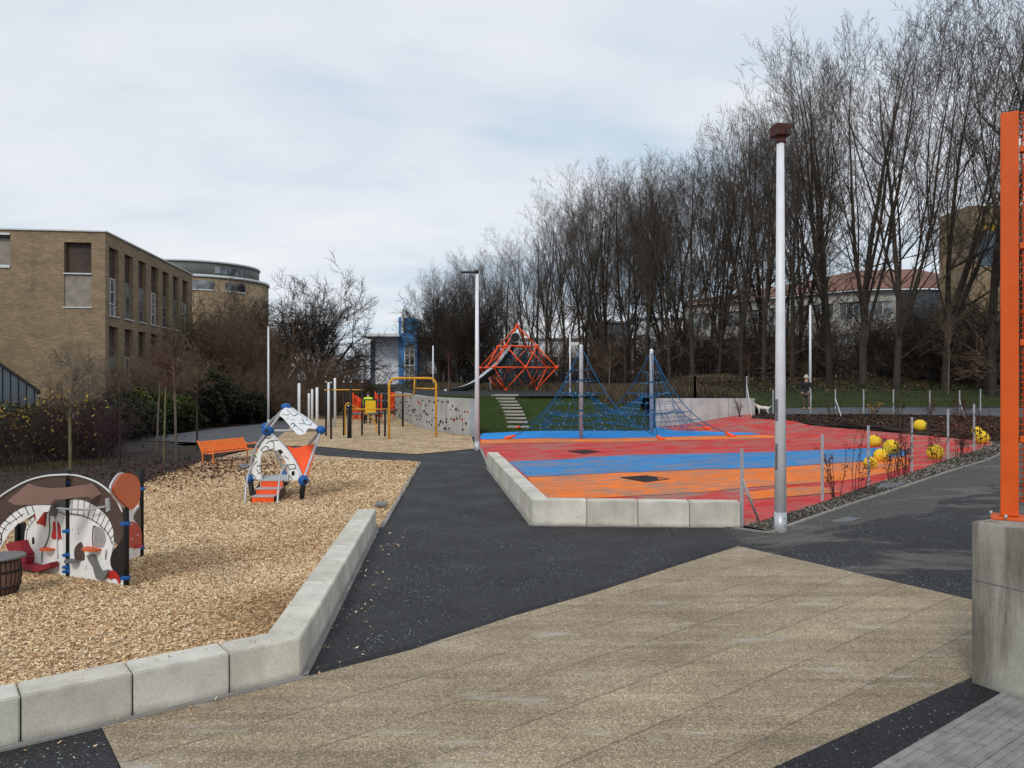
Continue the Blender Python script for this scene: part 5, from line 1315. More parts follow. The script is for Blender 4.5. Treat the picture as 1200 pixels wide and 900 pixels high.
# ---------------- orange bench
bx0 = Vector((-8.70, 23.1, 0)); u_ = Vector((0.40, 0.9165, 0)); fr_ = Vector((0.9165, -0.40, 0))
bn = thing('bench', 'bright orange slatted metal bench at the far edge of the bark pit', 'bench', tuple(bx0+u_*0.9))
Lb = 1.85
for i in range(9):
    mb = MB(); a = bx0-fr_*(0.02+0.048*i)+Vector((0, 0, 0.335-0.004*i)); c = a+u_*Lb/2; mb.box(c, (Lb, 0.045, 0.018), rz=math.atan2(u_.y, u_.x), bev=0.004); mb.build('seat_slat', M['bench_orange'], bn)
for i in range(7):
    mb = MB(); a = bx0-fr_*(0.43+0.022*i)+Vector((0, 0, 0.36+0.046*i)); c = a+u_*Lb/2
    mb.box(c, (Lb, 0.014, 0.046), rot=Matrix.Rotation(math.atan2(u_.y, u_.x), 3, 'Z')@Matrix.Rotation(R(-22), 3, 'X'), bev=0.003); mb.build('back_slat', M['bench_orange'], bn)
for s in (0.0, Lb):
    o0 = bx0+u_*s; mb = MB()
    def q(f, z): return o0-fr_*f+Vector((0, 0, z))
    mb.tube([q(*p) for p in smooth([(-0.02, 0.0), (0.01, 0.12), (0.0, 0.24), (0.0, 0.34), (0.02, 0.47), (0.06, 0.51), (0.2, 0.49), (0.36, 0.46), (0.44, 0.5)], 3)], 0.017, 7)
    mb.tube([q(*p) for p in smooth([(0.42, 0.0), (0.40, 0.14), (0.42, 0.33), (0.50, 0.5), (0.60, 0.68)], 3)], 0.019, 7); mb.tube([q(0, 0.32), q(0.42, 0.31)], 0.017, 7)
    mb.build('end_frame', M['bench_orange'], bn)

# ---------------- grey poles, black posts, yellow bars
for i, (px, top, lab) in enumerate([(350.5, 449, 'thick grey balance pole standing apart, farthest left of the grey poles'), (362, 461, 'shortest grey balance pole, left of a cluster of three'), (365.8, 456, 'middle grey balance pole of the cluster of three'),
      (371.5, 454, 'right grey balance pole of the cluster of three'), (385, 448, 'grey balance pole between the two leftmost black posts'), (392.5, 443, 'tallest grey balance pole, just right of the two leftmost black posts')]):
    Y = [40, 41, 42, 40, 40.5, 41][i]; x = (px-600)/F*Y; r = 0.072 if i in (0, 3) else 0.062; zt = Zof(top, Y)
    mb = MB(); mb.tube([(x, Y, -0.1), (x, Y, zt-0.02), (x, Y, zt)], [r, r, r*0.8], 14); o = mb.build('balance_pole', M['pole_white'], None, loc=(x, Y, 0)); tag(o, lab, 'pole', 'grey balance poles')
def rig(name, label, posts, base, cat='exercise frame'):
    t = thing(name, label, cat, base)
    for px, top, bot, r in posts:
        Y = 2325.0/(bot-HOR); x = (px-600)/F*Y; zt = Zof(top, Y)
        mb = MB(); mb.tube([(x, Y, -0.1), (x, Y, zt)], r, 12); p = mb.build('post', M['black'], t)
        mb = MB(); mb.lathe((x, Y, zt), [(r*0.98, 0), (r*0.9, 0.03), (r*0.4, 0.05)], 12); mb.build('cap', M['alu'], p)
    return t
r1 = rig('pull_up_frame', 'black post pull-up frame with a high yellow bar beside the grey poles', [(382, 448, 511, .04), (388, 449, 515, .042), (402.8, 448, 511, .042), (424.3, 448, 510.5, .042)], (-7.9, 34.5, 0))
mb = MB(); mb.tube([at(380, 457, 34.6), at(403, 456.8, 34.6), at(426, 457, 35.0)], 0.026, 8); mb.build('bar', M['yellow_rail'], r1)
r2 = rig('parallel_bar_frame', 'black post frame with a low yellow bar and grey rungs left of the yellow arch', [(408.4, 476, 514, .05), (411, 448, 514, .042), (444.2, 449, 510.5, .042), (451.2, 449, 512, .042)], (-6.4, 34.0, 0))
mb = MB(); mb.tube([at(406.5, 479.5, 33.3), at(430, 479.6, 33.8), at(457, 479.5, 34.2)], 0.028, 8); mb.build('bar', M['yellow_rail'], r2)
for y in (461, 469.5, 483):
    mb = MB(); mb.tube([at(441.5, y, 35.2), at(454.5, y, 34.0)], 0.024, 8); mb.build('rung', M['steel_dark'], r2)
mb = MB(); mb.tube([at(*q) for q in smooth([(404.3, 509, 35.6), (404.2, 490, 35.6), (404.4, 478, 35.6), (406, 473.5, 35.6), (409, 472.6, 35.6), (413, 475, 35.8), (423, 481, 36.3), (433, 488, 36.9), (438.5, 493, 37.2), (440.5, 498, 37.3), (441, 506, 37.3)], 4)], 0.035, 8)
tag(mb.build('curved_handrail', M['yellow_rail'], None, loc=(-7.4, 36.0, 0)), 'curved yellow-orange handrail sloping down behind the black posts', 'handrail')
ya = thing('yellow_arch_frame', 'tall yellow tube arch standing in the bark before the climbing wall', 'exercise frame', (-4.2, 33.0, 0))
A_, B_ = G(456, 515, lambda x, y: 0.0), G(511, 513, lambda x, y: 0.0)
zt = 2.53; mb = MB(); rr_ = 0.30
def arch(A, B, zt, rr=0.3, z0=-0.1):
    d = (B-A); d.z = 0; L = d.length; d.normalize(); P = [Vector((A.x, A.y, z0)), Vector((A.x, A.y, zt-rr))]
    for i in range(1, 7): an = math.pi/2*i/6; P.append(Vector((A.x, A.y, zt-rr))+d*rr*(1-math.cos(an))+Vector((0, 0, rr*math.sin(an))))
    for i in range(0, 7): an = math.pi/2*i/6; P.append(Vector((B.x, B.y, zt-rr))-d*rr*(1-math.sin(an))+Vector((0, 0, rr*math.cos(an))))
    P.append(Vector((B.x, B.y, z0))); return P
mb.tube(arch(A_, B_, zt), 0.048, 10); mb.build('arch_tube', M['yellow_rail'], ya)
mb = MB(); mb.tube([at(486, 444, 35.5), at(485, 463, 35.5)], 0.03, 8); mb.build('back_post', M['yellow_rail'], ya)
for a, b in (((485, 455, 35.5), (511, 455.5, 33.6)), ((457, 463.5, 33.2), (485.5, 463, 35.5))):
    mb = MB(); mb.tube([at(*a), at(*b)], 0.03, 8); mb.build('cross_bar', M['yellow_rail'], ya)
mb = MB(); a = at(472, 442, 41.0); mb.tube([(a.x, 41, 0), (a.x, 41, a.z)], 0.05, 10); tag(mb.build('black_post', M['black'], None, loc=(a.x, 41, 0)), 'lone thick black post seen through the yellow arch above the climbing wall', 'post')
# play unit far back: yellow panel, orange netting
pu = thing('play_unit', 'yellow panel play unit on black posts behind the exercise bars', 'play unit', (-8.2, 44.0, 0))
a = at(428, 469.5, 44); b = at(440.5, 484.5, 44); mb = MB(); mb.box(((a.x+b.x)/2, 44, (a.z+b.z)/2), (b.x-a.x, 0.05, a.z-b.z), bev=0.01); mb.build('panel', M['yellow'], pu)
for x in (427, 441): q = at(x, 468, 44.05); mb = MB(); mb.tube([(q.x, 44.05, -0.1), (q.x, 44.05, q.z)], 0.05, 10); mb.build('post', M['black'], pu)
mb = MB(); mb.box(((a.x+b.x)/2, 44.0, a.z+0.05), (b.x-a.x+0.15, 0.08, 0.07)); mb.build('top_rail', M['lamp_red'], pu)
mb = MB(); mb.tube([at(413, 485, 43), at(440, 485, 43), at(452, 482.5, 46), at(463, 480.5, 50)], 0.07, 8); tag(mb.build('beam', M['grey_panel'], None, loc=(-8.4, 43, 0)), 'low grey balance beam running behind the yellow panel to the climbing wall', 'beam')
rg_ = random.Random(3)
def netting(label, px0, px1, top0, top1, bot, Y):
    t = thing('barrier_netting', label, 'barrier', (((px0+px1)/2-600)/F*Y, Y, 0)); mb = MB()
    nx, nz = 14, 7
    P = [[at(px0+(px1-px0)*i/nx+rg_.uniform(-.5, .5), (top0+(top1-top0)*i/nx)+(bot-(top0+(top1-top0)*i/nx))*j/nz+rg_.uniform(-.5, .5), Y+rg_.uniform(-.15, .15)) for j in range(nz+1)] for i in range(nx+1)]
    for i in range(nx+1): mb.tube(P[i], 0.022, 4)
    for j in range(nz+1): mb.tube([P[i][j] for i in range(nx+1)], 0.022, 4)
    mb.build('net', M['orange_red'], t)
    for i in (0, nx): mb = MB(); mb.tube([P[i][0]+Vector((0, 0, .1)), Vector((P[i][nz].x, P[i][nz].y, -0.05))], 0.03, 6); mb.build('stake', M['orange_red'], t)
netting('sagging orange barrier netting left of the worker in the yellow jacket', 414, 427, 462, 470, 491, 46)
netting('orange barrier netting right of the yellow panel, near the climbing wall', 440, 447, 461, 463, 488, 47)
netting('orange barrier netting between the yellow arch and the end of the climbing wall', 457, 462, 459, 461, 482, 50)

# ---------------- trampolines sunk in the rubber
for lab, pts in (('near sunken trampoline, a dark red-brown diamond in the orange stripe', [(727, 561), (757, 558.5), (787, 562.5), (757, 566.5)]), ('far sunken trampoline, a small dark diamond in the red stripe', [(665, 529.5), (688, 528), (704, 530), (684, 532.7)])):
    P = [Vector((*ray(x, y), 0)) for x, y in pts]; c = sum(P, Vector())/4
    t = thing('sunken_trampoline', lab, 'trampoline', (c.x, c.y, 0), 'sunken trampolines')
    def sc_(f, z): return [Vector((c.x+(p.x-c.x)*f, c.y+(p.y-c.y)*f, H(c.x, c.y)+z)) for p in P]
    o_, i_ = sc_(1, 0.033), sc_(0.80, 0.033); mb = MB()
    for k_ in range(4): mb.prism([o_[k_], o_[(k_+1) % 4], i_[(k_+1) % 4], i_[k_]], (0, 0, -0.02))
    mb.build('frame', simple('dark_red_surround', (0.06, 0.015, 0.013), 0.8), t)
    mb = MB(); mb.prism(sc_(0.80, 0.026), (0, 0, -0.01)); mb.build('jump_mat', M['black_rubber'], t)

# ---------------- mottled yellow balls on the slope
bl = [(1026.4, 518, 7.0, 'yellow rubber ball uppermost left of the cluster, right of the third fence post'), (1046.7, 525.4, 8.6, 'largest yellow rubber ball at the top of the cluster'), (1034.3, 535, 7.6, 'yellow rubber ball in the middle of the cluster'),
      (1021.7, 544, 7.2, 'yellow rubber ball lowest in the cluster, behind the third fence post'), (1080, 499.5, 6.6, 'yellow rubber ball alone high at the back edge of the red slope'), (1098.5, 531, 8.5, 'yellow rubber ball behind the copper shrub, left of the fifth fence post'),
      (1152.3, 513.5, 7.6, 'yellow rubber ball farthest right, beside the sixth fence post'), (1146.5, 506, 5.0, 'small yellow rubber ball half hidden behind the rightmost one')]
for i, (px, py, r, lab) in enumerate(bl):
    r *= 1.12; g = G(px, py+r*0.8); rm = r/F*g.y
    t = thing('rubber_ball', lab, 'ball', tuple(g), 'yellow rubber balls on the slope')
    mb = MB(); mb.ball((g.x, g.y+rm*0.5, H(g.x, g.y+rm*.5)+rm*0.86), rm, 22, 14, (1, 1, 0.96)); mb.build('sphere', M['ball_yellow'], t)
    mb = MB(); mb.cyl((g.x, g.y+rm*0.5, H(g.x, g.y+rm*.5)-0.03), rm*0.55, 0.07, 14); mb.build('foot', M['rub_red'], t)

# ---------------- blue rope pyramids
rp = thing('rope_pyramid_climber', 'blue rope net climber stretched over two steel masts on the coloured rubber', 'rope climber', (4.7, 35.0, 0))
M1, M2 = G(681, 514), G(763.5, 508)
M1.y -= 0; mtop1, mtop2 = Zof(406, M1.y), Zof(411, M2.y)
for m_, zt in ((M1, mtop1), (M2, mtop2)):
    mb = MB(); mb.tube([(m_.x, m_.y, -0.1), (m_.x, m_.y, zt-0.05), (m_.x, m_.y, zt)], [0.088, 0.088, 0.07], 16); mt = mb.build('mast', M['steel'], rp)
    mb = MB(); mb.ball((m_.x, m_.y, zt), 0.085, 12, 7); mb.build('mast_cap', M['alu'], mt)
    mb = MB()
    for z in (zt*0.63, zt*0.45, zt*0.3): mb.cyl((m_.x, m_.y, z), 0.12, 0.05, 14)
    mb.build('mast_collar', M['rope_blue'], mt)
AN = {k: G(*v) for k, v in dict(A1=(604, 515), A2=(609, 504), A3=(684, 503), A4=(770, 516), A5=(823, 504), A6=(850, 512)).items()}
for kk, a in AN.items():
    ctr = M1 if kk in ('A1', 'A2') else M2 if kk in ('A5', 'A6') else (M1+M2)/2; d = (a-ctr); d.z = 0; d.normalize()
    mb = MB(); mb.tube([a+Vector((0, 0, 0.16)), a+d*0.45+Vector((0, 0, 0.03))], [0.05, 0.085], 10); mb.build('anchor', M['orange_red'], rp)
def guy(m_, zt, a, t):            # t 0 at the mast head, 1 at the anchor; hollow outline
    zz = (1-t)**1.9 if t > 0 else 1
    z = 0.18+(zt-0.12-0.18)*(0.30*(1-t)+0.70*(1-t)**2.3)
    return Vector((m_.x+(a.x-m_.x)*(0.02+0.98*t), m_.y+(a.y-m_.y)*(0.02+0.98*t), z+a.z*t))
nodes = []; main_r, net_r = MB(), MB()
for m_, zt, ans in ((M1, mtop1, ['A1', 'A2', 'A3', 'A4']), (M2, mtop2, ['A3', 'A5', 'A6', 'A4'])):
    A = [AN[k] for k in ans]
    for a in A:
        mb = MB(); mb.tube([guy(m_, zt, a, i/14) for i in range(15)], 0.019, 6); mb.build('guy_rope', M['rope_blue'], rp)
    lv = [0.13, 0.22, 0.32, 0.43, 0.55, 0.68, 0.80]
    rings = []
    for li, t in enumerate(lv):
        rg2 = []
        for i in range(4):
            a, b = guy(m_, zt, A[i], t), guy(m_, zt, A[(i+1) % 4], t)
            nd = 2 if li < 1 else 3 if li < 3 else 4
            for j in range(nd):
                s = j/nd; p = a.lerp(b, s); pull = math.sin(math.pi*s)*(0.16+0.18*t)
                c = Vector((m_.x, m_.y, p.z)); p = p.lerp(c, pull); p.z -= math.sin(math.pi*s)*0.05; p.z = max(p.z, 0.22)
                rg2.append(p)
        rings.append(rg2)
    for li, rg2 in enumerate(rings):
        n = len(rg2)
        for i in range(n):
            net_r.tube([rg2[i], rg2[(i+1) % n]], 0.0085, 4, caps=False); nodes.append(rg2[i])
        if li+1 < len(rings):
            nx_ = rings[li+1]
            for i in range(n):
                p = rg2[i]; q = nx_[int(round(i*len(nx_)/n)) % len(nx_)]
                net_r.tube([p, q], 0.008, 4, caps=False)
                if li == 99: q2 = nx_[(int(round(i*len(nx_)/n))+1) % len(nx_)]; net_r.tube([p, q2], 0.009, 4, caps=False)
        # inner lattice to the mast and below
        if li in (2, 4):
            zc = rg2[0].z
            inner = [Vector((m_.x, m_.y, 0)).lerp(Vector((p.x, p.y, 0)), 0.5)+Vector((0, 0, p.z-0.12)) for p in rg2]
            for i in range(n):
                net_r.tube([rg2[i], inner[i]], 0.009, 4, caps=False)
                if i % 2 == 0: net_r.tube([inner[i], Vector((m_.x, m_.y, max(0.3, zc-0.1)))], 0.010, 4, caps=False)
                net_r.tube([inner[i], inner[(i+1) % n]], 0.009, 4, caps=False); nodes.append(inner[i])
    # droppers to the lowest square
    for i in range(4):
        a, b = guy(m_, zt, A[i], 0.62), guy(m_, zt, A[(i+1) % 4], 0.62)
        a = a*1.0; a.z = 0.42; b.z = 0.42
        P_ = [a.lerp(b, j/6) for j in range(7)]
        for j in range(7): P_[j] = P_[j].lerp(Vector((m_.x, m_.y, 0.42)), 0.22*math.sin(math.pi*j/6)); nodes.append(P_[j])
        net_r.tube(P_, 0.012, 4, caps=False)
        rr5 = rings[4]
        for j in range(1, 6): net_r.tube([P_[j], rr5[(i*4+int(j*4/6)) % len(rr5)]], 0.009, 4, caps=False)
# saddle net slung between the two masts
for s in range(7):
    f = s/6; a = AN['A3'].lerp(AN['A4'], 0.18+0.64*f)
    P_ = []
    for j in range(9):
        t = j/8; p = M1.lerp(M2, 0.12+0.76*t); off = (a-(M1+M2)/2)*0.5*math.sin(math.pi*t)
        P_.append(Vector((p.x+off.x, p.y+off.y, 0.95+0.85*abs(2*t-1)**1.6)))
    net_r.tube(P_, 0.014, 4, caps=False); nodes += P_[1:-1]
    if s: 
        for q, w_ in zip(P_, prev): net_r.tube([q, w_], 0.010, 4, caps=False)
    prev = P_
tag(net_r.build('climbing_net', M['rope_blue'], rp, fixn=False), 'blue rope net hung between the masts and guy ropes')
cl = MB()
for p in nodes: cl.ball(p, 0.018, 6, 4)
o = cl.build('rope_clamps', M['alu'], rp, fixn=False); o['kind'] = 'stuff'

# ---------------- red octahedral frame climber with slide
cx_ = at(606, 457, 60); zb = 1.62; C6 = Vector((cx_.x, 60, 0)); k = 60/F
fc = thing('frame_net_climber', 'red-orange tube frame climber shaped like a faceted diamond with dark net inside', 'climbing frame', (C6.x, 60, zb))
ztop = Zof(381.5, 60); zmid = Zof(431, 60)
off4 = [(45, -26), (-26, -45), (-45, 26), (26, 45)]
cor = [Vector((C6.x+a*k, 60+b*k, zmid)) for a, b in off4]; apex = Vector((C6.x, 60, ztop)); nad = Vector((C6.x, 60, zmid*2-ztop))
up_ = [(c+apex)/2 for c in cor]; lo_ = [(c+nad)/2 for c in cor]; mid_ = [(cor[i]+cor[(i+1) % 4])/2 for i in range(4)]
for p in lo_: p.z = zb+0.08
ed = []
for i in range(4):
    j = (i+1) % 4
    ed += [(apex, up_[i]), (up_[i], cor[i]), (up_[i], up_[j]), (cor[i], mid_[i]), (mid_[i], cor[j]), (up_[i], mid_[i]), (up_[j], mid_[i]), (cor[i], lo_[i]), (lo_[i], mid_[i]), (lo_[j], mid_[i])]
for a, b in ed:
    mb = MB(); mb.tube([a, b], 0.048, 8); mb.build('frame_tube', M['orange_red'], fc)
for p in [apex]+up_+cor+mid_+lo_:
    mb = MB(); mb.ball(p, 0.15, 12, 7); mb.build('node_ball', M['orange_red'], fc)
# inner net: warped cubic lattice kept inside the octahedron
nb = MB(); rg3 = random.Random(8); cen = Vector((C6.x, 60, zmid)); st_ = 0.52
def inside8(p, f=0.90):
    d = p-cen; ca = R(-30)
    # coordinates along the two horizontal diagonals
    e1_ = Vector((off4[0][0], off4[0][1], 0)).normalized(); e2_ = Vector((off4[3][0], off4[3][1], 0)).normalized()
    rr = 52*k; return (abs(d.dot(e1_))+abs(d.dot(e2_)))/rr+abs(d.z)/(ztop-zmid) < f and p.z > zb+0.15
lat = {}
for i in range(-7, 8):
    for j in range(-7, 8):
        for l in range(-4, 7):
            p = cen+Vector(((i+0.5*(l % 2))*st_, (j+0.5*(l % 2))*st_, l*0.45))+Vector((rg3.uniform(-.1, .1), rg3.uniform(-.1, .1), rg3.uniform(-.06, .06)))
            if inside8(p): lat[(i, j, l)] = p
for (i, j, l), p in lat.items():
    for di, dj, dl in ((1, 0, 0), (0, 1, 0), (0, 0, 1), (1 if l % 2 else -1, 0, 1), (0, 1 if l % 2 else -1, 1)):
        q = lat.get((i+di, j+dj, l+dl))
        if q is not None and rg3.random() < 0.8: nb.tube([p, q], 0.012, 3, caps=False)
for c in cor+up_+mid_:
    q = min(lat.values(), key=lambda v: (v-c).length); nb.tube([c, q], 0.015, 3, caps=False)
nb.build('climbing_net', M['rope_dark'], fc, fixn=False)
# slide
sl_ = thing('slide', 'steel tube slide curving down to the left out of the red frame climber', 'slide', (at(560, 457, 59).x, 59, zb))
path = smooth([tuple(at(603, 398, 59.6)), tuple(at(594, 412, 59.3)), tuple(at(583, 426, 58.9)), tuple(at(570, 437, 58.4)), tuple(at(556, 447.5, 57.9)), tuple(at(541, 454, 57.5)), tuple(at(522, 457.3, 57.0))], 6)
path = [Vector(p) for p in path]
mb = MB(); mo = MB(); ri, ro = 0.34, 0.37
rows = []; rowo = []
for i, p in enumerate(path):
    d = (path[min(i+1, len(path)-1)]-path[max(i-1, 0)]).normalized(); sd = d.cross(Vector((0, 0, 1))).normalized(); up = sd.cross(d).normalized()
    if up.z < 0: up = -up
    full = 1.0 if i < 3 else 0.0
    half = math.pi if full else math.pi*0.56
    r_ = []; q_ = []
    for a in range(13):
        an = -math.pi/2-half+2*half*a/12
        v = sd*math.cos(an)+up*math.sin(an); r_.append(p+v*ri); q_.append(p+v*ro)
    rows.append(r_); rowo.append(q_)
def gridmesh(mb, rows):
    b = [v for r_ in rows for v in r_]; n = len(rows[0])
    mb.add(b, [(i*n+j, i*n+j+1, (i+1)*n+j+1, (i+1)*n+j) for i in range(len(rows)-1) for j in range(n-1)], True)
gridmesh(mb, rows); mb.build('chute', M['alu'], sl_, fixn=False)
gridmesh(mo, rowo)
for e in (0, 12): mo.tube([r_[e] for r_ in rowo], 0.03, 6)
mo.build('outer_shell', M['black_rubber'], sl_, fixn=False)
mb = MB(); p = path[0]; d = (path[1]-path[0]).normalized(); mb.tube([p+Vector((0.05, -0.5, 0.12)), p-d*0.05+Vector((0, -0.15, 0.05))], [0.36, 0.34], 20, caps=True); mb.build('entry_hood', M['black'], sl_)
mb = MB(); q = path[0]+Vector((0.05, -0.51, 0.12)); mb.tube([q+Vector((0.36*math.cos(a*math.pi/12), 0, 0.36*math.sin(a*math.pi/12))) for a in range(24)], 0.025, 5, closed=True); mb.build('hood_rim', M['steel'], sl_)
for px in (548, 575): q = min(path, key=lambda v: abs(600+v.x/v.y*F-px)); mb = MB(); mb.tube([(q.x, q.y, zb-0.1), (q.x, q.y, q.z-0.3)], 0.05, 8); mb.build('support', M['steel'], sl_)

# ================================================================== LAMPS, FENCES, SMALL STREET THINGS
def column(label, px, base_py, top_py, r0, r1, Y=None, head=None, mat='pole_white', zbase=None, name='lamp_post', group=None):
    if Y is None: g = G(px, base_py)
    else: g = Vector(((px-600)/F*Y, Y, zbase if zbase is not None else H((px-600)/F*Y, Y)))
    Y = g.y; zt = Zof(top_py, Y); t = thing(name, label, 'lamp post' if name == 'lamp_post' else 'pole', tuple(g), group)
    mb = MB(); mb.tube([(g.x, Y, g.z+0.32), (g.x, Y, g.z+(zt-g.z)*0.5), (g.x, Y, zt)], [r0, (r0+r1)/2, r1], 20); mb.build('column', M[mat], t)
    mb = MB(); mb.tube([(g.x, Y, g.z-0.15), (g.x, Y, g.z+0.32)], r0*1.06, 20); mb.build('base_sleeve', M['steel'], t)
    return t, g, zt
# near column with its boxy rust-red head
t, g, zt = column('near tall pale lamp column with a rusty red box head, beside the gravel strip', 914.5, 623.5, 168, 0.093, 0.058)
mb = MB()
for dz, s in ((0.02, 0.16), ):
    mb.box((g.x, g.y, zt+0.06), (0.14, 0.14, 0.13), bev=0.02)
mb.box((g.x, g.y, zt+0.19), (0.26, 0.24, 0.17), rz=R(12), bev=0.02); mb.box((g.x, g.y, zt+0.285), (0.225, 0.2, 0.03), rz=R(12), bev=0.01); hd = mb.build('lamp_head', M['lamp_red'], t)
mb = MB()
for sx in (-1, 1): mb.box((g.x+sx*0.085, g.y-0.125, zt+0.15), (0.06, 0.02, 0.08), rz=R(12))
mb.build('lens', M['lamp_dark'], hd)
for (dx, dz, hh) in ((-0.02, 1.25, 0.42), (0.0, 2.0, 0.35)):
    mb = MB(); mb.box((g.x-0.086*math.cos(0.35)+0.004, g.y-0.086*math.sin(0.5), dz), (0.012, 0.05, hh), rz=R(35), bev=0.004); mb.build('tape_mark', M['steel_dark'], t)
mb = MB()
for z in (0.12, 0.24): mb.ball((g.x+0.04, g.y-0.09, g.z+z), 0.012, 8, 5)
mb.build('bolt', M['steel_dark'], t)
# second column with flat arm head
t, g, zt = column('tall pale lamp column with a flat dark lantern pointing left, at the bark edge', 559, 528, 321, 0.088, 0.055)
mb = MB(); mb.box((g.x-0.30, g.y, zt+0.06), (0.52, 0.24, 0.06), bev=0.02); mb.tube([(g.x, g.y, zt-0.02), (g.x, g.y, zt+0.10)], 0.05, 10); mb.box((g.x-0.02, g.y, zt+0.10), (0.18, 0.2, 0.07), bev=0.02); mb.build('lamp_head', M['lamp_dark'], t)
def headbox(t, g, zt, dx, w_=0.4):
    mb = MB(); mb.box((g.x+dx, g.y, zt+0.03), (w_, 0.2, 0.06), bev=0.015); mb.build('lamp_head', M['lamp_dark'], t)
t, g, zt = column('thin pale lamp column beside the left path, before the brown thickets', 314.5, 498, 382, 0.062, 0.042); headbox(t, g, zt, 0.15)
t, g, zt = column('thin pale lamp column behind the person in black', 949.5, 474, 357, 0.075, 0.05, Y=43.5); headbox(t, g, zt, 0.0, 0.25)
t, g, zt = column('distant thin pale pole above the right end of the yellow arch', 507.5, 470, 405, 0.09, 0.06, Y=75, zbase=0, name='pole')
t, g, zt = column('very thin distant pole rising over the black posts', 402.5, 470, 421, 0.06, 0.05, Y=62, zbase=0, name='pole')
t, g, zt = column('thin pale pole on the mound left of the first rope mast', 668, 459, 391, 0.055, 0.045, Y=52, zbase=1.56, name='pole')
mb = MB(); mb.box((g.x+0.33, g.y, zt-0.65), (0.5, 0.03, 0.16)); mb.build('arm_plate', M['trim_white'], t)
mb = MB(); q = at(638, 400, 66)
def wire_fence(label, pts, hgt, name='wire_fence', w=0.05, braces=(), d=0.028, wires=(0.3, 0.6, 0.9), bm_='steel'):
    P = [G(*p) for p in pts]; t = thing(name, label, 'fence', tuple(P[0]))
    for p in P:
        mb = MB(); mb.box((p.x, p.y, p.z+hgt/2-0.1), (w, d, hgt+0.2), rz=R(25), bev=0.003); po = mb.build('post', M['steel'], t)
    for i, px, py in braces:
        q = G(px, py); mb = MB(); mb.tube([P[i]+Vector((0, 0, hgt*0.62)), q+Vector((0, 0, 0.02))], 0.022, 6); mb.build('brace', M[bm_], t)
    for z in wires:
        mb = MB()
        for a, b in zip(P, P[1:]): mb.tube([a+Vector((0, 0, z*hgt)), b+Vector((0, 0, z*hgt))], 0.0025, 4)
        mb.build('wire', M['steel_dark'], t)
    return t
wire_fence('line of flat galvanised posts along the gravel strip on the right of the rubber', [(869.4, 617), (963.6, 588), (1017.6, 571), (1068.6, 555), (1111, 539), (1141.5, 530)], 1.3, braces=[(0, 889, 612)], wires=())
wire_fence('thin wire fence with grey posts along the far side of the mulch bed', [(875, 485), (906, 484.5), (950, 484.5), (979, 485), (1012, 485.5), (1047, 486), (1089.5, 488), (1124.5, 487.5), (1149, 486), (1215, 488)], 1.12, w=0.055, braces=[(0, 881, 488), (3, 986, 489), (7, 1131, 492)], wires=(0.35, 0.65, 0.95), bm_='trim_white')
# black railings
def railings(label, P, hgt, sp=0.12):
    t = thing('black_railings', label, 'fence', tuple(P[0])); bars = MB()
    for a, b in zip(P, P[1:]):
        L = (b-a).length; n = int(L/sp)
        for i in range(n): p = a.lerp(b, i/n); bars.tube([p, p+Vector((0, 0, hgt*0.94))], 0.011, 3, caps=False)
    o = bars.build('bars', M['black'], t, fixn=False); o['kind'] = 'stuff'
    for a, b in zip(P, P[1:]):
        L = (b-a).length; m = max(1, round(L/2.4))
        for i in range(m+1): p = a.lerp(b, i/m); mb = MB(); mb.box(p+Vector((0, 0, hgt/2)), (0.10, 0.10, hgt)); mb.build('post', M['black'], t)
        for z in (0.08, 0.9): mb = MB(); mb.tube([a+Vector((0, 0, hgt*z)), b+Vector((0, 0, hgt*z))], 0.014, 4); mb.build('rail', M['black'], t)
railings('black vertical bar railings on top of the straight retaining wall', [Vector((7.2, 42.0, 1.5)), Vector((9.5, 41.2, 1.5)), Vector((11.9, 40.4, 1.5))], 1.15)
railings('black railings along the back of the dark mound behind the climbers', [Vector((-9, 67.5, 1.7)), Vector((2, 66, 1.72)), Vector((10, 62, 1.68))], 1.25)
# covers and slabs on the ground
def cover(name, label, pts, mat, th=0.02, z=0.012, h=H, cat='cover'):
    P = [G(x, y, h) for x, y in pts]; c = sum(P, Vector())/len(P); mb = MB(); mb.prism([p+Vector((0, 0, z)) for p in P], (0, 0, th))
    return tag(mb.build(name, mat, None, loc=tuple(c)), label, cat)
cover('drain_slab', 'dark flat drain slab set in the gravel strip below the fourth fence post', [(1027, 574.5), (1033, 569), (1063, 567.5), (1052, 573)], M['steel_dark'], 0.03, 0.02)
cover('drain_slab', 'short dark slab beside the far end block of the bark pit', [(439, 595.5), (441, 592), (453.5, 592), (451, 596)], M['steel_dark'], 0.04, 0.03, chipH)
cover('inspection_cover', 'grey square inspection cover in the asphalt right of the near lamp', [(972, 611.5), (992, 606.5), (1010, 608), (992, 613)], M['steel_dark'], 0.006, 0.006)
cover('inspection_cover', 'small round-edged cover lying in the bark beside the bench', [(279, 549), (282, 546), (291, 546), (292, 549), (286, 551)], M['steel_dark'], 0.02, 0.03, chipH)
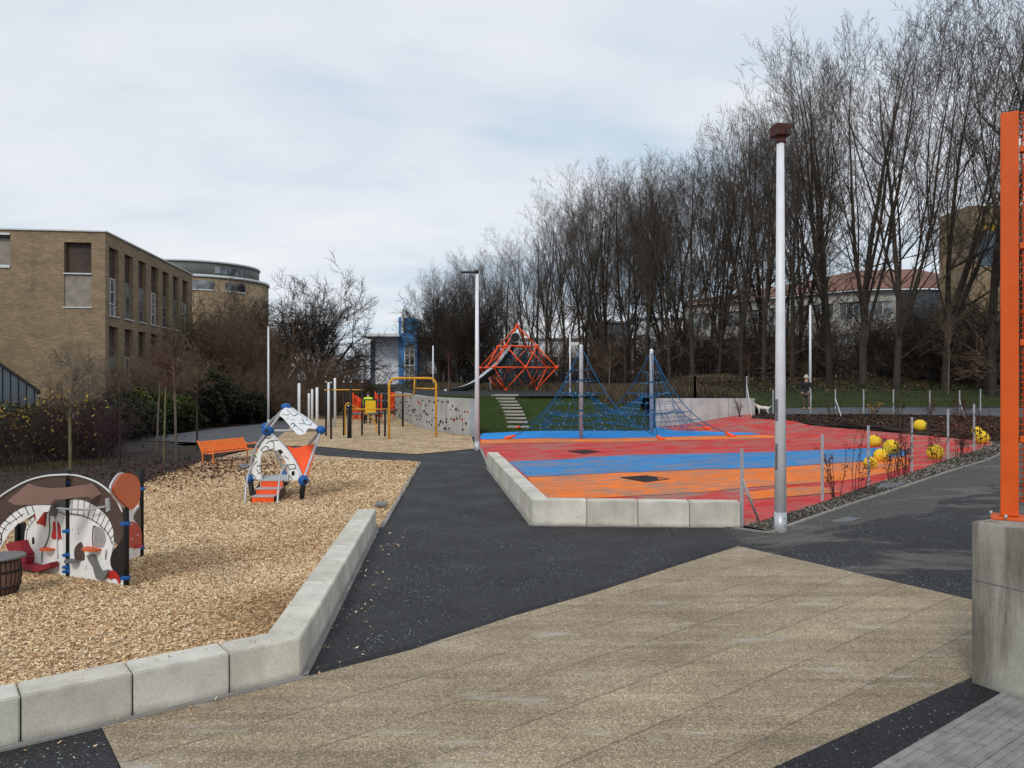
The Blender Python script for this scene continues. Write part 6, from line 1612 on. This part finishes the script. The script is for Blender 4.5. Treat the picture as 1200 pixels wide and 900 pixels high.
# ================================================================== BUILDINGS
def facade(mb, L, z0, z1, ops, P, N_, dep=0.22):
    """wall L long with rectangular openings (x0,x1,za,zb); P(s,z)->point, N_ inward normal"""
    xs = sorted(set([0, L]+[o[0] for o in ops]+[o[1] for o in ops])); zs = sorted(set([z0, z1]+[o[2] for o in ops]+[o[3] for o in ops]))
    for a, b in zip(xs, xs[1:]):
        for c, d in zip(zs, zs[1:]):
            m, n = (a+b)/2, (c+d)/2
            if any(o[0] < m < o[1] and o[2] < n < o[3] for o in ops): continue
            mb.quad(P(a, c), P(b, c), P(b, d), P(a, d))
    for o in ops:
        a, b, c, d = o[:4]; D = N_*dep
        for p, q in ((P(a, c), P(b, c)), (P(b, c), P(b, d)), (P(b, d), P(a, d)), (P(a, d), P(a, c))): mb.quad(p, q, q+D, p+D)
def panel(mb, P, N_, a, b, c, d, dep, th=0.03):
    q = [P(a, c)+N_*dep, P(b, c)+N_*dep, P(b, d)+N_*dep, P(a, d)+N_*dep]; mb.prism(q, N_*th)
bb = thing('brick_building', 'long buff brick building with two rows of tall recessed windows on the left', 'building', (-20.5, 40, 0), rz=math.atan2(0.99, -0.137))
V3 = Vector; ROOF = 9.9
Pr = lambda s, z: V3((s, 0, z)); Nr = V3((0, 1, 0))
Pl = lambda s, z: V3((0, s, z)); Nl = V3((1, 0, 0))
opr = []
for i in range(7):
    x = 0.53+2.28*i; opr += [(x, x+1.34, 5.75, 9.25), (x, x+1.34, 1.7, 5.2)]
opl = [(0.66, 1.95, 6.1, 9.35), (4.45, 9.5, 8.05, 9.75)]
wm = MB(); facade(wm, 16.7, -0.2, ROOF, opr, Pr, Nr, 0.24); facade(wm, 18, -0.2, ROOF, opl, Pl, Nl, 0.3)
wm.quad(V3((16.7, 0, -0.2)), V3((16.7, 18, -0.2)), V3((16.7, 18, ROOF)), V3((16.7, 0, ROOF)))
wm.quad(V3((0, 18, -0.2)), V3((16.7, 18, -0.2)), V3((16.7, 18, ROOF)), V3((0, 18, ROOF)))
wm.build('wall', M['brick'], bb, local=True, fixn=False)
mb = MB(); mb.box((8.35, 9, ROOF-0.35), (16.2, 17.5, 0.1)); mb.build('roof', M['roof_grey'], bb, local=True)
mb = MB(); mb.box((8.35, 0.12, ROOF+0.03), (16.86, 0.40, 0.07)); mb.build('coping', M['trim_white'], bb, local=True)
mb = MB(); mb.box((0.12, 9.1, ROOF+0.032), (0.40, 17.6, 0.07)); mb.build('coping', M['trim_white'], bb, local=True)
wrng = random.Random(4)
for i, (a, b, c, d) in enumerate(opr):
    sp_ = c+(d-c)*0.565
    mb = MB(); panel(mb, Pr, Nr, a, b, sp_, d, 0.20); lv = mb.build('louvre', M['louvre'], bb, local=True)
    mb = MB(); panel(mb, Pr, Nr, a, b, c, sp_, 0.20); gl = mb.build('pane', M['glass'], bb, local=True)
    mb = MB(); f = 0.05
    for (p, q, r, s) in ((a, b, c, c+f), (a, b, sp_-f, sp_), (a, a+f, c, sp_), (b-f, b, c, sp_), (a+0.62, a+0.62+f, c, sp_), (a, b, c+0.62, c+0.62+f), (a+0.67, b, c+1.25, c+1.25+f)): panel(mb, Pr, Nr, p, q, r, s, 0.15, 0.05)
    mb.build('window_frame', M['timber'] if i % 3 else M['trim_white'], bb, local=True)
    mb = MB(); panel(mb, Pr, Nr, a, a+0.6 if i % 2 else a+0.34, c+0.1, sp_-0.08, 0.175, 0.02); mb.build('side_panel', M['timber'], bb, local=True)
    mb = MB(); mb.box(((a+b)/2, 0.0, c-0.03), (b-a+0.1, 0.14, 0.06)); mb.build('sill', M['trim_white'], bb, local=True)
a, b, c, d = opl[0]
mb = MB(); panel(mb, Pl, Nl, a, b, 7.8, d, 0.28); mb.build('louvre', M['louvre'], bb, local=True)
mb = MB(); panel(mb, Pl, Nl, a, b, c, 7.75, 0.06); mb.build('timber_panel', M['timber'], bb, local=True)
mb = MB(); mb.box((-0.01, (a+b)/2, 7.78), (0.1, b-a+0.06, 0.06)); mb.box((-0.01, (a+b)/2, c-0.02), (0.1, b-a+0.06, 0.05)); mb.build('sill', M['trim_white'], bb, local=True)
a, b, c, d = opl[1]
mb = MB(); panel(mb, Pl, Nl, a, b, c, d, 0.25); mb.build('timber_panel', M['timber'], bb, local=True)
mb = MB(); mb.box((-0.01, (a+b)/2, c+0.03), (0.12, b-a, 0.14)); mb.build('sill', M['trim_white'], bb, local=True)
mb = MB(); mb.box((-0.01, (a+b)/2, d-0.06), (0.12, b-a, 0.1)); mb.build('lintel', M['trim_white'], bb, local=True)
# slate grey shed, only its sloping roof edge shows
sh = thing('shed', 'slate grey clad shed with a sloping black roof edge at the left edge', 'shed', (-20, 30, 0))
a, b = at(0, 428, 30), at(43, 458, 30); sl__ = (b.z-a.z)/(b.x-a.x); xl = a.x-5; zl = a.z-sl__*5
mb = MB(); mb.prism([V3((xl, 30, -0.1)), V3((b.x, 30, -0.1)), V3((b.x, 30, b.z)), V3((xl, 30, zl))], (-4.4, 5, 0)); mb.build('wall', M['slate'], sh)
mb = MB(); mb.prism([V3((xl, 29.9, zl)), V3((b.x+0.2, 29.9, b.z-0.12)), V3((b.x+0.2, 29.9, b.z+0.02)), V3((xl, 29.9, zl+0.14))], (-4.5, 5.2, 0)); mb.build('roof', M['black'], sh)
mb = MB()
for i in range(22):
    x = xl+0.3*i
    if x < b.x: mb.box((x, 29.985, (zl+sl__*(x-xl))/2), (0.025, 0.03, zl+sl__*(x-xl)))
mb.build('cladding_seam', M['black'], sh)
# round building
rb = thing('round_building', 'round brick building with a grey-green metal drum on top, behind the brown thickets', 'building', (-31.5, 78, 0))
cxr = (225-600)/F*78
def drum(mb, r, z0, z1, n=64): mb.lathe((cxr, 78, 0), [(r, z0), (r, z1)], n)
mb = MB(); drum(mb, 7.2, -0.2, 11.7); mb.build('wall', M['brick'], rb)
mb = MB(); drum(mb, 7.3, 11.7, 11.95); mb.build('coping', M['trim_white'], rb)
mb = MB(); drum(mb, 6.3, 11.9, 13.2); mb.build('drum_wall', simple('grey_green_cladding', (0.12, 0.13, 0.115), 0.55, 0.1, 0.1, 0.8), rb)
mb = MB(); drum(mb, 6.42, 13.2, 13.36); mb.build('roof_rim', M['trim_white'], rb)
def arcbox(mb, r, a0, a1, z0, z1, n=6):
    for i in range(n):
        p, q = R(a0+(a1-a0)*i/n), R(a0+(a1-a0)*(i+1)/n)
        mb.prism([(cxr+r*math.cos(p), 78+r*math.sin(p), z0), (cxr+r*math.cos(q), 78+r*math.sin(q), z0), (cxr+r*math.cos(q), 78+r*math.sin(q), z1), (cxr+r*math.cos(p), 78+r*math.sin(p), z1)], (-(math.cos(p))*0.1, -(math.sin(p))*0.1, 0))
for a0, a1 in ((-50, -45), (-44, -39), (-38, -33), (-32, -27), (-26, -21)):
    mb = MB(); arcbox(mb, 6.36, a0, a1, 12.25, 12.85, 3); mb.build('window', M['glass'], rb)
for a0 in (-100, -70, -45):
    mb = MB(); arcbox(mb, 7.24, a0, a0+17, 10.6, 11.4); mb.build('window', M['glass'], rb)
    mb = MB(); arcbox(mb, 7.27, a0, a0+17, 10.5, 10.6); mb.build('sill', M['trim_white'], rb)
# white building with blue tower
wbd = thing('white_building', 'distant white building with a blue stair tower and a pointed white mast roof', 'building', (-17, 112, 0))
def bxpx(mb, x0, x1, y0, Y, dep, zb_=-0.2, bev=0.0):
    a, b = at(x0, y0, Y), at(x1, y0, Y); mb.box(((a.x+b.x)/2, Y+dep/2, (a.z+zb_)/2), (b.x-a.x, dep, a.z-zb_), bev=bev)
mb = MB(); bxpx(mb, 440, 470, 396, 110, 16); bxpx(mb, 487, 560, 396, 111, 14); mb.build('wall', M['white_render'], wbd)
mb = MB(); mb.box((at(447, 0, 108).x, 116, Zof(394, 109)), (5.4, 20, 0.35)); mb.box((at(520, 0, 109).x, 117, Zof(394, 109)), (9.5, 18, 0.35)); mb.build('roof', M['trim_white'], wbd)
mb = MB(); bxpx(mb, 434, 441, 399, 112, 10); mb.build('dark_wing', M['slate'], wbd)
mb = MB(); bxpx(mb, 467, 473, 372, 108, 5); bxpx(mb, 473, 488.5, 372.5, 107.5, 6); mb.build('tower', M['blue_clad'], wbd)
mb = MB(); a, b = at(474, 404, 107.4), at(486, 440, 107.4); mb.box(((a.x+b.x)/2, 107.45, (a.z+1)/2), (b.x-a.x, 0.1, a.z-1)); mb.build('window', M['glass'], wbd)
mb = MB()
for y in (416, 428, 440): q = at(480, y, 107.3); mb.box((q.x, 107.36, q.z), (1.4, 0.06, 0.12))
for x in (474.3, 480, 485.7): q = at(x, 428, 107.3); mb.box((q.x, 107.35, q.z), (0.1, 0.06, 4.2))
mb.build('window_frame', M['trim_white'], wbd)
mb = MB(); a, b, c = at(470.5, 372, 107), at(476.5, 372, 107), at(474.5, 357, 107); d = at(470.5, 440, 107); mb.prism([at(470, 390, 107), at(473, 390, 107), at(473, 366, 107), c, at(470.5, 366, 107)], (0, 0.3, 0)); mb.tube([c, at(486, 373, 107.5)], 0.04, 4); mb.tube([c, at(478, 373, 107.5)], 0.04, 4); mb.build('mast_roof', M['trim_white'], wbd)
mb = MB(); bxpx(mb, 487, 512, 438, 108, 3); mb.build('dark_entrance', M['louvre'], wbd)
# cream building with red-brown hipped roof behind the poplars
cb_ = thing('cream_building', 'cream building with ribbon windows and a red-brown hipped roof behind the poplars', 'building', (40, 95, 0))
cor_ = [at(800, 372, 112), at(872, 362, 106), at(950, 350, 98), at(1010, 341, 93), at(1088, 338, 92), at(1140, 340, 95)]
for c in cor_: c.z = 12.9
for i, (a, b) in enumerate(zip(cor_, cor_[1:])):
    L = (b-a).xy.length; e = (b-a); e.z = 0; e.normalize(); n = V3((-e.y, e.x, 0))
    P = lambda s, z, a=a, e=e: V3((a.x+e.x*s, a.y+e.y*s, z))
    ops = []
    nw = max(1, int(L/3.2))
    for r_ in range(3):
        for j in range(nw): w0 = L*(j+0.12)/nw; ops.append((w0, L*(j+0.9)/nw, 2.2+3.7*r_, 4.2+3.7*r_))
    mb = MB(); facade(mb, L, -0.2, 12.9, ops, P, n, 0.25); mb.build('wall', M['cream_wall'], cb_, fixn=False)
    for o_ in ops:
        mb = MB(); panel(mb, P, n, o_[0], o_[1], o_[2], o_[3], 0.22); w_ = mb.build('window', M['glass'], cb_)
        mb = MB(); 
        for s in (0.0, 0.33, 0.66, 0.985): x = o_[0]+(o_[1]-o_[0])*s; panel(mb, P, n, x, x+0.07, o_[2], o_[3], 0.16, 0.05)
        mb.build('frame', M['trim_white'], w_)
eav = [c+V3((0, -0.9, 0)) for c in cor_]; ridge = [V3((c.x+3, c.y+9, 16.6-0.9*abs(i-3.6)*0.7)) for i, c in enumerate(cor_)]
mb = MB()
for i in range(len(eav)-1): mb.prism([eav[i], eav[i+1], ridge[i+1], ridge[i]], (0, 0, 0.15))
mb.build('roof', M['terracotta'], cb_)
mb = MB(); q = at(1105, 0, 90); mb.box((q.x+0.5, 94, 6.2), (8.2, 6, 12.4)); mb.build('glazed_wing', M['slate'], cb_)
# brick tower on the right
bt_ = thing('brick_tower', 'brick stair tower with a tall blue window seen beside the orange post', 'building', (50, 85, 0))
a, b = at(1136, 241, 85), at(1215, 241, 85); L = b.x-a.x
P = lambda s, z: V3((a.x+s, 85, z)); n = V3((0, 1, 0))
mb = MB(); facade(mb, L, -0.2, a.z, [(0.9, 3.6, Zof(312, 85), Zof(262, 85))], P, n, 0.3); mb.quad(V3((a.x, 85, -0.2)), V3((a.x, 91, -0.2)), V3((a.x, 91, a.z)), V3((a.x, 85, a.z))); mb.quad(V3((b.x, 85, -0.2)), V3((b.x, 91, -0.2)), V3((b.x, 91, a.z)), V3((b.x, 85, a.z)))
mb.quad(V3((a.x, 85, a.z-0.01)), V3((b.x, 85, a.z-0.01)), V3((b.x, 91, a.z-0.01)), V3((a.x, 91, a.z-0.01))); mb.build('wall', M['brick'], bt_, fixn=False)
mb = MB(); panel(mb, P, n, 0.9, 3.6, Zof(312, 85), Zof(270, 85), 0.25); mb.build('window', simple('blue_glass', (0.06, 0.10, 0.13), 0.2, 0, 0.3, 0.6), bt_)
mb = MB(); panel(mb, P, n, 0.9, 3.6, Zof(270, 85), Zof(262, 85), 0.2); mb.build('yellow_panel', M['yellow'], bt_)
mb = MB()
for s in (0.9, 2.2, 3.5): panel(mb, P, n, s, s+0.08, Zof(312, 85), Zof(270, 85), 0.2, 0.05)
panel(mb, P, n, 0.9, 3.6, Zof(296, 85), Zof(295, 85), 0.2, 0.05); mb.build('window_frame', M['slate'], bt_)
# pale low buildings far behind the belt
def lowblock(label, x0, x1, top, Y, wallm, seed, zt2=None):
    t = thing('low_building', label, 'building', (at((x0+x1)/2, 440, Y).x, Y, 0))
    a, b = at(x0, top, Y), at(x1, top, Y); L = b.x-a.x; P = lambda s, z: V3((a.x+s, Y, z)); n = V3((0, 1, 0)); ops = []
    m = int(L/3.4)
    for r_ in range(int((a.z-1)/3.3)):
        for j in range(m): ops.append((L*(j+0.2)/m, L*(j+0.8)/m, 1.3+3.3*r_, 3.0+3.3*r_))
    mb = MB(); facade(mb, L, -0.2, a.z, ops, P, n, 0.2); mb.build('wall', wallm, t, fixn=False)
    mb = MB(); mb.box(((a.x+b.x)/2, Y+6, a.z+0.1), (L+0.6, 12.8, 0.3)); mb.build('roof', M['roof_grey'], t)
    for o_ in ops: mb = MB(); panel(mb, P, n, *o_, 0.18); mb.build('window', M['glass'], t)
lowblock('pale low building with a grey roof glimpsed between poplars above the right mast', 742, 868, 374, 128, M['white_render'], 1)
lowblock('small dark low building glimpsed between poplars above the left mast', 690, 740, 378, 126, M['slate'], 2)
lowblock('pale low building glimpsed behind the poplars above the red frame climber', 600, 688, 398, 140, M['white_render'], 3)

# ================================================================== PEOPLE AND DOG
def skin_mesh(name, J, E, mat, parent, loc, root=0, sub=2, rz=0.0, scale=1.0):
    me = bpy.data.meshes.new(name); Mz = Matrix.Rotation(rz, 3, 'Z')
    me.from_pydata([tuple((Mz@Vector(j[:3]))*scale) for j in J], E, [])
    o = bpy.data.objects.new(name, me); COL.objects.link(o); o.parent = parent
    md = o.modifiers.new('skin', 'SKIN'); md.use_smooth_shade = True
    for i, v in enumerate(me.skin_vertices[0].data):
        r = J[i][3]; r = r if isinstance(r, tuple) else (r, r); v.radius = (r[0]*scale, r[1]*scale); v.use_root = (i == root)
    s = o.modifiers.new('sub', 'SUBSURF'); s.levels = s.render_levels = sub
    me.materials.append(mat)
    dg = bpy.context.evaluated_depsgraph_get(); ev = bpy.data.meshes.new_from_object(o.evaluated_get(dg)); ev.name = name
    o.modifiers.clear(); o.data = ev
    ev.polygons.foreach_set('use_smooth', [True]*len(ev.polygons))
    if not ev.materials: ev.materials.append(mat)
    return o
def person(label, loc, rz, hgt, topm, legm, coat_len, hatm=None, hairc=None):
    s = hgt/1.75; t = thing('person', label, 'person', loc, None)
    J = [(0, 0, .93, .10), (0, 0, 1.15, (.10, .08)), (0, 0, 1.38, (.10, .08)), (0, 0, 1.50, .06), (0, .01, 1.60, .085), (0, .01, 1.70, .075),
         (-.10, 0, .86, .095), (-.11, .03, .50, .065), (-.12, -.02, .10, .045), (-.12, .12, .04, .04),
         (.10, 0, .86, .095), (.11, -.02, .50, .065), (.12, -.08, .10, .045), (.12, .06, .04, .04),
         (-.19, 0, 1.40, .045), (-.25, -.03, 1.13, .034), (-.22, .10, .92, .032), (-.21, .15, .84, .03),
         (.19, 0, 1.40, .045), (.25, -.03, 1.13, .034), (.22, .10, .92, .032), (.21, .15, .84, .03)]
    E = [(0, 1), (1, 2), (2, 3), (3, 4), (4, 5), (0, 6), (6, 7), (7, 8), (8, 9), (0, 10), (10, 11), (11, 12), (12, 13), (2, 14), (14, 15), (15, 16), (16, 17), (2, 18), (18, 19), (19, 20), (20, 21)]
    skin_mesh('body', J, E, M['skin'], t, loc, rz=rz, scale=s)
    Jt = [(0, 0, coat_len, (.20, .15)), (0, 0, 1.0, (.165, .125)), (0, 0, 1.2, (.165, .125)), (0, 0, 1.40, (.17, .12)), (0, 0, 1.49, .075), (-.2, 0, 1.40, .075), (-.26, -.03, 1.13, .06), (-.225, .09, .94, .05), (.2, 0, 1.40, .075), (.26, -.03, 1.13, .06), (.225, .09, .94, .05)]
    skin_mesh('jacket', Jt, [(0, 1), (1, 2), (2, 3), (3, 4), (3, 5), (5, 6), (6, 7), (3, 8), (8, 9), (9, 10)], topm, t, loc, rz=rz, scale=s, root=1)
    Jl = [(0, 0, .92, .14), (-.10, 0, .84, .11), (-.11, .03, .50, .08), (-.12, -.02, .12, .06), (.10, 0, .84, .11), (.11, -.02, .50, .08), (.12, -.08, .12, .06)]
    skin_mesh('trousers', Jl, [(0, 1), (1, 2), (2, 3), (0, 4), (4, 5), (5, 6)], legm, t, loc, rz=rz, scale=s)
    Mz = Matrix.Rotation(rz, 3, 'Z')
    mb = MB(); mb.ball(Vector(loc)+(Mz@V3((0, -.01, 1.70)))*s, .108*s, 14, 9, (1, 1.05, .85)); mb.build('hair', hairc or M['bark_dark'], t)
    if hatm: mb = MB(); mb.lathe(Vector(loc)+(Mz@V3((0, 0, 1.70)))*s, [(.125*s, -.03*s), (.125*s, .02*s), (.12*s, .07*s), (.09*s, .12*s), (.03*s, .14*s)], 16); mb.ball(Vector(loc)+V3((0, 0, 1.86*s)), .04*s, 8, 6); mb.build('hat', hatm, t)
    for sx, y0 in ((-.12, .05), (.12, -.01)):
        mb = MB(); mb.ball(Vector(loc)+(Mz@V3((sx, y0, .045)))*s, .1*s, 10, 6, (.5, 1.2, .5)) if abs(rz) < 0.1 else mb.ball(Vector(loc)+(Mz@V3((sx, y0, .045)))*s, .09*s, 10, 6, (.8, .8, .5)); mb.build('shoe', M['black'], t)
    return t
g = G(945, 480.5)
person('person in a black coat and cream bobble hat standing by the far wire fence', tuple(g), R(160), 1.62, M['cloth_dark'], M['trousers'], .62, M['hat'])
gx = at(431.5, 496, 44.6); hp = (gx.x, 44.6, 0.02)
pw = person('worker in a yellow high-visibility jacket and dark trousers behind the black posts', hp, R(10), 1.72, M['hivis'], M['cloth_dark'], .88)
mb = MB()
for z in (1.08, 1.25): mb.tube([(hp[0]+.19*math.cos(a*math.pi/8), hp[1]+.14*math.sin(a*math.pi/8), z) for a in range(16)], 0.018, 4, closed=True)
mb.build('reflective_stripe', M['alu'], pw)
# white dog standing on the far path
gd_ = Vector((11.95, 37.5, H(11.95, 37.5))); dg_ = thing('dog', 'white dog standing by the right end of the retaining wall', 'dog', tuple(gd_))
J = [(0, 0, .42, .12), (.22, 0, .43, .125), (.42, 0, .46, .115), (-.18, 0, .42, .10), (.52, 0, .58, .075), (.62, 0, .66, .075), (.74, 0, .63, .045), (-.30, 0, .46, .03), (-.46, 0, .56, .02),
     (.38, .09, .30, .05), (.40, .09, .14, .03), (.38, .09, .03, .032), (.40, -.09, .30, .05), (.34, -.09, .15, .03), (.32, -.09, .03, .032),
     (-.18, .09, .33, .065), (-.10, .09, .22, .04), (-.20, .09, .12, .026), (-.17, .09, .02, .03), (-.18, -.09, .33, .065), (-.14, -.09, .22, .04), (-.25, -.09, .12, .026), (-.23, -.09, .02, .03)]
E = [(0, 1), (1, 2), (0, 3), (2, 4), (4, 5), (5, 6), (3, 7), (7, 8), (2, 9), (9, 10), (10, 11), (2, 12), (12, 13), (13, 14), (3, 15), (15, 16), (16, 17), (17, 18), (3, 19), (19, 20), (20, 21), (21, 22)]
skin_mesh('body', J, E, M['dog_white'], dg_, tuple(gd_), rz=R(168), scale=0.7)
mb = MB(); Mz = Matrix.Rotation(R(168), 3, 'Z')
for sy in (-.06, .06): mb.ball(gd_+(Mz@V3((.58, sy, .70)))*0.7, .03, 8, 6, (.7, .7, 1.4))
mb.build('ear', M['trousers'], dg_)
mb = MB(); mb.ball(gd_+(Mz@V3((.785, 0, .635)))*0.7, .017, 8, 5); mb.build('nose', M['black'], dg_)
# ================================================================== CAMERA, SKY, SUN
cam = bpy.data.cameras.new('camera'); co = bpy.data.objects.new('camera', cam); COL.objects.link(co)
co.location = (0, 0, CH); co.rotation_euler = (R(90), 0, 0)
cam.sensor_fit = 'HORIZONTAL'; cam.sensor_width = 36; cam.lens = F/1200*36; cam.shift_y = -6.0/1200
cam.clip_start = 0.05; cam.clip_end = 3000
sc.camera = co
SUN_EL, SUN_ROT = R(38), R(200)
wd = bpy.data.worlds.new('World'); sc.world = wd; wd.use_nodes = True
nt = wd.node_tree; nt.nodes.clear()
out = N(nt, 'ShaderNodeOutputWorld'); bg = N(nt, 'ShaderNodeBackground'); bg2 = N(nt, 'ShaderNodeBackground'); ms = N(nt, 'ShaderNodeMixShader')
sky = N(nt, 'ShaderNodeTexSky', sky_type='NISHITA'); sky.sun_disc = False; sky.sun_elevation = SUN_EL; sky.sun_rotation = SUN_ROT
nt.links.new(sky.outputs[0], bg.inputs[0]); bg.inputs[1].default_value = 0.12
tc = N(nt, 'ShaderNodeTexCoord'); sp = N(nt, 'ShaderNodeSeparateXYZ'); nt.links.new(tc.outputs['Generated'], sp.inputs[0])
# project the direction on a cloud deck
zz = math_(nt, 'ADD', math_(nt, 'MAXIMUM', sp.outputs[2], 0.0), 0.13)
cb = N(nt, 'ShaderNodeCombineXYZ'); nt.links.new(math_(nt, 'DIVIDE', sp.outputs[0], zz), cb.inputs[0]); nt.links.new(math_(nt, 'DIVIDE', sp.outputs[1], zz), cb.inputs[1])
mp = N(nt, 'ShaderNodeMapping'); mp.inputs['Scale'].default_value = (0.6, 0.85, 1); mp.inputs['Location'].default_value = (2.3, 0.7, 0); nt.links.new(cb.outputs[0], mp.inputs[0])
c1 = noise(nt, mp.outputs[0], 0.9, 6, 0.52, 0.5); c2 = noise(nt, mp.outputs[0], 2.6, 6, 0.55, 0.3)
f = math_(nt, 'ADD', math_(nt, 'MULTIPLY', c1, 0.7), math_(nt, 'MULTIPLY', c2, 0.3))
ccol = rampn(nt, f, [(0.36, (0.50, 0.61, 0.72)), (0.46, (0.62, 0.69, 0.765)), (0.55, (0.72, 0.755, 0.80)), (0.66, (0.80, 0.815, 0.84))])
nt.links.new(ccol, bg2.inputs[0]); bg2.inputs[1].default_value = 1.13
ms.inputs[0].default_value = 0.93
nt.links.new(bg.outputs[0], ms.inputs[1]); nt.links.new(bg2.outputs[0], ms.inputs[2]); nt.links.new(ms.outputs[0], out.inputs[0])
sl = bpy.data.lights.new('sun', 'SUN'); sl.energy = 1.5; sl.angle = R(12); sl.color = (1.0, 0.965, 0.91)
so = bpy.data.objects.new('sun', sl); COL.objects.link(so)
# the sun stands behind and to the left of the camera
dirv = Vector((math.sin(SUN_ROT)*math.cos(SUN_EL), math.cos(SUN_ROT)*math.cos(SUN_EL), math.sin(SUN_EL)))
so.rotation_euler = dirv.to_track_quat('Z', 'Y').to_euler()
sc.view_settings.view_transform = 'Standard'; sc.view_settings.look = 'None'; sc.view_settings.exposure = 0
